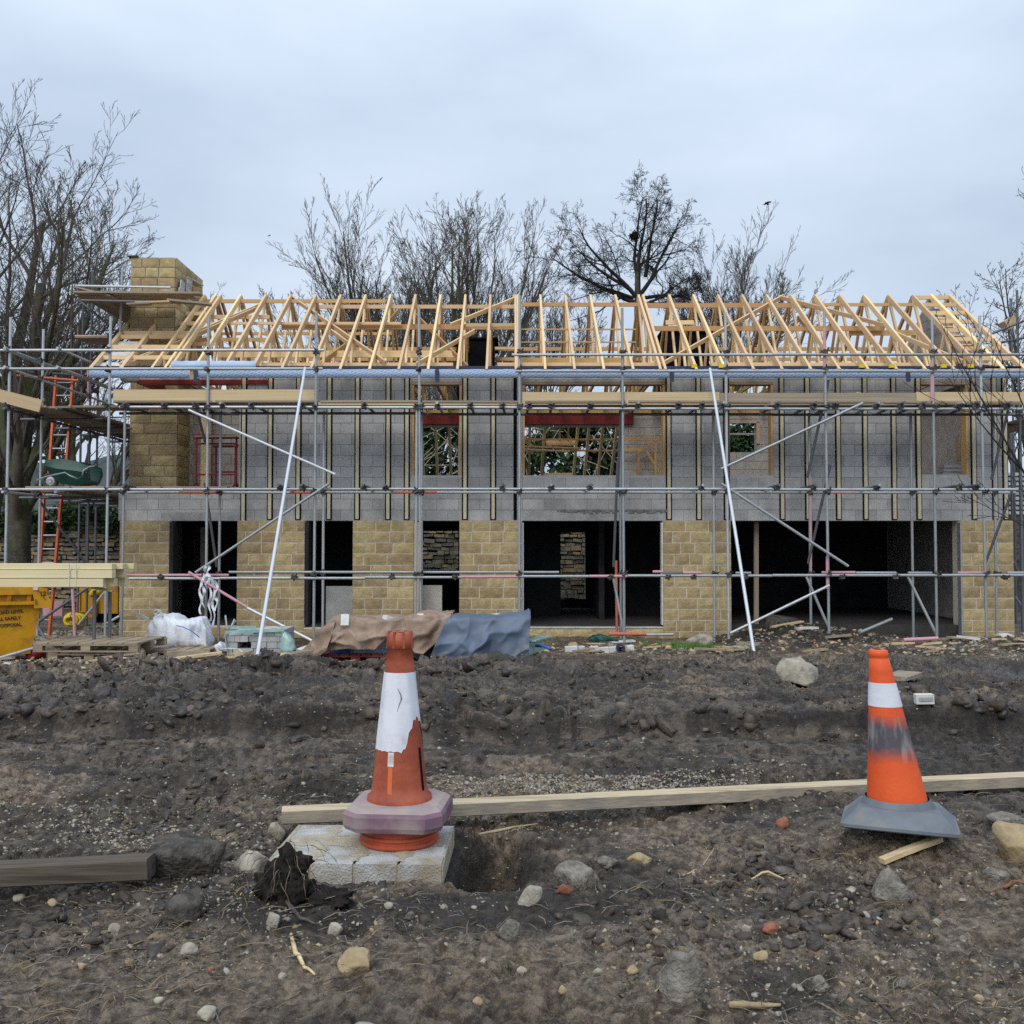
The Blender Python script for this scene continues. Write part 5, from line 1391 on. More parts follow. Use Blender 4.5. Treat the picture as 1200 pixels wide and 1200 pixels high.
def plank_mat():
    m = wood_pos('dirty_plank', (.46, .37, .24), (.60, .50, .35), (.33, .25, .16))
    t = m.node_tree; N = t.nodes; L = t.links; b = N['Principled BSDF']
    src = b.inputs['Base Color'].links[0].from_socket
    # mud-greyed sides: the plank was laid wide face up, its sides have dried mud on them
    g = N.new('ShaderNodeTexCoord'); sp_ = N.new('ShaderNodeSeparateXYZ'); L.new(g.outputs['Normal'], sp_.inputs[0])
    mr = N.new('ShaderNodeMapRange'); mr.inputs['From Min'].default_value = .5; mr.inputs['From Max'].default_value = .9; mr.inputs['To Min'].default_value = .8; mr.inputs['To Max'].default_value = 0
    L.new(sp_.outputs[2], mr.inputs[0])
    nz = N.new('ShaderNodeTexNoise'); nz.inputs['Scale'].default_value = 5; nz.inputs['Detail'].default_value = 8; g2_ = N.new('ShaderNodeNewGeometry'); L.new(g2_.outputs['Position'], nz.inputs['Vector'])
    m2 = N.new('ShaderNodeMapRange'); m2.inputs['From Min'].default_value = .32; m2.inputs['From Max'].default_value = .60; m2.inputs['To Min'].default_value = .55; L.new(nz.outputs[0], m2.inputs[0])
    mm = N.new('ShaderNodeMath'); mm.operation = 'MULTIPLY'; L.new(mr.outputs[0], mm.inputs[0]); L.new(m2.outputs[0], mm.inputs[1])
    x = N.new('ShaderNodeMix'); x.data_type = 'RGBA'; L.new(mm.outputs[0], x.inputs['Factor']); L.new(src, x.inputs['A']); x.inputs['B'].default_value = (.20, .19, .17, 1)
    L.new(x.outputs['Result'], b.inputs['Base Color'])
    return m
M['plank'] = plank_mat()
M['beam_brown'] = wood_pos('brown_beam', (.080, .064, .050), (.130, .106, .083), (.05, .04, .032))
pa = Vector((xat(329, 955, 6.0), 6.03, SLAB_Z + .045)); pb = Vector((xat(1270, 915, 7.0), 7.0, .028))
timber('plank', 'long pale plank lying across the mud between the two cones', 'plank', pa, pb, .125, .082, M['plank'], 2, wav=.007)
bz = zat(1018, 4.92)
timber('timber_beam', 'square brown timber beam cut by the edge of the picture', 'timber', (-3.3, 4.98, gz(-3, 4.98) + .05), (xat(172, 1018, 4.92), 4.98, zat(1020, 4.92)), .12, .102, M['beam_brown'], 4, wav=.002)
timber('wood_offcut', 'short tan batten offcut wedged under the grey cone base', 'timber', (xat(1033, 996, 5.45), 5.45, gz(xat(1033, 996, 5.45), 5.45) + .02), (xat(1107, 988, 5.5), 5.56, gz(xat(1107, 988, 5.5), 5.56) + .035), .05, .03, M['board'], 3, wav=.003, nb=8)

# ------------------------------------------------------------------ rocks, bricks, sticks
def ico(sub):
    import bmesh
    bm = bmesh.new(); bmesh.ops.create_icosphere(bm, subdivisions=sub, radius=1)
    V = np.array([v.co[:] for v in bm.verts]); F = np.array([[v.index for v in f.verts] for f in bm.faces]); bm.free()
    return V, F
ICO1, ICO2, ICO3, ICO4 = ico(1), ico(2), ico(3), ico(4)
def rock_verts(V, seed, rough=.22, facets=16):
    r_ = np.random.default_rng(seed)
    out = V.copy()
    for _ in range(facets):                       # knock flats off it
        n = r_.normal(0, 1, 3); n /= np.linalg.norm(n); d = r_.uniform(.55, .86)
        s = out @ n; out = out - np.clip(s - d, 0, 9)[:, None] * n * .9
    for f, a in ((1.6, rough * .5), (3.7, rough * .3), (8, rough * .14)):
        ph = r_.random(3) * 6
        out = out * (1 + a * (np.sin(V[:, :1] * f + ph[0]) * np.sin(V[:, 1:2] * f * 1.1 + ph[1]) + np.sin(V[:, 2:] * f * .9 + ph[2]) * .6 * np.sin(V[:, :1] * f * 1.7)))
    return out
def rock(label, px, py0, py1, wpx, mk_, seed, depth=None, name='rock', cat='rock', group=None, sink=.42, lv=None, sq=1.0, rot=None):
    """px centre, py0 top row, py1 bottom row where it meets the mud, wpx width"""
    Y = depth or yground(py1, -.03)
    sc_ = Y / 1200
    x = xat(px, py1, Y); w, h = wpx * sc_, (py1 - py0) * sc_
    V, F = lv or ICO3
    P = rock_verts(V, seed)
    e = P.max(0) - P.min(0)
    P = (P - (P.max(0) + P.min(0)) / 2) / e * np.array([w, w * .8 * sq, h * (1 + sink)])
    if rot:
        c_, s_ = math.cos(rot), math.sin(rot); P = np.stack([P[:, 0] * c_ - P[:, 2] * s_, P[:, 1], P[:, 0] * s_ + P[:, 2] * c_], -1)
    yc = Y + w * .3
    zb_ = gz(x, yc)
    P = P + np.array([x, yc, min(zb_, zat(py1, Y) + .05) - h * sink + (P[:, 2].max() - P[:, 2].min()) / 2])
    o = mk(name, P, F, M[mk_], None, smooth=False)
    return tag(o, label, cat, group)
GR = 'loose stones on the mud'
rock('large buff boulder on the mud right of centre, below the garage opening', 937, 771, 801, 50, 'rock_pale', 3, lv=ICO4, sink=.15)
rock('flat dark boulder beside the end of the brown beam', 214, 969, 1014, 95, 'rock_dark', 5, 5.05, lv=ICO4, rot=.22)
rock('rough pale rock between the dark boulder and the block slab', 288, 976, 1006, 44, 'rock_pale', 6, 5.2, lv=ICO4)
rock('mottled grey rock on the mud below the bright orange cone', 1050, 1016, 1053, 47, 'rock_grey', 7, lv=ICO4)
rock('smooth buff stone cut by the frame beside the bright cone', 1203, 950, 993, 56, 'rock_tan', 8, 5.45, lv=ICO4)
rock('brown flat rock tilted over a dark hollow right of the block slab', 677, 1002, 1030, 56, 'rock_grey', 9, 5.0, lv=ICO4, rot=-.12)
rock('long pale stone leaning in the soil below the pit', 620, 1030, 1058, 22, 'rock_pale', 10, 4.75, rot=-.6)
rock('grey rounded stone alone in the dark soil below the pit', 596, 1080, 1101, 29, 'rock_grey', 11, lv=ICO4)
rock('small flat stone on the mud right of the tilted brown rock', 713, 994, 1005, 26, 'rock_grey', 12)
rock('flat brown stone behind the tilted brown rock, further right', 750, 991, 1002, 30, 'rock_tan', 13)
rock('tan pointed stone beside the bent stick', 413, 1118, 1141, 38, 'rock_tan', 14, lv=ICO4, rot=.15)
rock('big half buried rock at the bottom edge beside the long twig', 800, 1138, 1192, 56, 'rock_grey', 15, 3.75, lv=ICO4, sink=.5)
rock('small half buried rock in the loose soil right of the big one', 776, 1062, 1078, 22, 'rock_dark', 16)
rock('round pebble grey on top near the bottom right', 962, 1144, 1160, 20, 'rock_grey', 17)
rock('dark wet stone above the yellow plastic scrap', 957, 1105, 1119, 21, 'rock_dark', 18)
rock('white pebble in front of the root clump', 318, 1081, 1097, 17, 'rock_pale', 19)
rock('cream stone right of the root clump', 392, 1083, 1098, 18, 'rock_pale', 20)
rock('cream flat stone on the bare earth left of the root clump', 132, 1074, 1084, 14, 'rock_pale', 21)
rock('pale wedge stone on the bare earth below the brown beam', 220, 1106, 1119, 22, 'rock_pale', 22)
rock('round stone near the bottom left corner of the ground', 240, 1174, 1190, 23, 'rock_pale', 23)
rock('sooty log-like rock left of the roots', 213, 1064, 1096, 50, 'rock_dark', 24, 4.5, rot=.3)
rock('flat grey rock below the scatter of pebbles right of centre', 920, 1008, 1014, 22, 'rock_grey', 25)
rock('low grey stone near the right edge below the buff stone', 1172, 1010, 1021, 30, 'rock_grey', 26)
rock('light grey stone beside the plank end at the right edge', 1185, 930, 943, 40, 'rock_grey', 27, 6.0)
rock('dark clod beyond the faded cone on its right', 455, 915, 930, 20, 'rock_dark', 28, 6.6)
rock('pale rock half sunk at the very bottom edge left of centre', 428, 1192, 1206, 40, 'rock_pale', 29, 3.45)
rock('whitish stone lying near the left end of the plank', 322, 958, 976, 24, 'rock_pale', 30, 5.95)
rock('rusty stone fragment in the soil near the tilted brown rock', 662, 1023, 1033, 19, 'brick_red', 31, 4.9)
rock('red brick fragment on the mud left of the bright cone', 919, 954, 967, 15, 'brick_red', 32, name='brick_fragment', cat='brick')
rock('orange brick lump just beyond the plank', 824, 918, 927, 16, 'brick_red', 33, 6.75, name='brick_fragment', cat='brick')
rock('bright orange crumb of brick on the bare earth near the bottom', 904, 1082, 1091, 21, 'brick_red', 34, name='brick_fragment', cat='brick')
rock('orange brick fragment just behind the bright cone base', 1008, 944, 952, 20, 'rock_tan', 35, 6.0, name='brick_fragment', cat='brick')
rock('small white limestone lump above the mottled rock', 1000, 1036, 1044, 14, 'rock_pale', 36)
rock('yellow plastic scrap trodden into the earth', 893, 1114, 1123, 20, 'rock_tan', 37, name='plastic_scrap', cat='scrap')
rock('whitish pebble right of the yellow scrap at the bottom', 876, 1082, 1094, 12, 'rock_pale', 38)
rock('low pale rubble lump in the grass at the left garage pier', 821, 735, 752, 34, 'rock_pale', 39, 18.6)
rock('pale flat stone on the dark soil by the garage mouth', 868, 741, 747, 26, 'rock_pale', 40, 18.4)
# four smaller stones that differ in nothing one can see
for k, (px, py, w) in enumerate(((700, 1136, 13), (742, 1131, 15), (770, 1090, 11), (612, 1142, 14), (520, 1060, 10), (480, 1075, 12), (455, 1065, 11), (1100, 1078, 11), (1130, 1105, 12), (1150, 1180, 14), (1060, 1168, 12), (560, 1180, 14), (660, 1168, 12), (330, 1148, 11), (150, 1115, 12), (60, 1050, 13), (20, 1040, 14), (95, 1128, 11), (185, 1168, 12), (40, 1150, 13))):
    rock('small pale stone lying loose on the bare foreground earth', px, py - w * .55, py, w, random.choice(['rock_pale', 'rock_grey', 'rock_pale', 'rock_tan']), 60 + k, group=GR, lv=ICO2)
wb = thing('white_brick', 'small white brick lying alone on the mud beyond the bright cone', 'brick', (0, 0, 0))
Yr = np.linspace(7, 12, 400); hr_ = height(np.array([xat(1082, 833, q) for q in Yr]), Yr); zr_ = np.array([zat(833, q) for q in Yr])
Y = float(Yr[np.argmax(hr_ > zr_)]) + .06; x = xat(1082, 833, Y); z = max(gz(x, Y), zat(833, Y)) - .01
wb.location = (x, Y, z)
mb = MB(); mb.beam((x - .075, Y, z + .045), (x + .08, Y - .02, z + .05), .10, .085); mb.build('brick_body', M['white_stuff'], wb)
mb = MB(); mb.beam((x - .06, Y - .062, z + .05), (x + .06, Y - .077, z + .054), .004, .03); mb.build('frog', M['block'], wb)
def stick(label, pts, r, mk_='grey_board', name='stick', cat='stick', group=None, floor=-9.0):
    """pts: pixel rows on the ground plane"""
    P = []
    for px, py in pts:
        Y = yground(py, -.03); x = xat(px, py, Y); P.append(Vector((x, Y, max(floor, gz(x, Y)) + r * .8)))
    Q = [P[0]]
    for a, b in zip(P, P[1:]):
        for k in (1, 2, 3):
            c = a.lerp(b, k / 3); c.z = max(c.z, gz(c.x, c.y) + r * .7); Q.append(c)
    n = len(Q)
    V, F = tube_geo(Q, [r * (1 - .5 * abs(2 * i / (n - 1) - .7)) for i in range(n)], 6)
    o = mk(name, V, F, M[mk_], None, smooth=True)
    return tag(o, label, cat, group)
stick('bent pale stick below the root clump', [(341, 1102), (347, 1118), (357, 1133), (369, 1145)], .011, 'board')
stick('dark root arching out of the root clump', [(318, 1060), (335, 1076), (352, 1090), (372, 1094)], .012, 'rock_dark')
stick('thick pale stick at the bottom edge of the ground', [(855, 1183), (880, 1178), (915, 1180)], .016, 'rock_tan')
stick('forked long twig running to the bottom edge', [(1008, 1165), (1030, 1180), (1050, 1198)], .007, 'rock_dark')
stick('crooked pale twig on the mud left of the mottled rock', [(878, 1018), (900, 1015), (920, 1018), (936, 1023)], .007, 'board')
stick('broken grey branch in the soil near the big half buried rock', [(737, 1145), (752, 1138), (760, 1122), (771, 1118)], .012, 'rock_grey')
stick('reddish splinter of wood at the right edge', [(1176, 1030), (1190, 1028), (1215, 1029)], .011, 'brick_red')
stick('rusty root lying across the top of the pit', [(562, 978), (585, 974), (602, 970), (630, 966)], .010, 'rock_tan', floor=-.035)
stick('thin straw stalk low on the right', [(800, 1010), (820, 1000), (840, 985)], .003, 'board')
# root clump: peat lump with dangling roots
rx, ry = xat(331, 1062, 4.62), 4.66
rc = thing('root_clump', 'upturned clump of black peat with hanging roots in front of the slab', 'root clump', (rx, ry, gz(rx, ry)))
for k, (ox, oy, sx, sz, oz) in enumerate(((0, 0, .12, .12, .08), (.08, -.05, .11, .08, .03), (-.06, .03, .09, .09, .05), (.20, -.04, .12, .045, .01), (.03, .05, .08, .09, .14))):
    q = ICO4[0]; nn = fbm(q[:, 0] * 3.3 + 9 * k, q[:, 2] * 3.3 + q[:, 1] * 2.7, 5, 17 + k, .62)
    P = rock_verts(q, 77 + k, .3, 4) * (1 + .55 * nn[:, None]) * np.array([sx, sx * .9, sz]) + np.array([rx + ox, ry + oy, gz(rx + ox, ry + oy) + oz])
    mk('peat_lump', P, ICO4[1], M['peat'], rc, smooth=True)
r5 = random.Random(12)
for k in range(40):
    a = r5.uniform(-2.9, -.2); p = Vector((rx + .15 * math.cos(a), ry + .13 * math.sin(a), gz(rx, ry) + r5.uniform(.06, .30)))
    d = Vector((math.cos(a), math.sin(a) * .8, .25)).normalized(); pts = [p]
    for i in range(7):
        d = (d + Vector((r5.uniform(-.4, .4), r5.uniform(-.3, .3), -.28))).normalized(); q = pts[-1] + d * r5.uniform(.010, .030)
        q.z = max(q.z, gz(q.x, q.y) + .004); pts.append(q)
    V, F = tube_geo(pts, [r5.uniform(.0008, .0022) * (1 - .1 * i) for i in range(8)], 5); mk('root', V, F, M['straw' if k % 4 == 0 else 'rock_dark'], rc, smooth=True)
# gravel, clods, twigs and straw: nobody could count them
def scatter(name, label, pos, size, mats_, prob, seed, flat=.65, base=ICO1):
    r_ = np.random.default_rng(seed); V0, F0 = base; n = len(pos); nv = len(V0)
    ax = r_.uniform(.55, 1.25, (n, 1, 3)) * np.array([1, 1, flat]) * size[:, None, None]
    W = V0[None] * (1 + r_.uniform(-.5, .42, (n, nv, 1))) * ax
    sh = r_.normal(0, .45, (n, 1)); W[..., 2] += W[..., 0] * sh
    t = r_.uniform(0, 6.28, n); c_, s_ = np.cos(t)[:, None], np.sin(t)[:, None]
    P = np.stack([W[..., 0] * c_ - W[..., 1] * s_, W[..., 0] * s_ + W[..., 1] * c_, W[..., 2]], -1)
    z = height(pos[:, 0], pos[:, 1]) - size * flat * .15
    P[..., 0] += pos[:, :1]; P[..., 1] += pos[:, 1:2]; P[..., 2] += z[:, None]
    F = (F0[None] + (np.arange(n) * nv)[:, None, None]).reshape(-1, 3)
    mi = np.repeat(r_.choice(len(mats_), n, p=prob), len(F0))
    o = mk(name, P.reshape(-1, 3), F, mats_, None, mi=mi)
    o['kind'] = 'stuff'; o['label'] = label
    return o
CHUNK = (np.array([(x, y, z) for z in (-.75, .75) for y in (-.8, .8) for x in (-.85, .85)] + [(0, -1.1, .1), (.1, .05, .95)]),
         np.array([(0, 2, 1), (1, 2, 3), (0, 1, 8), (1, 5, 8), (5, 4, 8), (4, 0, 8), (2, 6, 3), (3, 6, 7), (0, 4, 2), (2, 4, 6), (1, 3, 5), (3, 7, 5), (4, 5, 9), (5, 7, 9), (7, 6, 9), (6, 4, 9)]))
def pts_uniform(n, y0, y1, u=.60, power=1.0):
    s = rng.random(n); y = 1 / (1 / y0 + (1 / y1 - 1 / y0) * s ** power)
    return np.stack([y * rng.uniform(-u, u, n), y], -1)
def keep(pos, thr, f, k):
    return pos[fbm(pos[:, 0] * f, pos[:, 1] * f, 3, k) + .25 * rng.normal(0, .5, len(pos)) > thr]
gm = [M['rock_grey'], M['rock_pale'], M['rock_tan'], M['rock_dark'], M['brick_red']]
P = np.concatenate([keep(pts_uniform(12000, 3.2, 9.2), .06, .9, 5), keep(pts_uniform(5000, 9, 19), .05, .7, 6),
                    np.stack([rng.normal(.35, .9, 2200), rng.normal(7.05, .30, 2200)], -1), np.stack([rng.normal(-2.3, .8, 1800), rng.normal(5.9, .45, 1800)], -1),
                    np.stack([rng.normal(-1.25, .35, 700), rng.normal(5.0, .3, 700)], -1)])
P = P[(np.abs(P[:, 0] + .78) > .5) | (np.abs(P[:, 1] - 5.62) > .4)]
scatter('gravel', 'loose gravel and stone chips strewn over the mud', P, .0035 + .012 * rng.random(len(P)) ** 4 + .0006 * P[:, 1], gm, [.45, .25, .15, .146, .004], 1)
P = np.stack([rng.normal(-7.6, 1.3, 1500), rng.normal(14.9, .55, 1500)], -1)
scatter('wood_chips', 'pale chips and sawdust in front of the pallets', P, .02 + .02 * rng.random(len(P)), [M['board'], M['rock_pale'], M['rock_tan']], [.4, .35, .25], 2, flat=.35)
P = keep(pts_uniform(9000, 4.2, 16.0), .05, .6, 8)
scatter('mud_clods', 'crumbled clods of dark wet mud', P, .006 + .028 * rng.random(len(P)) ** 3 + .0012 * P[:, 1], [M['clod'], M['clod_dark']], [.7, .3], 3, flat=.6, base=CHUNK)
P = keep(np.stack([rng.uniform(-8.5, 8.5, 7000), 9.3 + 5.0 * rng.random(7000) ** 1.2], -1), .0, .7, 18)
P = P[smear(P[:, 0], P[:, 1]) < .35]
scatter('mud_lumps', 'broken lumps of wet mud thrown up along the wheel ruts', P, .018 + .075 * rng.random(len(P)) ** 2.6, [M['clod'], M['clod_dark'], M['clod_pale']], [.5, .4, .1], 13, flat=.6, base=CHUNK)
P = np.stack([rng.normal(.55, .62, 4200), rng.normal(7.0, .22, 4200)], -1)
P = np.concatenate([P, keep(np.stack([rng.normal(-2.5, 1.0, 5200), rng.normal(5.95, .55, 5200)], -1), -.02, 1.1, 24), keep(np.stack([rng.normal(.4, 2.6, 3000), rng.normal(6.4, .5, 3000)], -1), .04, 1.1, 25)])
P = P[(np.abs(P[:, 0] + .80) > .52) | (np.abs(P[:, 1] - 5.62) > .42)]
scatter('pale_gravel', 'pale crushed stone in patches beyond the plank and behind the brown beam', P, .005 + .013 * rng.random(len(P)) ** 2.4, [M['rock_pale'], M['rock_grey'], M['rock_tan']], [.6, .25, .15], 14, flat=.6)
V, F, nv = [], [], 0
r8 = random.Random(44)
for k in range(170):
    x, y = r8.uniform(-9.3, -1.2), r8.uniform(14.5, 16.6)
    if r8.random() < .3: x, y = r8.uniform(1, 9.5), r8.uniform(17.6, 19.2)
    L = r8.uniform(.06, .5); a = r8.uniform(-.6, .6) if r8.random() < .7 else r8.uniform(0, 3.1); z = gz(x, y) + .02
    mbx = MB(); mbx.beam((x, y, z), (x + L * math.cos(a), y + L * math.sin(a), z + r8.uniform(-.02, .05)), r8.uniform(.03, .12), r8.uniform(.012, .04))
    V.append(mbx.V[0]); F += [tuple(i + nv for i in f) for f in BOXF]; nv += 8
o = mk('timber_offcuts', np.concatenate(V), F, [M['board'], M['grey_board'], M['rock_tan'], M['white_stuff']], mi=np.random.default_rng(3).choice(4, len(F) // 6, p=[.35, .35, .2, .1]).repeat(6)); o['kind'] = 'stuff'; o['label'] = 'splinters and offcuts of timber trodden in before the house'
P = np.stack([rng.uniform(-9.6, -7.9, 900), rng.uniform(19.2, 26, 900)], -1)
scatter('rubble', 'grey rubble on the ground beside the gable', P, .05 + .06 * rng.random(len(P)), [M['rock_grey'], M['rock_pale'], M['rock_tan']], [.5, .3, .2], 4, flat=.6)
P = np.concatenate([np.stack([rng.normal(1.9, 1.2, 500), rng.normal(18.4, .5, 500)], -1), np.stack([rng.normal(8.6, 1.6, 700), rng.normal(18.2, .7, 700)], -1), np.stack([rng.normal(5.4, 1.2, 500), rng.normal(19.3, .7, 500)], -1)])
scatter('builders_rubble', 'broken bits of stone and mortar along the foot of the house', P, .02 + .05 * rng.random(len(P)) ** 2, gm + [M['board']], [.3, .18, .2, .22, .02, .08], 5, flat=.6)
V, F, nv = [], [], 0
Q = keep(pts_uniform(5200, 3.2, 13, power=1.0), .0, .7, 10)
for x, y, z_ in zip(Q[:, 0], Q[:, 1], height(Q[:, 0], Q[:, 1])):
    L = random.uniform(.03, .10) + .008 * y; a = random.uniform(0, 6.28); r_ = random.uniform(.0007, .0018) + .0002 * y
    p = Vector((x, y, z_ + .006)); d = Vector((math.cos(a), math.sin(a), random.uniform(-.1, .25))) * L
    m = p + d * .5 + Vector((random.uniform(-.01, .01), random.uniform(-.01, .01), .008))
    v, f = tube_geo([p, m, p + d], [r_, r_, r_ * .5], 3, False); V.append(v); F += [tuple(i + nv for i in q) for q in f]; nv += len(v)
o = mk('twig_litter', np.concatenate(V), F, [M['straw'], M['rock_dark'], M['rock_grey']], mi=np.random.default_rng(4).choice(3, len(F) // 6, p=[.35, .35, .3]).repeat(6)); o['kind'] = 'stuff'; o['label'] = 'thin twigs and straw trodden into the mud'
# grass tufts by the threshold, a seedling by the pit
V, F = [], []
for cx_, cy_, n, sx, sy, hh in ((xat(783, 752, 18.9), 18.9, 420, .32, .10, .10), (xat(818, 757, 18.5), 18.5, 420, .20, .10, .11), (xat(688, 985, 5.2), 5.25, 12, .014, .014, .06)):
    zc_ = gz(cx_, cy_)
    for k in range(n):
        x, y = random.gauss(cx_, sx), random.gauss(cy_, sy); z = zc_; a = random.uniform(0, 6.28); w = .006 if n > 50 else .003; h = hh * random.uniform(.5, 1.3)
        dx, dy = random.gauss(0, .3) * h, random.gauss(0, .3) * h; i = len(V)
        V += [(x - w * math.cos(a), y - w * math.sin(a), z), (x + w * math.cos(a), y + w * math.sin(a), z), (x + dx, y + dy, z + h)]; F.append((i, i + 1, i + 2))
o = mk('grass', V, F, M['grass']); o['kind'] = 'stuff'; o['label'] = 'small tufts of bright green grass at the foot of the house'

# ------------------------------------------------------------------ yard goods along the foot of the house
M['skip'] = mat('skip_yellow', (.48, .225, .005), (.57, .29, .01), 3, rough=.5, c2=(.25, .11, .02), c2scale=3.4, c2amt=(.56, .74), bump=.3, bscale=6)
M['skip_dark'] = mat('skip_shadow_steel', (.10, .05, .008), (.16, .08, .012), 4, rough=.7)
M['ink'] = mat('worn_stencil', (.022, .015, .008), (.15, .08, .01), 30, rough=.7, ramp=(.5, .68))
M['hose'] = mat('yellow_plastic', (.70, .50, .01), (.78, .58, .03), 6, rough=.45)
M['plastic_white'] = mat('white_woven_plastic', (.62, .65, .70), (.76, .78, .82), 4, rough=.6, bump=.4, bscale=30, c2=(.46, .43, .40), c2scale=3, c2amt=(.58, .74))
M['tarp_blue'] = mat('blue_tarp', (.085, .112, .165), (.13, .165, .23), 3, rough=.55, spec=.4, c2=(.22, .225, .22), c2scale=1.1, c2amt=(.58, .85), bump=.12, bscale=14)
M['hessian'] = mat('hessian', (.24, .165, .12), (.38, .28, .215), 6, rough=.95, bump=.6, bscale=120, c2=(.21, .145, .105), c2scale=2.5)
M['pallet'] = mat('pallet_wood', (.24, .185, .125), (.38, .31, .225), 3, stretch=(1, 8, 8), rough=.9, rnd=.15, c2=(.13, .10, .075), c2scale=1)
M['pallet_red'] = mat('red_pallet', (.26, .045, .038), (.36, .08, .065), 4, rough=.8, c2=(.14, .05, .045), c2scale=4)
M['sheet_blue'] = mat('blue_sheets', (.33, .43, .55), (.45, .54, .66), 4, rough=.6)
M['bag_blue'] = mat('bright_blue_bag', (.02, .11, .42), (.03, .16, .55), 4, rough=.5)
M['strap_green'] = mat('green_film', (.22, .38, .36), (.38, .55, .52), 5, rough=.4)
M['timber_green'] = mat('pale_stock_timber', (.58, .49, .29), (.73, .64, .42), 2.2, coord='Object', stretch=(1, 10, 10), rough=.7, rnd=.10, c2=(.42, .33, .15), c2scale=2.2, c2amt=(.58, .75))
M['barrow'] = mat('barrow_green', (.008, .055, .042), (.014, .085, .065), 6, rough=.4, c2=(.05, .085, .08), c2scale=7, bump=.1)
M['tyre'] = mat('tyre', (.05, .05, .052), (.10, .10, .10), 9, rough=.85)

# skip, cut by the frame
SY0, SY1 = 15.7, 17.4
zr = zat(690, SY0); zg = zat(766, SY0)
xr = xat(53, 690, SY0); xb = xat(37, 765, SY0)
skip = thing('skip', 'yellow steel skip with stencilled black lettering under the stack of long timbers', 'skip', (xr, SY0, zg))
xl = xr - 3.6
V = [(xl, SY0, zr), (xr, SY0, zr), (xr, SY1, zr), (xl, SY1, zr), (xl + .55, SY0 + .10, zg), (xb, SY0 + .10, zg), (xb, SY1 - .1, zg), (xl + .55, SY1 - .1, zg)]
ti = .05
Vi = [(xl + ti, SY0 + ti, zr), (xr - ti, SY0 + ti, zr), (xr - ti, SY1 - ti, zr), (xl + ti, SY1 - ti, zr), (xl + .6, SY0 + .15, zg + .06), (xb - .05, SY0 + .15, zg + .06), (xb - .05, SY1 - .15, zg + .06), (xl + .6, SY1 - .15, zg + .06)]
F = [(0, 4, 5, 1), (1, 5, 6, 2), (2, 6, 7, 3), (3, 7, 4, 0), (4, 7, 6, 5)]
Fi = [(8 + 0, 8 + 1, 8 + 5, 8 + 4), (9, 10, 14, 13), (10, 11, 15, 14), (11, 8, 12, 15), (12, 13, 14, 15), (0, 1, 9, 8), (1, 2, 10, 9), (2, 3, 11, 10), (3, 0, 8, 11)]
mk('skip_body', V + Vi, F + Fi, M['skip'], skip)
mb = MB(); mb.beam((xl, SY0 - .02, zr - .03), (xr + .03, SY0 - .02, zr - .03), .10, .10); mb.beam((xr, SY0, zr - .03), (xr, SY1, zr - .03), .10, .10)
mb.build('rim', M['skip'], skip)
zl = zat(706, SY0)
mb = MB(); mb.beam((xl + .1, SY0 - .03, zl), (xr - .02, SY0 - .03, zl), .05, .05); mb.build('side_rib', M['skip'], skip)
for xx in (xat(37, 700, SY0), xat(16, 700, SY0), xr - 1.6):
    mb = MB(); mb.beam((xx, SY0 - .035, zr - .04), (xx - .03, SY0 + .01, zl - .02), .04, .06, up=(1, 0, 0)); mb.build('stiffener', M['skip'], skip)
# lifting lug: triangular plate with a slot and a pin bracket
lx0, lx1 = xat(39, 700, SY0), xat(58, 700, SY0)
y_ = SY0 - .07
V = []
for yy in (y_, y_ - .03):
    V += [(lx0, yy, zr + .0), (lx1 - .10, yy, zr + .0), (lx1 + .02, yy, zl + .03), (lx1 + .02, yy, zl - .08), (lx0 + .03, yy, zl - .08), (lx0 + .03, yy, zl + .03)]
F = [(0, 1, 2, 3, 4, 5), (11, 10, 9, 8, 7, 6)] + [(k, 6 + k, 6 + (k + 1) % 6, (k + 1) % 6) for k in range(6)]
mk('lifting_lug', V, F, M['skip'], skip)
mb = MB(); mb.beam((lx1 - .17, y_ - .036, zr - .01), (lx1 - .06, y_ - .036, zl + .05), .008, .035, up=(0, 1, 0)); mb.beam((lx0 + .05, y_ - .036, zl - .02), (lx0 + .05, y_ - .036, zl + .06), .01, .06, up=(0, 1, 0))
mb.build('lug_slot', M['skip_dark'], skip)
def text(name, s, loc, size, mk_, parent, rot=(R(90), 0, 0), shear=0, bold=.0):
    cu = bpy.data.curves.new(name, 'FONT'); cu.body = s; cu.size = size; cu.extrude = .001; cu.shear = shear; cu.offset = bold
    ob = bpy.data.objects.new(name + '_tmp', cu); col.objects.link(ob)
    bpy.context.view_layer.update()
    me = bpy.data.meshes.new_from_object(ob.evaluated_get(bpy.context.evaluated_depsgraph_get()))
    bpy.data.objects.remove(ob)
    me.materials.clear(); me.materials.append(M[mk_])
    o = bpy.data.objects.new(name, me); o.location = Vector(loc) - wloc(parent); o.rotation_euler = rot
    return link(o, parent)
def skin(z): return SY0 + .10 * (zr - z) / (zr - zg)
for s, px, py, sz in (('LOAD LEVEL', 1.0, 718.5, .068), ('FILL SAFELY', .2, 726.3, .068), ('& DISPOSAL', 1.0, 734, .066)):
    p = at(px, py, SY0 - .0); yy = skin(p.z)
    text('lettering', s, (p.x, yy - .012, p.z), sz, 'ink', skip, (R(90) - math.atan(.10 / (zr - zg)), R(-3), 0), .0, .002)
text('lettering', '12', (xat(47, 697, SY0), y_ - .034, zat(697.5, SY0)), .09, 'ink', skip, bold=.004)
boxo('sticker', xat(40, 690, SY0), xat(45, 690, SY0), y_ - .045, y_ - .038, zat(691, SY0), zat(686.5, SY0), 'white_stuff', skip)
skip.rotation_euler = (0, 0, R(25))
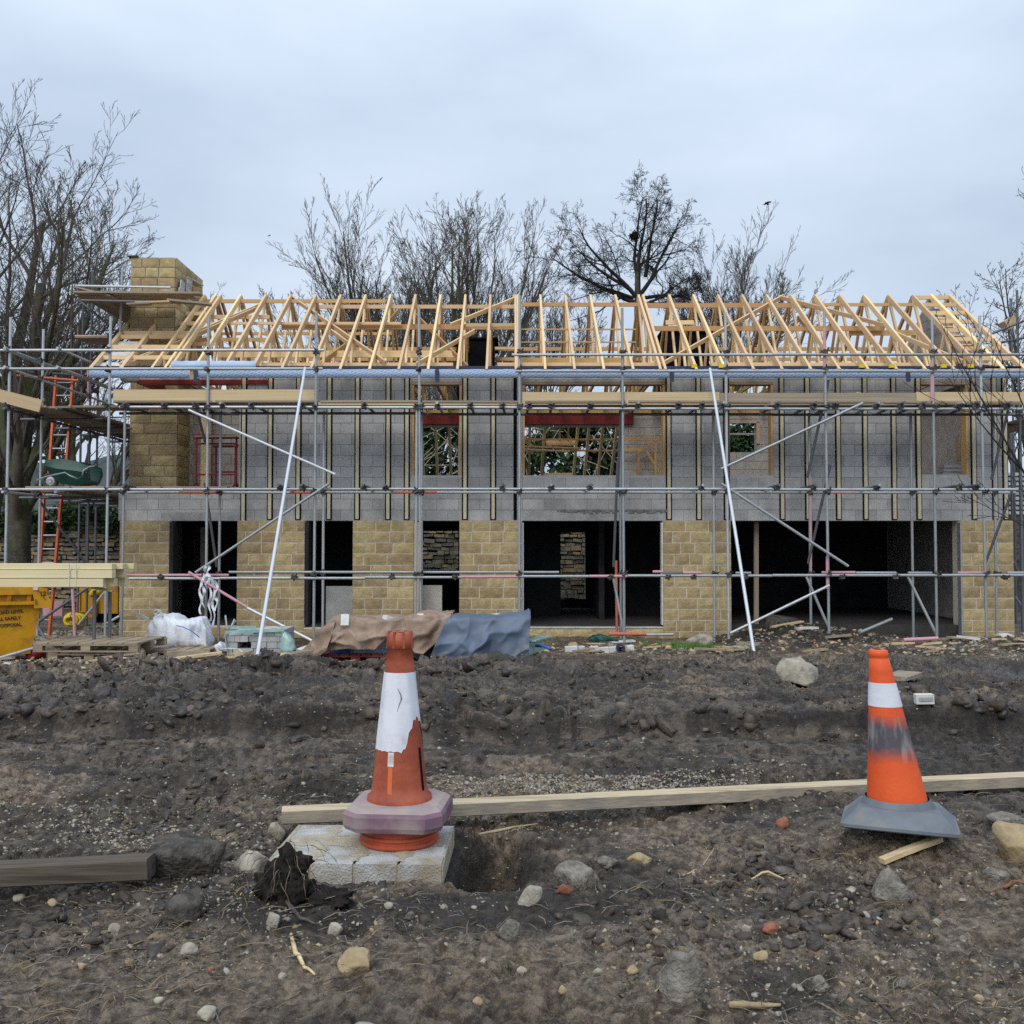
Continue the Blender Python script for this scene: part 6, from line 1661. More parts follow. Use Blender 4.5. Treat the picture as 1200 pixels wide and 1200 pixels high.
# stack of long timbers across the skip
ts = thing('timber_stack', 'stack of long pale new timbers lying across the yellow skip', 'timber stack', (xat(40, 675, 15.6), 15.7, zr + .02))
rows_ = [(-60, 120.5, 688, 678, 15.62), (-60, 123, 677.5, 667.6, 15.64), (-60, 131, 667.2, 660.8, 15.68)]
for k, (a, b, y0, y1, d) in enumerate(rows_):
    z0_, z1_ = zat(y0, d), zat(y1, d); n = 4
    for j in range(n):
        yy = d + .08 + j * .157
        bb = xat(b + (8 if (j + k) % 2 else 0) + 4 * (j > 1), y0, d)
        beam('timber', (xat(a, y0, d) - .1 * j, yy, (z0_ + z1_) / 2), (bb, yy, (z0_ + z1_) / 2), .152, (z1_ - z0_) * .97, 'timber_green', ts)
beam('timber', at(113, 682.5, 16.1), at(141, 682, 16.1), .12, .14, 'timber_green', ts)
beam('timber', at(122, 671, 16.2), at(131, 671, 16.2), .12, .07, 'timber_green', ts)
for px in (80, 88):
    boxo('strap', xat(px, 670, 15.6), xat(px + .8, 670, 15.6), 15.612 if px == 80 else 15.618, 15.63, zat(688, 15.62), zat(661, 15.62), 'white_stuff', ts)
beam('bearer', at(108, 688.5, 15.8), at(133, 692.5, 15.8), .1, .03, 'grey_board', ts)
for px, d in ((111, 15.9), (129, 16.1)):
    x = xat(px, 690, d); pole('prop', (x, d, gz(x, d)), (x, d, zat(692, d)), .028, 'galv_dark', ts)

def pallet(name, label, x0, x1, y0, y1, z, h=.13, mk_='pallet', rot=0, group=None):
    c = Vector(((x0 + x1) / 2, (y0 + y1) / 2, z)); t = thing(name, label, 'pallet', c, group); rd = random.Random(int(x0 * 100))
    L, W = x1 - x0, y1 - y0
    def b(nm, ax, bx, ay, by, az, bz):
        o = beam(nm, (c.x + ax, c.y + (ay + by) / 2, z + (az + bz) / 2), (c.x + bx, c.y + (ay + by) / 2, z + (az + bz) / 2), by - ay, bz - az, mk_, t); return o
    n = 7
    for k in range(n):
        f = -L / 2 + L * k / n
        b('deck_board', f + .012, f + L / n - .012 - .01 * rd.random(), -W / 2, W / 2, h - .022, h)
    for yy in (-W / 2, -.05, W / 2 - .1):
        b('stringer', -L / 2, L / 2, yy, yy + .1, h - .045, h - .023)
        for xx in (-L / 2, -.07, L / 2 - .14): b('pallet_block', xx, xx + .14, yy + .002, yy + .098, .022, h - .046)
        b('bottom_board', -L / 2, L / 2, yy, yy + .1, .0, .0215)
    t.rotation_euler = (0, 0, rot)
    return t
Yp = 15.35
zp = gz(-6.6, Yp + .1) + .0
pallet('pallet', 'grey wooden pallet under another, nearest the yellow skip', xat(55, 770, Yp), xat(150, 770, Yp), Yp, Yp + 1.0, zp, .14, rot=R(2))
pallet('pallet', 'wide weathered pallet lying on top of the other beside the white bag', xat(41, 758, Yp), xat(166, 758, Yp), Yp - .05, Yp + 1.1, zp + .143, .14, rot=R(-2.5))
beam_o = timber('loose_board', 'thin curved board sticking out under the wide pallet', 'board', at(112, 771, Yp - .1), at(166, 766, Yp - .1), .06, .03, M['grey_board'], 9, nb=8)
pallet('pallet', 'dark pallet beneath the white bulk bag', xat(150, 770, 16.1), xat(244, 770, 16.1), 16.1, 17.0, zat(771, 16.1) - .02, .14)
pallet('pallet', 'red painted pallet under the brown sacking', xat(372, 770, 16.2), xat(462, 770, 16.2), 16.15, 17.15, zat(776, 16.2), .13, 'pallet_red')

# white bulk bag, slumped
bY = 16.6
def blob(name, label, cat, profile_px, Y, depth, mk_, seed, amp=.05, sub=36, parent=None, tilt=0):
    """a soft bag: outline in pixels (top row and bottom row per column), swelled in depth with folds"""
    cols, top, bot = zip(*profile_px)
    xs = np.linspace(cols[0], cols[-1], sub); tp, bt = np.interp(xs, cols, top), np.interp(xs, cols, bot)
    n = 40; V, F = [], []
    for i in range(sub):
        u = i / (sub - 1)
        dd = depth * (.35 + .65 * math.sin(math.pi * min(.97, max(.03, u))) ** .45)
        for j in range(n):
            a = 2 * math.pi * j / n
            cy_, cz_ = math.cos(a), math.sin(a)
            sy = math.copysign(abs(cy_) ** .55, cy_); sz = math.copysign(abs(cz_) ** .55, cz_)
            py = (tp[i] + bt[i]) / 2 - sz * (bt[i] - tp[i]) / 2
            p = at(xs[i], py, Y)
            V.append((p.x, Y + depth * .5 - sy * dd * .5, p.z))
    V = np.array(V)
    f1 = fbm(V[:, 0] * 3.0 + seed, V[:, 2] * 2.2 + V[:, 1] * 1.7, 3, seed); f2 = np.abs(fbm(V[:, 0] * 5 + V[:, 2] * 3.4, V[:, 2] * 2.5 - V[:, 1] * 4 - V[:, 0] * 2, 3, seed + 5))
    cen = V.mean(0); d = V - cen; d /= np.linalg.norm(d, axis=1)[:, None] + 1e-9
    V = V + d * (amp * 1.6 * f1 - amp * 1.9 * f2 + amp * .3)[:, None]
    F = [(i * n + j, i * n + (j + 1) % n, (i + 1) * n + (j + 1) % n, (i + 1) * n + j) for i in range(sub - 1) for j in range(n)]
    F += [tuple(range(n - 1, -1, -1)), tuple((sub - 1) * n + j for j in range(n))]
    o = mk(name, V, F, M[mk_], parent, smooth=True)
    if parent is None: tag(o, label, cat)
    return o
bag = thing('bulk_bag', 'slumped white woven bulk bag with loops on a pallet before the leftmost doorway', 'bag', (xat(200, 760, bY), bY, zat(764, bY)))
blob('bag_body', '', '', [(167, 742, 764), (172, 726, 766), (178, 722, 767), (190, 721, 768), (200, 722, 766), (206, 726, 763), (218, 725, 763), (231, 724, 763), (236, 736, 762), (238, 752, 760)], bY, .85, 'plastic_white', 3, .055, 60, bag)
def strap_loop(pts, Y, w, mk_, parent, name='strap'):
    mb = MB()
    for a, b in zip(pts, pts[1:]): mb.beam(at(*a, Y), at(*b, Y), .03, w)
    return mb.build(name, M[mk_], parent)
strap_loop([(159, 720.5), (166, 722), (174, 726)], bY + .2, .05, 'white_stuff', bag)
strap_loop([(181, 717), (184, 715), (188, 717), (190, 722)], bY + .1, .045, 'white_stuff', bag); strap_loop([(181, 717), (184, 721)], bY + .1, .045, 'white_stuff', bag)
mb = MB(); mb.tube([at(207, 733, bY - .1), at(215, 735, bY - .13), at(224, 739, bY - .13), (at(234, 747, bY - .1))], .008, 5); mb.build('tie_cord', M['cord'], bag)
small = blob('rubble_sack', 'crumpled white sack on the ground between bulk bag and block pack', 'sack', [(246, 760, 764), (249, 755, 765), (256, 753, 766), (262, 756, 765), (265, 762, 764)], 16.5, .35, 'plastic_white', 9, .03, 24)
# a pack of grey blocks strapped with green film
pk = thing('block_pack', 'pack of small grey hollow blocks with green film at the second pier', 'block pack', (xat(298, 765, 16.5), 16.8, zat(768, 16.5)))
py_ = [768.5, 760, 752.5, 745.5, 738.5]
r6 = random.Random(2)
for r_ in range(4):
    px = 265 + 1.2 * r6.random()
    while px < 329:
        w = r6.choice([6.2, 9.4, 12.2, 15.5])
        e = min(px + w, 331)
        hollow = r_ == 1 and (274 < px < 282 or 303 < px < 312)
        d0 = 16.5 + (.04 * r6.random()) + (.12 if r_ == 3 and px < 292 else 0)
        if not hollow: boxo('pack_block', xat(px, 760, 16.5), xat(e - .5, 760, 16.5), d0, d0 + .9, zat(py_[r_], 16.5) + .004, zat(py_[r_ + 1] + (3 if r_ == 3 and px < 292 else 0), 16.5) - .004, 'block', pk)
        px = e
mb = MB()
for (a, b) in (((264, 741), (333, 738)), ((264, 744), (266, 762)), ((270, 735.5), (300, 735)), ((331, 740), (333, 765))): mb.beam(at(*a, 16.47), at(*b, 16.47), .012, .05)
mb.build('film_strip', M['strap_green'], pk)
blob('film_scrap', '', '', [(328, 748, 764), (332, 742, 766), (337, 746, 766), (343, 752, 764), (345, 760, 763)], 16.3, .3, 'strap_green', 14, .05, 24, pk)
mb = MB(); mb.tube([at(259, 761, 16.2), at(268, 760, 16.0), at(280, 761, 15.9), at(288, 768, 15.8)], .013, 6); mb.tube([at(320, 735, 16.6), at(330, 737, 16.5), at(331, 741, 16.5)], .012, 6); mb.build('white_strap', M['white_stuff'], pk)
mb = MB()
for a, b in (((262, 748), (276, 727)), ((266, 738), (264, 721)), ((271, 735), (275, 726))): mb.beam(at(*a, 16.6), at(*b, 16.7), .02, .03)
mb.build('strap_end', M['galv'], pk)
# loose boards and yellow insulation scraps
LB = 'loose boards in front of the block pack'
def loose(label, a, b, Y0, Y1, w, h, mk_, seed, cat='board'):
    p, q = at(*a, Y0), at(*b, Y1)
    return timber('loose_board', label, cat, p, q, w, h, M[mk_], seed, nb=8, wav=.004)
loose('long clean batten lying in front of the white bag', (187, 775), (260, 765), 15.6, 15.9, .1, .05, 'board', 3)
loose('pale short lath on the mud left of the leaning tube', (217, 783), (254, 776), 14.7, 15.1, .09, .02, 'white_stuff', 4)
loose('broad ochre board lying before the block pack', (266, 771), (346, 767.5), 15.6, 15.8, .25, .06, 'board', 5)
loose('grey board end lying under the pale strut foot', (335, 769), (363, 764), 15.7, 15.9, .2, .07, 'grey_board', 6)
loose('white plank propped below the foot of the pink brace', (350, 763), (377, 753), 16.2, 16.4, .2, .05, 'white_stuff', 7)
loose('dark board on edge beneath the white bag', (196, 768), (246, 765), 15.95, 16.0, .05, .13, 'grey_board', 8)
for k, (lab, px, py, w) in enumerate((('yellow foam scrap at the foot of the leaning tube', 313, 774, 30), ('yellow foam scrap beside the brown sacking', 346, 777, 26), ('orange foam crumb left of the leaning tube', 274, 779, 16), ('ochre foam piece in front of the block pack', 281, 768, 22))):
    Y = 15.3 + .1 * k; p = at(px, py, Y)
    mb = MB(); wv = w * Y / 1200; mb.beam(p + Vector((-wv / 2, 0, -.02)), p + Vector((wv / 2, .06, .02)), .16, .10)
    V = mb.V[0] + np.random.default_rng(k).normal(0, .025, (8, 3)); o = mk('foam_scrap', V, BOXF, M['hose' if k < 2 else 'rock_tan'], None); tag(o, lab, 'scrap')
M['hose'].node_tree.nodes['Principled BSDF'].inputs['Roughness'].default_value = .7
for lab, px, py, w, h in (('white block lying beside the pallets under the bag', 168, 775, 11, 7), ('grey block half sunk in mud left of the lath', 192, 785, 13, 8)):
    Y = yground(py + h / 2, -.03) ; Y = 15.2; p = at(px, py, Y); s_ = Y / 1200
    o = timber('loose_block', lab, 'block', p - Vector((w * s_ / 2, 0, 0)), p + Vector((w * s_ / 2, .03, .01)), .1, h * s_, M['white_stuff' if px < 180 else 'block'], 3, nb=2, wav=.0)

# sacking over the red pallet, blue tarpaulin over a second heap
def drape(name, parent, top, front_bottom, Yf, depth, mk_, seed, fold=.06, nx=70, ny=34, back_drop=.3, side=None):
    """cloth: top line (px, py) front edge of the top, hanging to front_bottom (px, py); runs back over the goods"""
    tx, tz = zip(*top); bx, bz = zip(*front_bottom)
    x = np.linspace(0, 1, nx)
    tpx, tpy = np.interp(x, np.linspace(0, 1, len(tx)), tx), np.interp(x, np.linspace(0, 1, len(tz)), tz)
    bpx, bpy = np.interp(x, np.linspace(0, 1, len(bx)), bx), np.interp(x, np.linspace(0, 1, len(bz)), bz)
    V = []
    for i in range(nx):
        for j in range(ny):
            v = j / (ny - 1)
            if v < .4:     # top, from the back forwards
                q = v / .4; p = at(tpx[i], tpy[i], Yf); V.append((p.x, Yf + depth * (1 - q), p.z + .05 * math.sin(q * 3.1) - back_drop * (1 - q) ** 6))
            else:
                q = (v - .4) / .6; a, b = at(tpx[i], tpy[i], Yf), at(bpx[i], bpy[i], Yf); r_ = a.lerp(b, q)
                V.append((r_.x, Yf - .10 * q ** 1.5 - .03 * math.sin(math.pi * q), r_.z))
    V = np.array(V); vv = np.tile(np.linspace(0, 1, ny), nx)
    hang = np.clip((vv - .38) / .3, 0, 1)
    f = np.sin(V[:, 0] * 6.5 + 2.4 * fbm(V[:, 0] * 1.3, V[:, 2] * 1.2, 2, seed) * 6) * .6 + 2.0 * fbm(V[:, 0] * 2.4, V[:, 2] * 1.3 + V[:, 1], 2, seed + 1)
    cr = np.abs(fbm(V[:, 0] * 6 + V[:, 2] * 3, V[:, 2] * 5 + V[:, 1] * 3, 3, seed + 2))
    r1 = (1 - np.clip(np.abs(2.6 * fbm(V[:, 0] * 1.5 + V[:, 2] * 1.1, V[:, 2] * 1.6 - V[:, 0] * .5, 2, seed + 11)), 0, 1)) ** 2.5
    r2 = (1 - np.clip(np.abs(2.6 * fbm(V[:, 0] * 2.6 - V[:, 2] * 2.2, V[:, 2] * 2.2 + V[:, 1] * 2, 2, seed + 12)), 0, 1)) ** 3
    V[:, 1] -= hang * (fold * f * .9 + .085 * r1 + .05 * r2)
    V[:, 2] += (1 - hang) * (.04 * r1 + .03 * r2)
    V[:, 2] += (1 - hang) * (fold * .7 * fbm(V[:, 0] * 3, V[:, 1] * 3, 2, seed + 3))
    i = np.arange(nx - 1)[:, None] * ny; j = np.arange(ny - 1)[None, :]
    F = np.stack([i + j, i + j + 1, i + ny + j + 1, i + ny + j], -1).reshape(-1, 4)
    V2 = V + np.array([0, .012, -.012])
    nn = len(V)
    o = mk(name, np.concatenate([V, V2]), np.concatenate([F, F[:, ::-1] + nn]), M[mk_], parent, smooth=True)
    return o
sk = thing('sacking', 'brown hessian sacking draped over a red pallet of blue sheets', 'sacking', (xat(440, 770, 16.1), 16.6, zat(770, 16.1)))
drape('cloth', sk, [(381, 734), (388, 728), (400, 727.5), (440, 728.5), (470, 728), (500, 724), (530, 722)], [(352, 771), (384, 762), (410, 758), (440, 760), (458, 748), (484, 740), (528, 736)], 16.1, 1.2, 'hessian', 4, .07, 120, 46)
drape('cloth', sk, [(474, 731), (490, 728), (505, 727), (528, 724)], [(478, 752), (486, 764), (496, 766), (512, 752)], 15.98, .5, 'hessian', 8, .10, 60)
drape('cloth', sk, [(374, 742), (384, 735), (392, 733)], [(340, 776), (362, 778), (386, 760)], 16.02, .6, 'hessian', 12, .07, 40)
blob('cloth_roll', '', '', [(484, 728, 736), (496, 722, 735), (508, 719, 733), (522, 720, 736), (534, 723, 742), (541, 727, 745)], 16.0, .4, 'hessian', 19, .07, 36, sk)
gd = thing('sheet_stack', 'stack of blue and grey sheets half hidden under the brown sacking', 'sheets', (xat(425, 765, 16.3), 16.6, zat(768, 16.3)))
for k in range(5): boxo('sheet', xat(410 + k * 1.5, 760, 16.3), xat(468, 760, 16.3), 16.3, 17.1, zat(769 - 4 * k, 16.3) + .003, zat(765 - 4 * k, 16.3), 'sheet_blue', gd)
blob('blue_bag', '', '', [(385, 758, 768), (390, 755, 769), (402, 756, 769), (411, 760, 768)], 16.22, .4, 'bag_blue', 5, .03, 20, gd)
boxo('dark_goods', xat(469, 750, 16.3), xat(505, 750, 16.3), 16.25, 17.1, zat(770, 16.3), zat(731, 16.3), 'rock_dark', gd)
tb = thing('tarpaulin', 'creased blue tarpaulin with dried mud over a heap left of the wide doorway', 'tarpaulin', (xat(565, 770, 15.8), 16.2, zat(770, 15.8)))
drape('cloth', tb, [(521, 729), (545, 728), (570, 726), (598, 725), (622, 724)], [(503, 774), (540, 772), (560, 770), (590, 773), (619, 768)], 15.85, 1.3, 'tarp_blue', 31, .055, 120, 44)
V = [at(621, 725, 15.88), at(624, 727, 17.0), at(640, 757, 16.9), at(619, 769, 15.75)]
mb = MB(); mb.box(xat(526, 750, 16.1), xat(615, 750, 16.1), 16.05, 17.05, zat(771, 16.1), zat(731, 16.1)); mb.build('covered_goods', M['rock_dark'], tb)
mb = MB()
mb.beam(at(619, 760, 15.9), at(637, 754, 16.9), .03, .20); mb.beam(at(620, 751, 15.9), at(638, 746, 16.9), .22, .02)
mb.build('side_flap', M['strap_green'], tb)
mb = MB(); mb.tube([at(628, 757, 16.2), at(636, 757, 16.0), at(645, 760.5, 15.8)], .022, 8); o = mb.build('blue_pipe', M['bag_blue'], smooth=True); tag(o, 'short bright blue pipe beside the flap of the blue tarpaulin', 'pipe')
TY = 16.35
for lab, a, b, w, h in (('white stone block on end weighing down the left of the sacking', (404, 735), (404.5, 722), .13, .12), ('white stone block lying at an angle on the sacking', (450, 725), (462, 731), .14, .13), ('white stone block at the edge where sacking meets the roll', (490.5, 730), (494, 723), .12, .14), ('broken white slab tilted on the left of the blue tarpaulin', (541, 724), (560, 729), .22, .10), ('white block resting on the front of the tarpaulin', (577, 728), (587, 727.5), .13, .12), ('white block behind another on the tarpaulin', (579, 723), (591, 722), .12, .10), ('thin pale lath on the tarpaulin top', (528, 727.5), (557, 727.3), .08, .035)):
    Yb = 16.05 if 'front' in lab or 'thin' in lab or 'on end' in lab else TY
    o = timber('weight_block', lab, 'block', at(*a, Yb), at(*b, Yb + .12), w, h, M['white_stuff'], 3, nb=3, wav=.003)
    if 'thin' in lab: o.name = 'lath'; o['category'] = 'lath'

# litter at the wide doorway
for k, (px, w) in enumerate(((681, 7), (696, 9), (707, 12), (719, 11), (726, 7), (738, 8), (669, 14))):
    Y = 18.1 - .2 * (k == 6); py = 754 if k < 6 else 764; x = xat(px, py, Y); z = gz(x, Y) + .04
    lab = ['first white block of the row left of the wide doorway litter, smallest', 'white block lying second in the row by the green netting', 'wide white block in the middle of the row by the netting', 'white block next to the dark drain pipe end', 'small white block wedged beside the dark pipe end', 'white block at the garage end of the row of blocks', 'lone white block on bare mud below the row'][k]
    o = timber('white_block', lab, 'block', (x - w * Y / 2400, Y, z), (x + w * Y / 2400, Y + .02, z + .01), .12, .105, M['white_stuff'], k, nb=2, wav=.0, group='white blocks by the wide doorway')
V, F = lathe([(.045, -.08), (.075, -.08), (.075, .08), (.045, .08), (.045, -.08)], 20)
x = xat(727, 752, 17.95); z = gz(x, 17.95) + .075
o = mk('pipe_end', [(x + a, 17.95 + c, z + b) for a, b, c in V], F, M['navy'], smooth=False); tag(o, 'dark round pipe end lying among the white blocks', 'pipe')
blob('netting', 'bundle of dark green netting on the ground before the wide doorway', 'netting', [(690, 749, 752), (696, 745, 753), (706, 744, 752), (716, 747, 752), (724, 750, 752)], 18.2, .3, 'barrow', 8, .05, 26)
rock('lump of yellow foam beside the green netting', 672, 745, 756, 13, 'rock_tan', 91, 18.1, name='foam_lump', cat='foam')
o = pole('painted_tube', at(713, 743, 18.4), at(757, 743, 18.5), .03, 'redtube'); tag(o, 'red painted tube lying along the ground before the wide doorway', 'tube')
o = pole('grey_tube', at(741, 744, 18.55), at(789, 743.5, 18.6), .026, 'galv'); tag(o, 'grey tube lying in line with the red painted tube', 'tube')
o = pole('grey_tube', at(1008, 741, 19.3), at(1045, 725.5, 19.8), .03, 'galv'); tag(o, 'short pale tube sticking up out of the soil in the garage mouth', 'tube')
o = pole('painted_tube', at(1059, 750, 18.8), at(1099, 748, 18.8), .035, 'pink'); tag(o, 'pink painted tube on the ground under the garage scaffold', 'tube')
p = at(886, 736, 21.5); o = beam('timber_prop', at(886, 738, 21.45), at(886, 612, 21.45), .09, .09, 'grey_board'); tag(o, 'upright weathered timber prop inside the garage opening', 'prop')
rock('slumped grey sheet of plastic on the heap inside the garage', 925, 722, 742, 52, 'rock_dark', 93, 20.6, name='plastic_sheet', cat='sheet')
rock('white crumpled bag at the far right foot of the house', 1182, 738, 746, 22, 'white_stuff', 94, 19.3, name='plastic_bag', cat='bag')
loose('pale board flat on the soil under the last pier', (1112, 747), (1150, 747), 19.0, 19.1, .2, .03, 'grey_board', 12)
loose('broken board pointing out of the dark soil in the garage', (905, 735), (940, 728), 19.8, 20.1, .12, .03, 'board', 13)
loose('curved grey board on the mud behind the bright cone', (1048, 795), (1066, 789), 12.4, 12.8, .3, .05, 'grey_board', 14)
# white plastic rags on the scaffold
rg = thing('plastic_rag', 'torn white plastic strips tied to the scaffold before the leftmost doorway', 'plastic strips', at(242, 735, 19.3))
r7 = random.Random(6)
for k, (px, y0, y1) in enumerate(((235, 676, 720), (238, 672, 712), (241, 662, 690), (246, 676, 728), (250, 676, 733), (253, 680, 716), (244, 662, 684))):
    V, F = [], []
    for i in range(15):
        py = y0 + (y1 - y0) * i / 14; p = at(px + 1.5 * math.sin(i * .9 + k), py, YO - .14 + .03 * math.sin(i * 1.3 + k)); w = .020 * (.5 + .5 * math.sin(.5 + i * .2)) + .006 * r7.random()
        for s_ in (-1, 1): V.append((p.x + s_ * w, p.y + s_ * .02 * math.sin(i), p.z))
        if i: F.append((2 * i - 2, 2 * i - 1, 2 * i + 1, 2 * i))
    n0 = len(V); V += [(x + .004, y + .006, z) for x, y, z in V]; F += [tuple(q + n0 for q in f[::-1]) for f in F]
    mk('strip', V, F, M['plastic_white'], rg, smooth=True)

# wheelbarrow tipped on the gable scaffold
wy = 20.3; wz = zat(570, wy)
wh = thing('wheelbarrow', 'green wheelbarrow standing on the scaffold deck beside the thick tree trunk', 'wheelbarrow', (xat(78, 570, wy), wy, wz))
def wp(px, py, d=0): return at(px, py, wy + d)
outl_t = [(54, 539), (70, 537.5), (88, 540), (104, 546)]; outl_b = [(57, 556), (70, 567), (90, 568), (104, 566)]
n = 16; V, F = [], []
for i in range(n + 1):
    t = i / n
    a = np.interp(t, [0, .33, .67, 1], [p_[0] for p_ in outl_t]), np.interp(t, [0, .33, .67, 1], [p_[1] for p_ in outl_t])
    b = np.interp(t, [0, .33, .67, 1], [p_[0] for p_ in outl_b]), np.interp(t, [0, .33, .67, 1], [p_[1] for p_ in outl_b])
    A, B = wp(*a), wp(*b); Mi = A.lerp(B, .42)
    V += [A + Vector((0, -.02, 0)), Mi + Vector((0, -.10, 0)), B + Vector((0, .06, 0)), B + Vector((0, .52, 0)), Mi + Vector((0, .72, 0)), A + Vector((0, .66, 0)), A + Vector((0, .62, -.03)), B + Vector((0, .48, .05)), B + Vector((0, .10, .05)), A + Vector((0, .03, -.03))]
    if i: F += [((i - 1) * 10 + j, (i - 1) * 10 + (j + 1) % 10, i * 10 + (j + 1) % 10, i * 10 + j) for j in range(10)]
F += [tuple(range(9, -1, -1)), tuple(n * 10 + j for j in range(10))]
mk('tray', [tuple(v) for v in V], F, M['barrow'], wh)
wc = wp(59, 563.5, .25); rr = .165
V, F = tube_geo([wc + Vector((rr * .78 * math.cos(t), 0, rr * .78 * math.sin(t))) for t in np.linspace(0, 2 * math.pi, 25)], .045, 8, False); tyre = mk('wheel', V, F, M['tyre'], wh, smooth=True)
V, F = lathe([(.0, -.03), (.04, -.035), (.045, -.02), (.10, -.012), (.105, .012), (.0, .03)], 20); mk('rim', [(wc.x + a, wc.y + c, wc.z + b) for a, b, c in V], F, M['galv'], tyre)
mb = MB(); mb.tube([wp(43, 567), wp(44, 562), wp(56, 558, -.12), wp(76, 554, -.14), (wp(82, 557, -.14)), wp(90, 561, -.14), wp(96, 559, -.14), wp(98, 551, -.12), wp(105, 547, -.1), wp(111, 546, -.1)], .017, 8); mb.build('handle', M['galv'], wh, smooth=True)
mb = MB(); mb.tube([wp(88, 568, .1), wp(92, 560, .1), wp(104, 566, .1)], .016, 6); mb.build('leg', M['galv_dark'], wh)
# red trestle on the first floor
ty = YF + .55
tr = thing('trestle', 'red steel trestle with boards standing in the open upper corner of the house', 'trestle', (xat(253, 570, ty), ty, zat(572, YF)))
zf = zat(572, YF)
def trs(x0, x1, top, low, y, cross):
    a0, a1 = xat(x0, 540, y), xat(x1, 540, y); zt2 = zat(top, y)
    for x in (a0, a1):
        pole('leg', (x, y, zf + .10), (x, y, zt2), .022, 'wred', tr); pole('foot', (x - .08, y - .1, zf), (x, y, zf + .14), .018, 'wred', tr); pole('foot', (x + .08, y + .1, zf), (x, y, zf + .14), .018, 'wred', tr)
    for py in cross: pole('crossbar', (a0, y, zat(py, y)), (a1, y, zat(py, y)), .018, 'wred', tr)
    pole('top_bar', (a0 - .06, y, zt2), (a1 + .06, y, zt2), .025, 'wred', tr)
trs(230, 277, 513, 0, ty, (520, 556)); trs(253, 276, 523, 0, ty + .5, (553,))
boxo('board', xat(226, 510, ty), xat(262, 510, ty), ty + .02, ty + .30, zat(512.4, ty), zat(509, ty), 'wred', tr); boxo('board', xat(232, 510, ty), xat(280, 510, ty), ty - .25, ty + .01, zat(513.5, ty), zat(512, ty), 'grey_board', tr)
# ladders
def ladder(label, bl, br, tl, trr, Y0, Y1, n):
    t = thing('ladder', label, 'ladder', at((bl[0] + br[0]) / 2, bl[1], Y0))
    a0, a1, b0, b1 = at(*bl, Y0), at(*tl, Y1), at(*br, Y0), at(*trr, Y1)
    for p_, q_ in ((a0, a1), (b0, b1)): beam('stile', p_, q_, .045, .085, 'orange', t, up=(0, 1, 0))
    for k in range(n):
        f = (k + .5) / n; pole('rung', a0.lerp(a1, f), b0.lerp(b1, f), .016, 'galv', t)
ladder('orange ladder from the ground up to the wheelbarrow deck', (43, 752), (57, 752), (52, 572), (73, 572), 20.6, 21.6, 11)
ladder('orange ladder from the wheelbarrow deck through the deck above', (57, 566), (76.5, 566), (66, 441), (86, 441), 21.8, 22.8, 8)
# plant and plastic behind the gable
dg = thing('dumper', 'yellow plant body half hidden behind the gable corner', 'dumper', (xat(115, 725, 24), 24, zat(728, 24)))
d = 24.0
boxo('hull', xat(104, 710, d), xat(138, 710, d), d, d + 1.4, zat(719, d), zat(687, d), 'skip', dg)
boxo('plate', xat(92, 710, d), xat(115, 710, d), d - .12, d - .02, zat(723, d), zat(689, d), 'skip', dg)
for a, b, c, e in ((94, 112.5, 692, 690.6), (94, 112.5, 717, 715.6)): boxo('plate_rib', xat(a, 710, d), xat(b, 710, d), d - .16, d - .121, zat(c, d), zat(e, d), 'skip', dg)
for a in (95.5, 110.5): boxo('plate_rib', xat(a, 710, d), xat(a + 1.6, 710, d), d - .16, d - .121, zat(715.4, d), zat(692.4, d), 'skip', dg)
boxo('chassis', xat(108, 720, d), xat(138, 720, d), d + .05, d + 1.3, zat(730, d), zat(719.5, d), 'black', dg)
mb = MB(); mb.tube([at(106 + 1.5 * k + 6 * math.sin(k), 694 + 3 * math.cos(k * 1.3), 22.5) for k in range(8)], .06, 7); o = mb.build('warning_vest', M['hose'], smooth=True); tag(o, 'bright yellow crumpled cloth hung on the scaffold before the yellow plant', 'vest')
mb = MB()
cH = at(85, 727, 22.0)
for k in range(5):
    mb.tube([cH + Vector(((.13 + .035 * (k % 3)) * math.cos(t) + .02 * k, .04 * k - .08, (.10 + .03 * (k % 2)) * math.sin(t) + .02 * (k % 3))) for t in np.linspace(0, 2 * math.pi, 15)], .035, 7, False)
o = mb.build('hose_coil', M['hose'], smooth=True); tag(o, 'coil of bright yellow hose on the ground behind the scaffold', 'hose')
o = boxo('pink_panel', xat(50, 713, 26), xat(73, 713, 26), 26, 26.1, zat(722, 26), zat(705, 26), 'pink'); tag(o, 'faded pink panel leaning by the wall behind the skip', 'panel')
o = blob('red_bucket', 'dark red tub on the ground under the skip end', 'tub', [(28, 766, 772), (32, 761, 773), (40, 762, 773), (45, 766, 772)], 15.75, .3, 'wred', 4, .02, 16)
o = pole('grey_tube', at(-15, 775, 15.2), at(42, 759, 15.6), .025, 'galv'); tag(o, 'grey tube lying across the ground in front of the skip', 'tube')
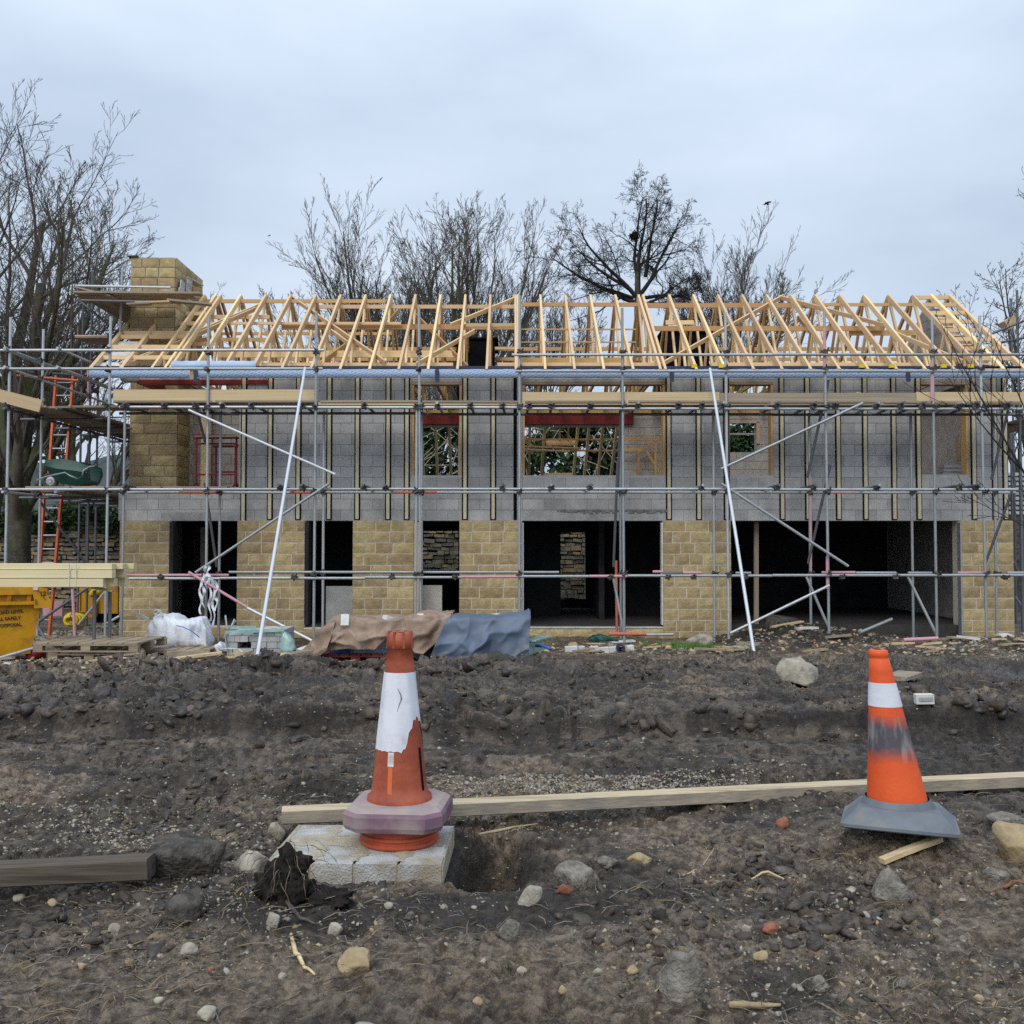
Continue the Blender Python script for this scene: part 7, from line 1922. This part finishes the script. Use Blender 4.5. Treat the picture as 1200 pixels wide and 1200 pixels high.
loose('white plank end lying on the chips at the left edge', (-20, 779), (14, 779), 14.6, 14.7, .25, .06, 'white_stuff', 15)
# birds
def bird(label, px, py, Y, s, seed):
    c = at(px, py, Y); t = thing('bird', label, 'bird', c)
    V, F = tube_geo([c + Vector((x * s, 0, z * s)) for x, z in ((-.36, -.16), (-.22, -.12), (-.05, 0), (.12, .07), (.22, .10), (.30, .10), (.36, .085))], [.01 * s, .05 * s, .085 * s, .075 * s, .05 * s, .045 * s, .008 * s], 8)
    mk('body', V, F, M['black'], t, smooth=True)
    for sg in (-1, 1):
        pr = [(-.02, sg * .05, .03), (.12, sg * .05, .05), (.10, sg * .30, -.02 if sg < 0 else .2), (.0, sg * .62, -.34 if sg < 0 else .12), (-.14, sg * .58, -.36 if sg < 0 else .10), (-.12, sg * .25, -.05 if sg < 0 else .16)]
        V = [tuple(c + Vector((x * s + (0.1 * s if sg > 0 else -.06 * s) * abs(y), y * s, z * s))) for x, y, z in pr]; V += [(x, y, z - .012 * s) for x, y, z in V]
        mk('wing', V, [(0, 1, 2, 3, 4, 5), (11, 10, 9, 8, 7, 6)] + [(k, 6 + k, 6 + (k + 1) % 6, (k + 1) % 6) for k in range(6)], M['black'], t)
bird('black crow flying high above the right half of the roof', 899, 238, 38, .46, 1)
bird('tiny dark bird gliding far off above the low straggly tree', 315.5, 276, 70, .35, 2)
# yellow clips and small pieces left on the scaffold and roof
for lab, px, py, Y in (('yellow rag lying over the toe board at the far end', 1008, 464, YO + .05), ('second yellow rag on the toe board, the flatter one', 1024, 466, YO + .05)):
    blob('rag', lab, 'rag', [(px - 6, py - 1, py + 2), (px - 2, py - 5, py + 1), (px + 3, py - 3, py + 2), (px + 7, py, py + 2)] if px < 1015 else [(px - 7, py - 1, py + 1.5), (px, py - 3, py + 1.5), (px + 6, py - 1, py + 1.5)], Y, .2, 'rock_tan', 7, .02, 16)
for px in (814, 846, 1011, 1046, 1107, 1139): boxo('yellow_clip', xat(px - 3, 428, YE), xat(px + 3, 428, YE), YE + .02, YE + .1, zat(430.5, YE), zat(426.5, YE), 'hose', house)
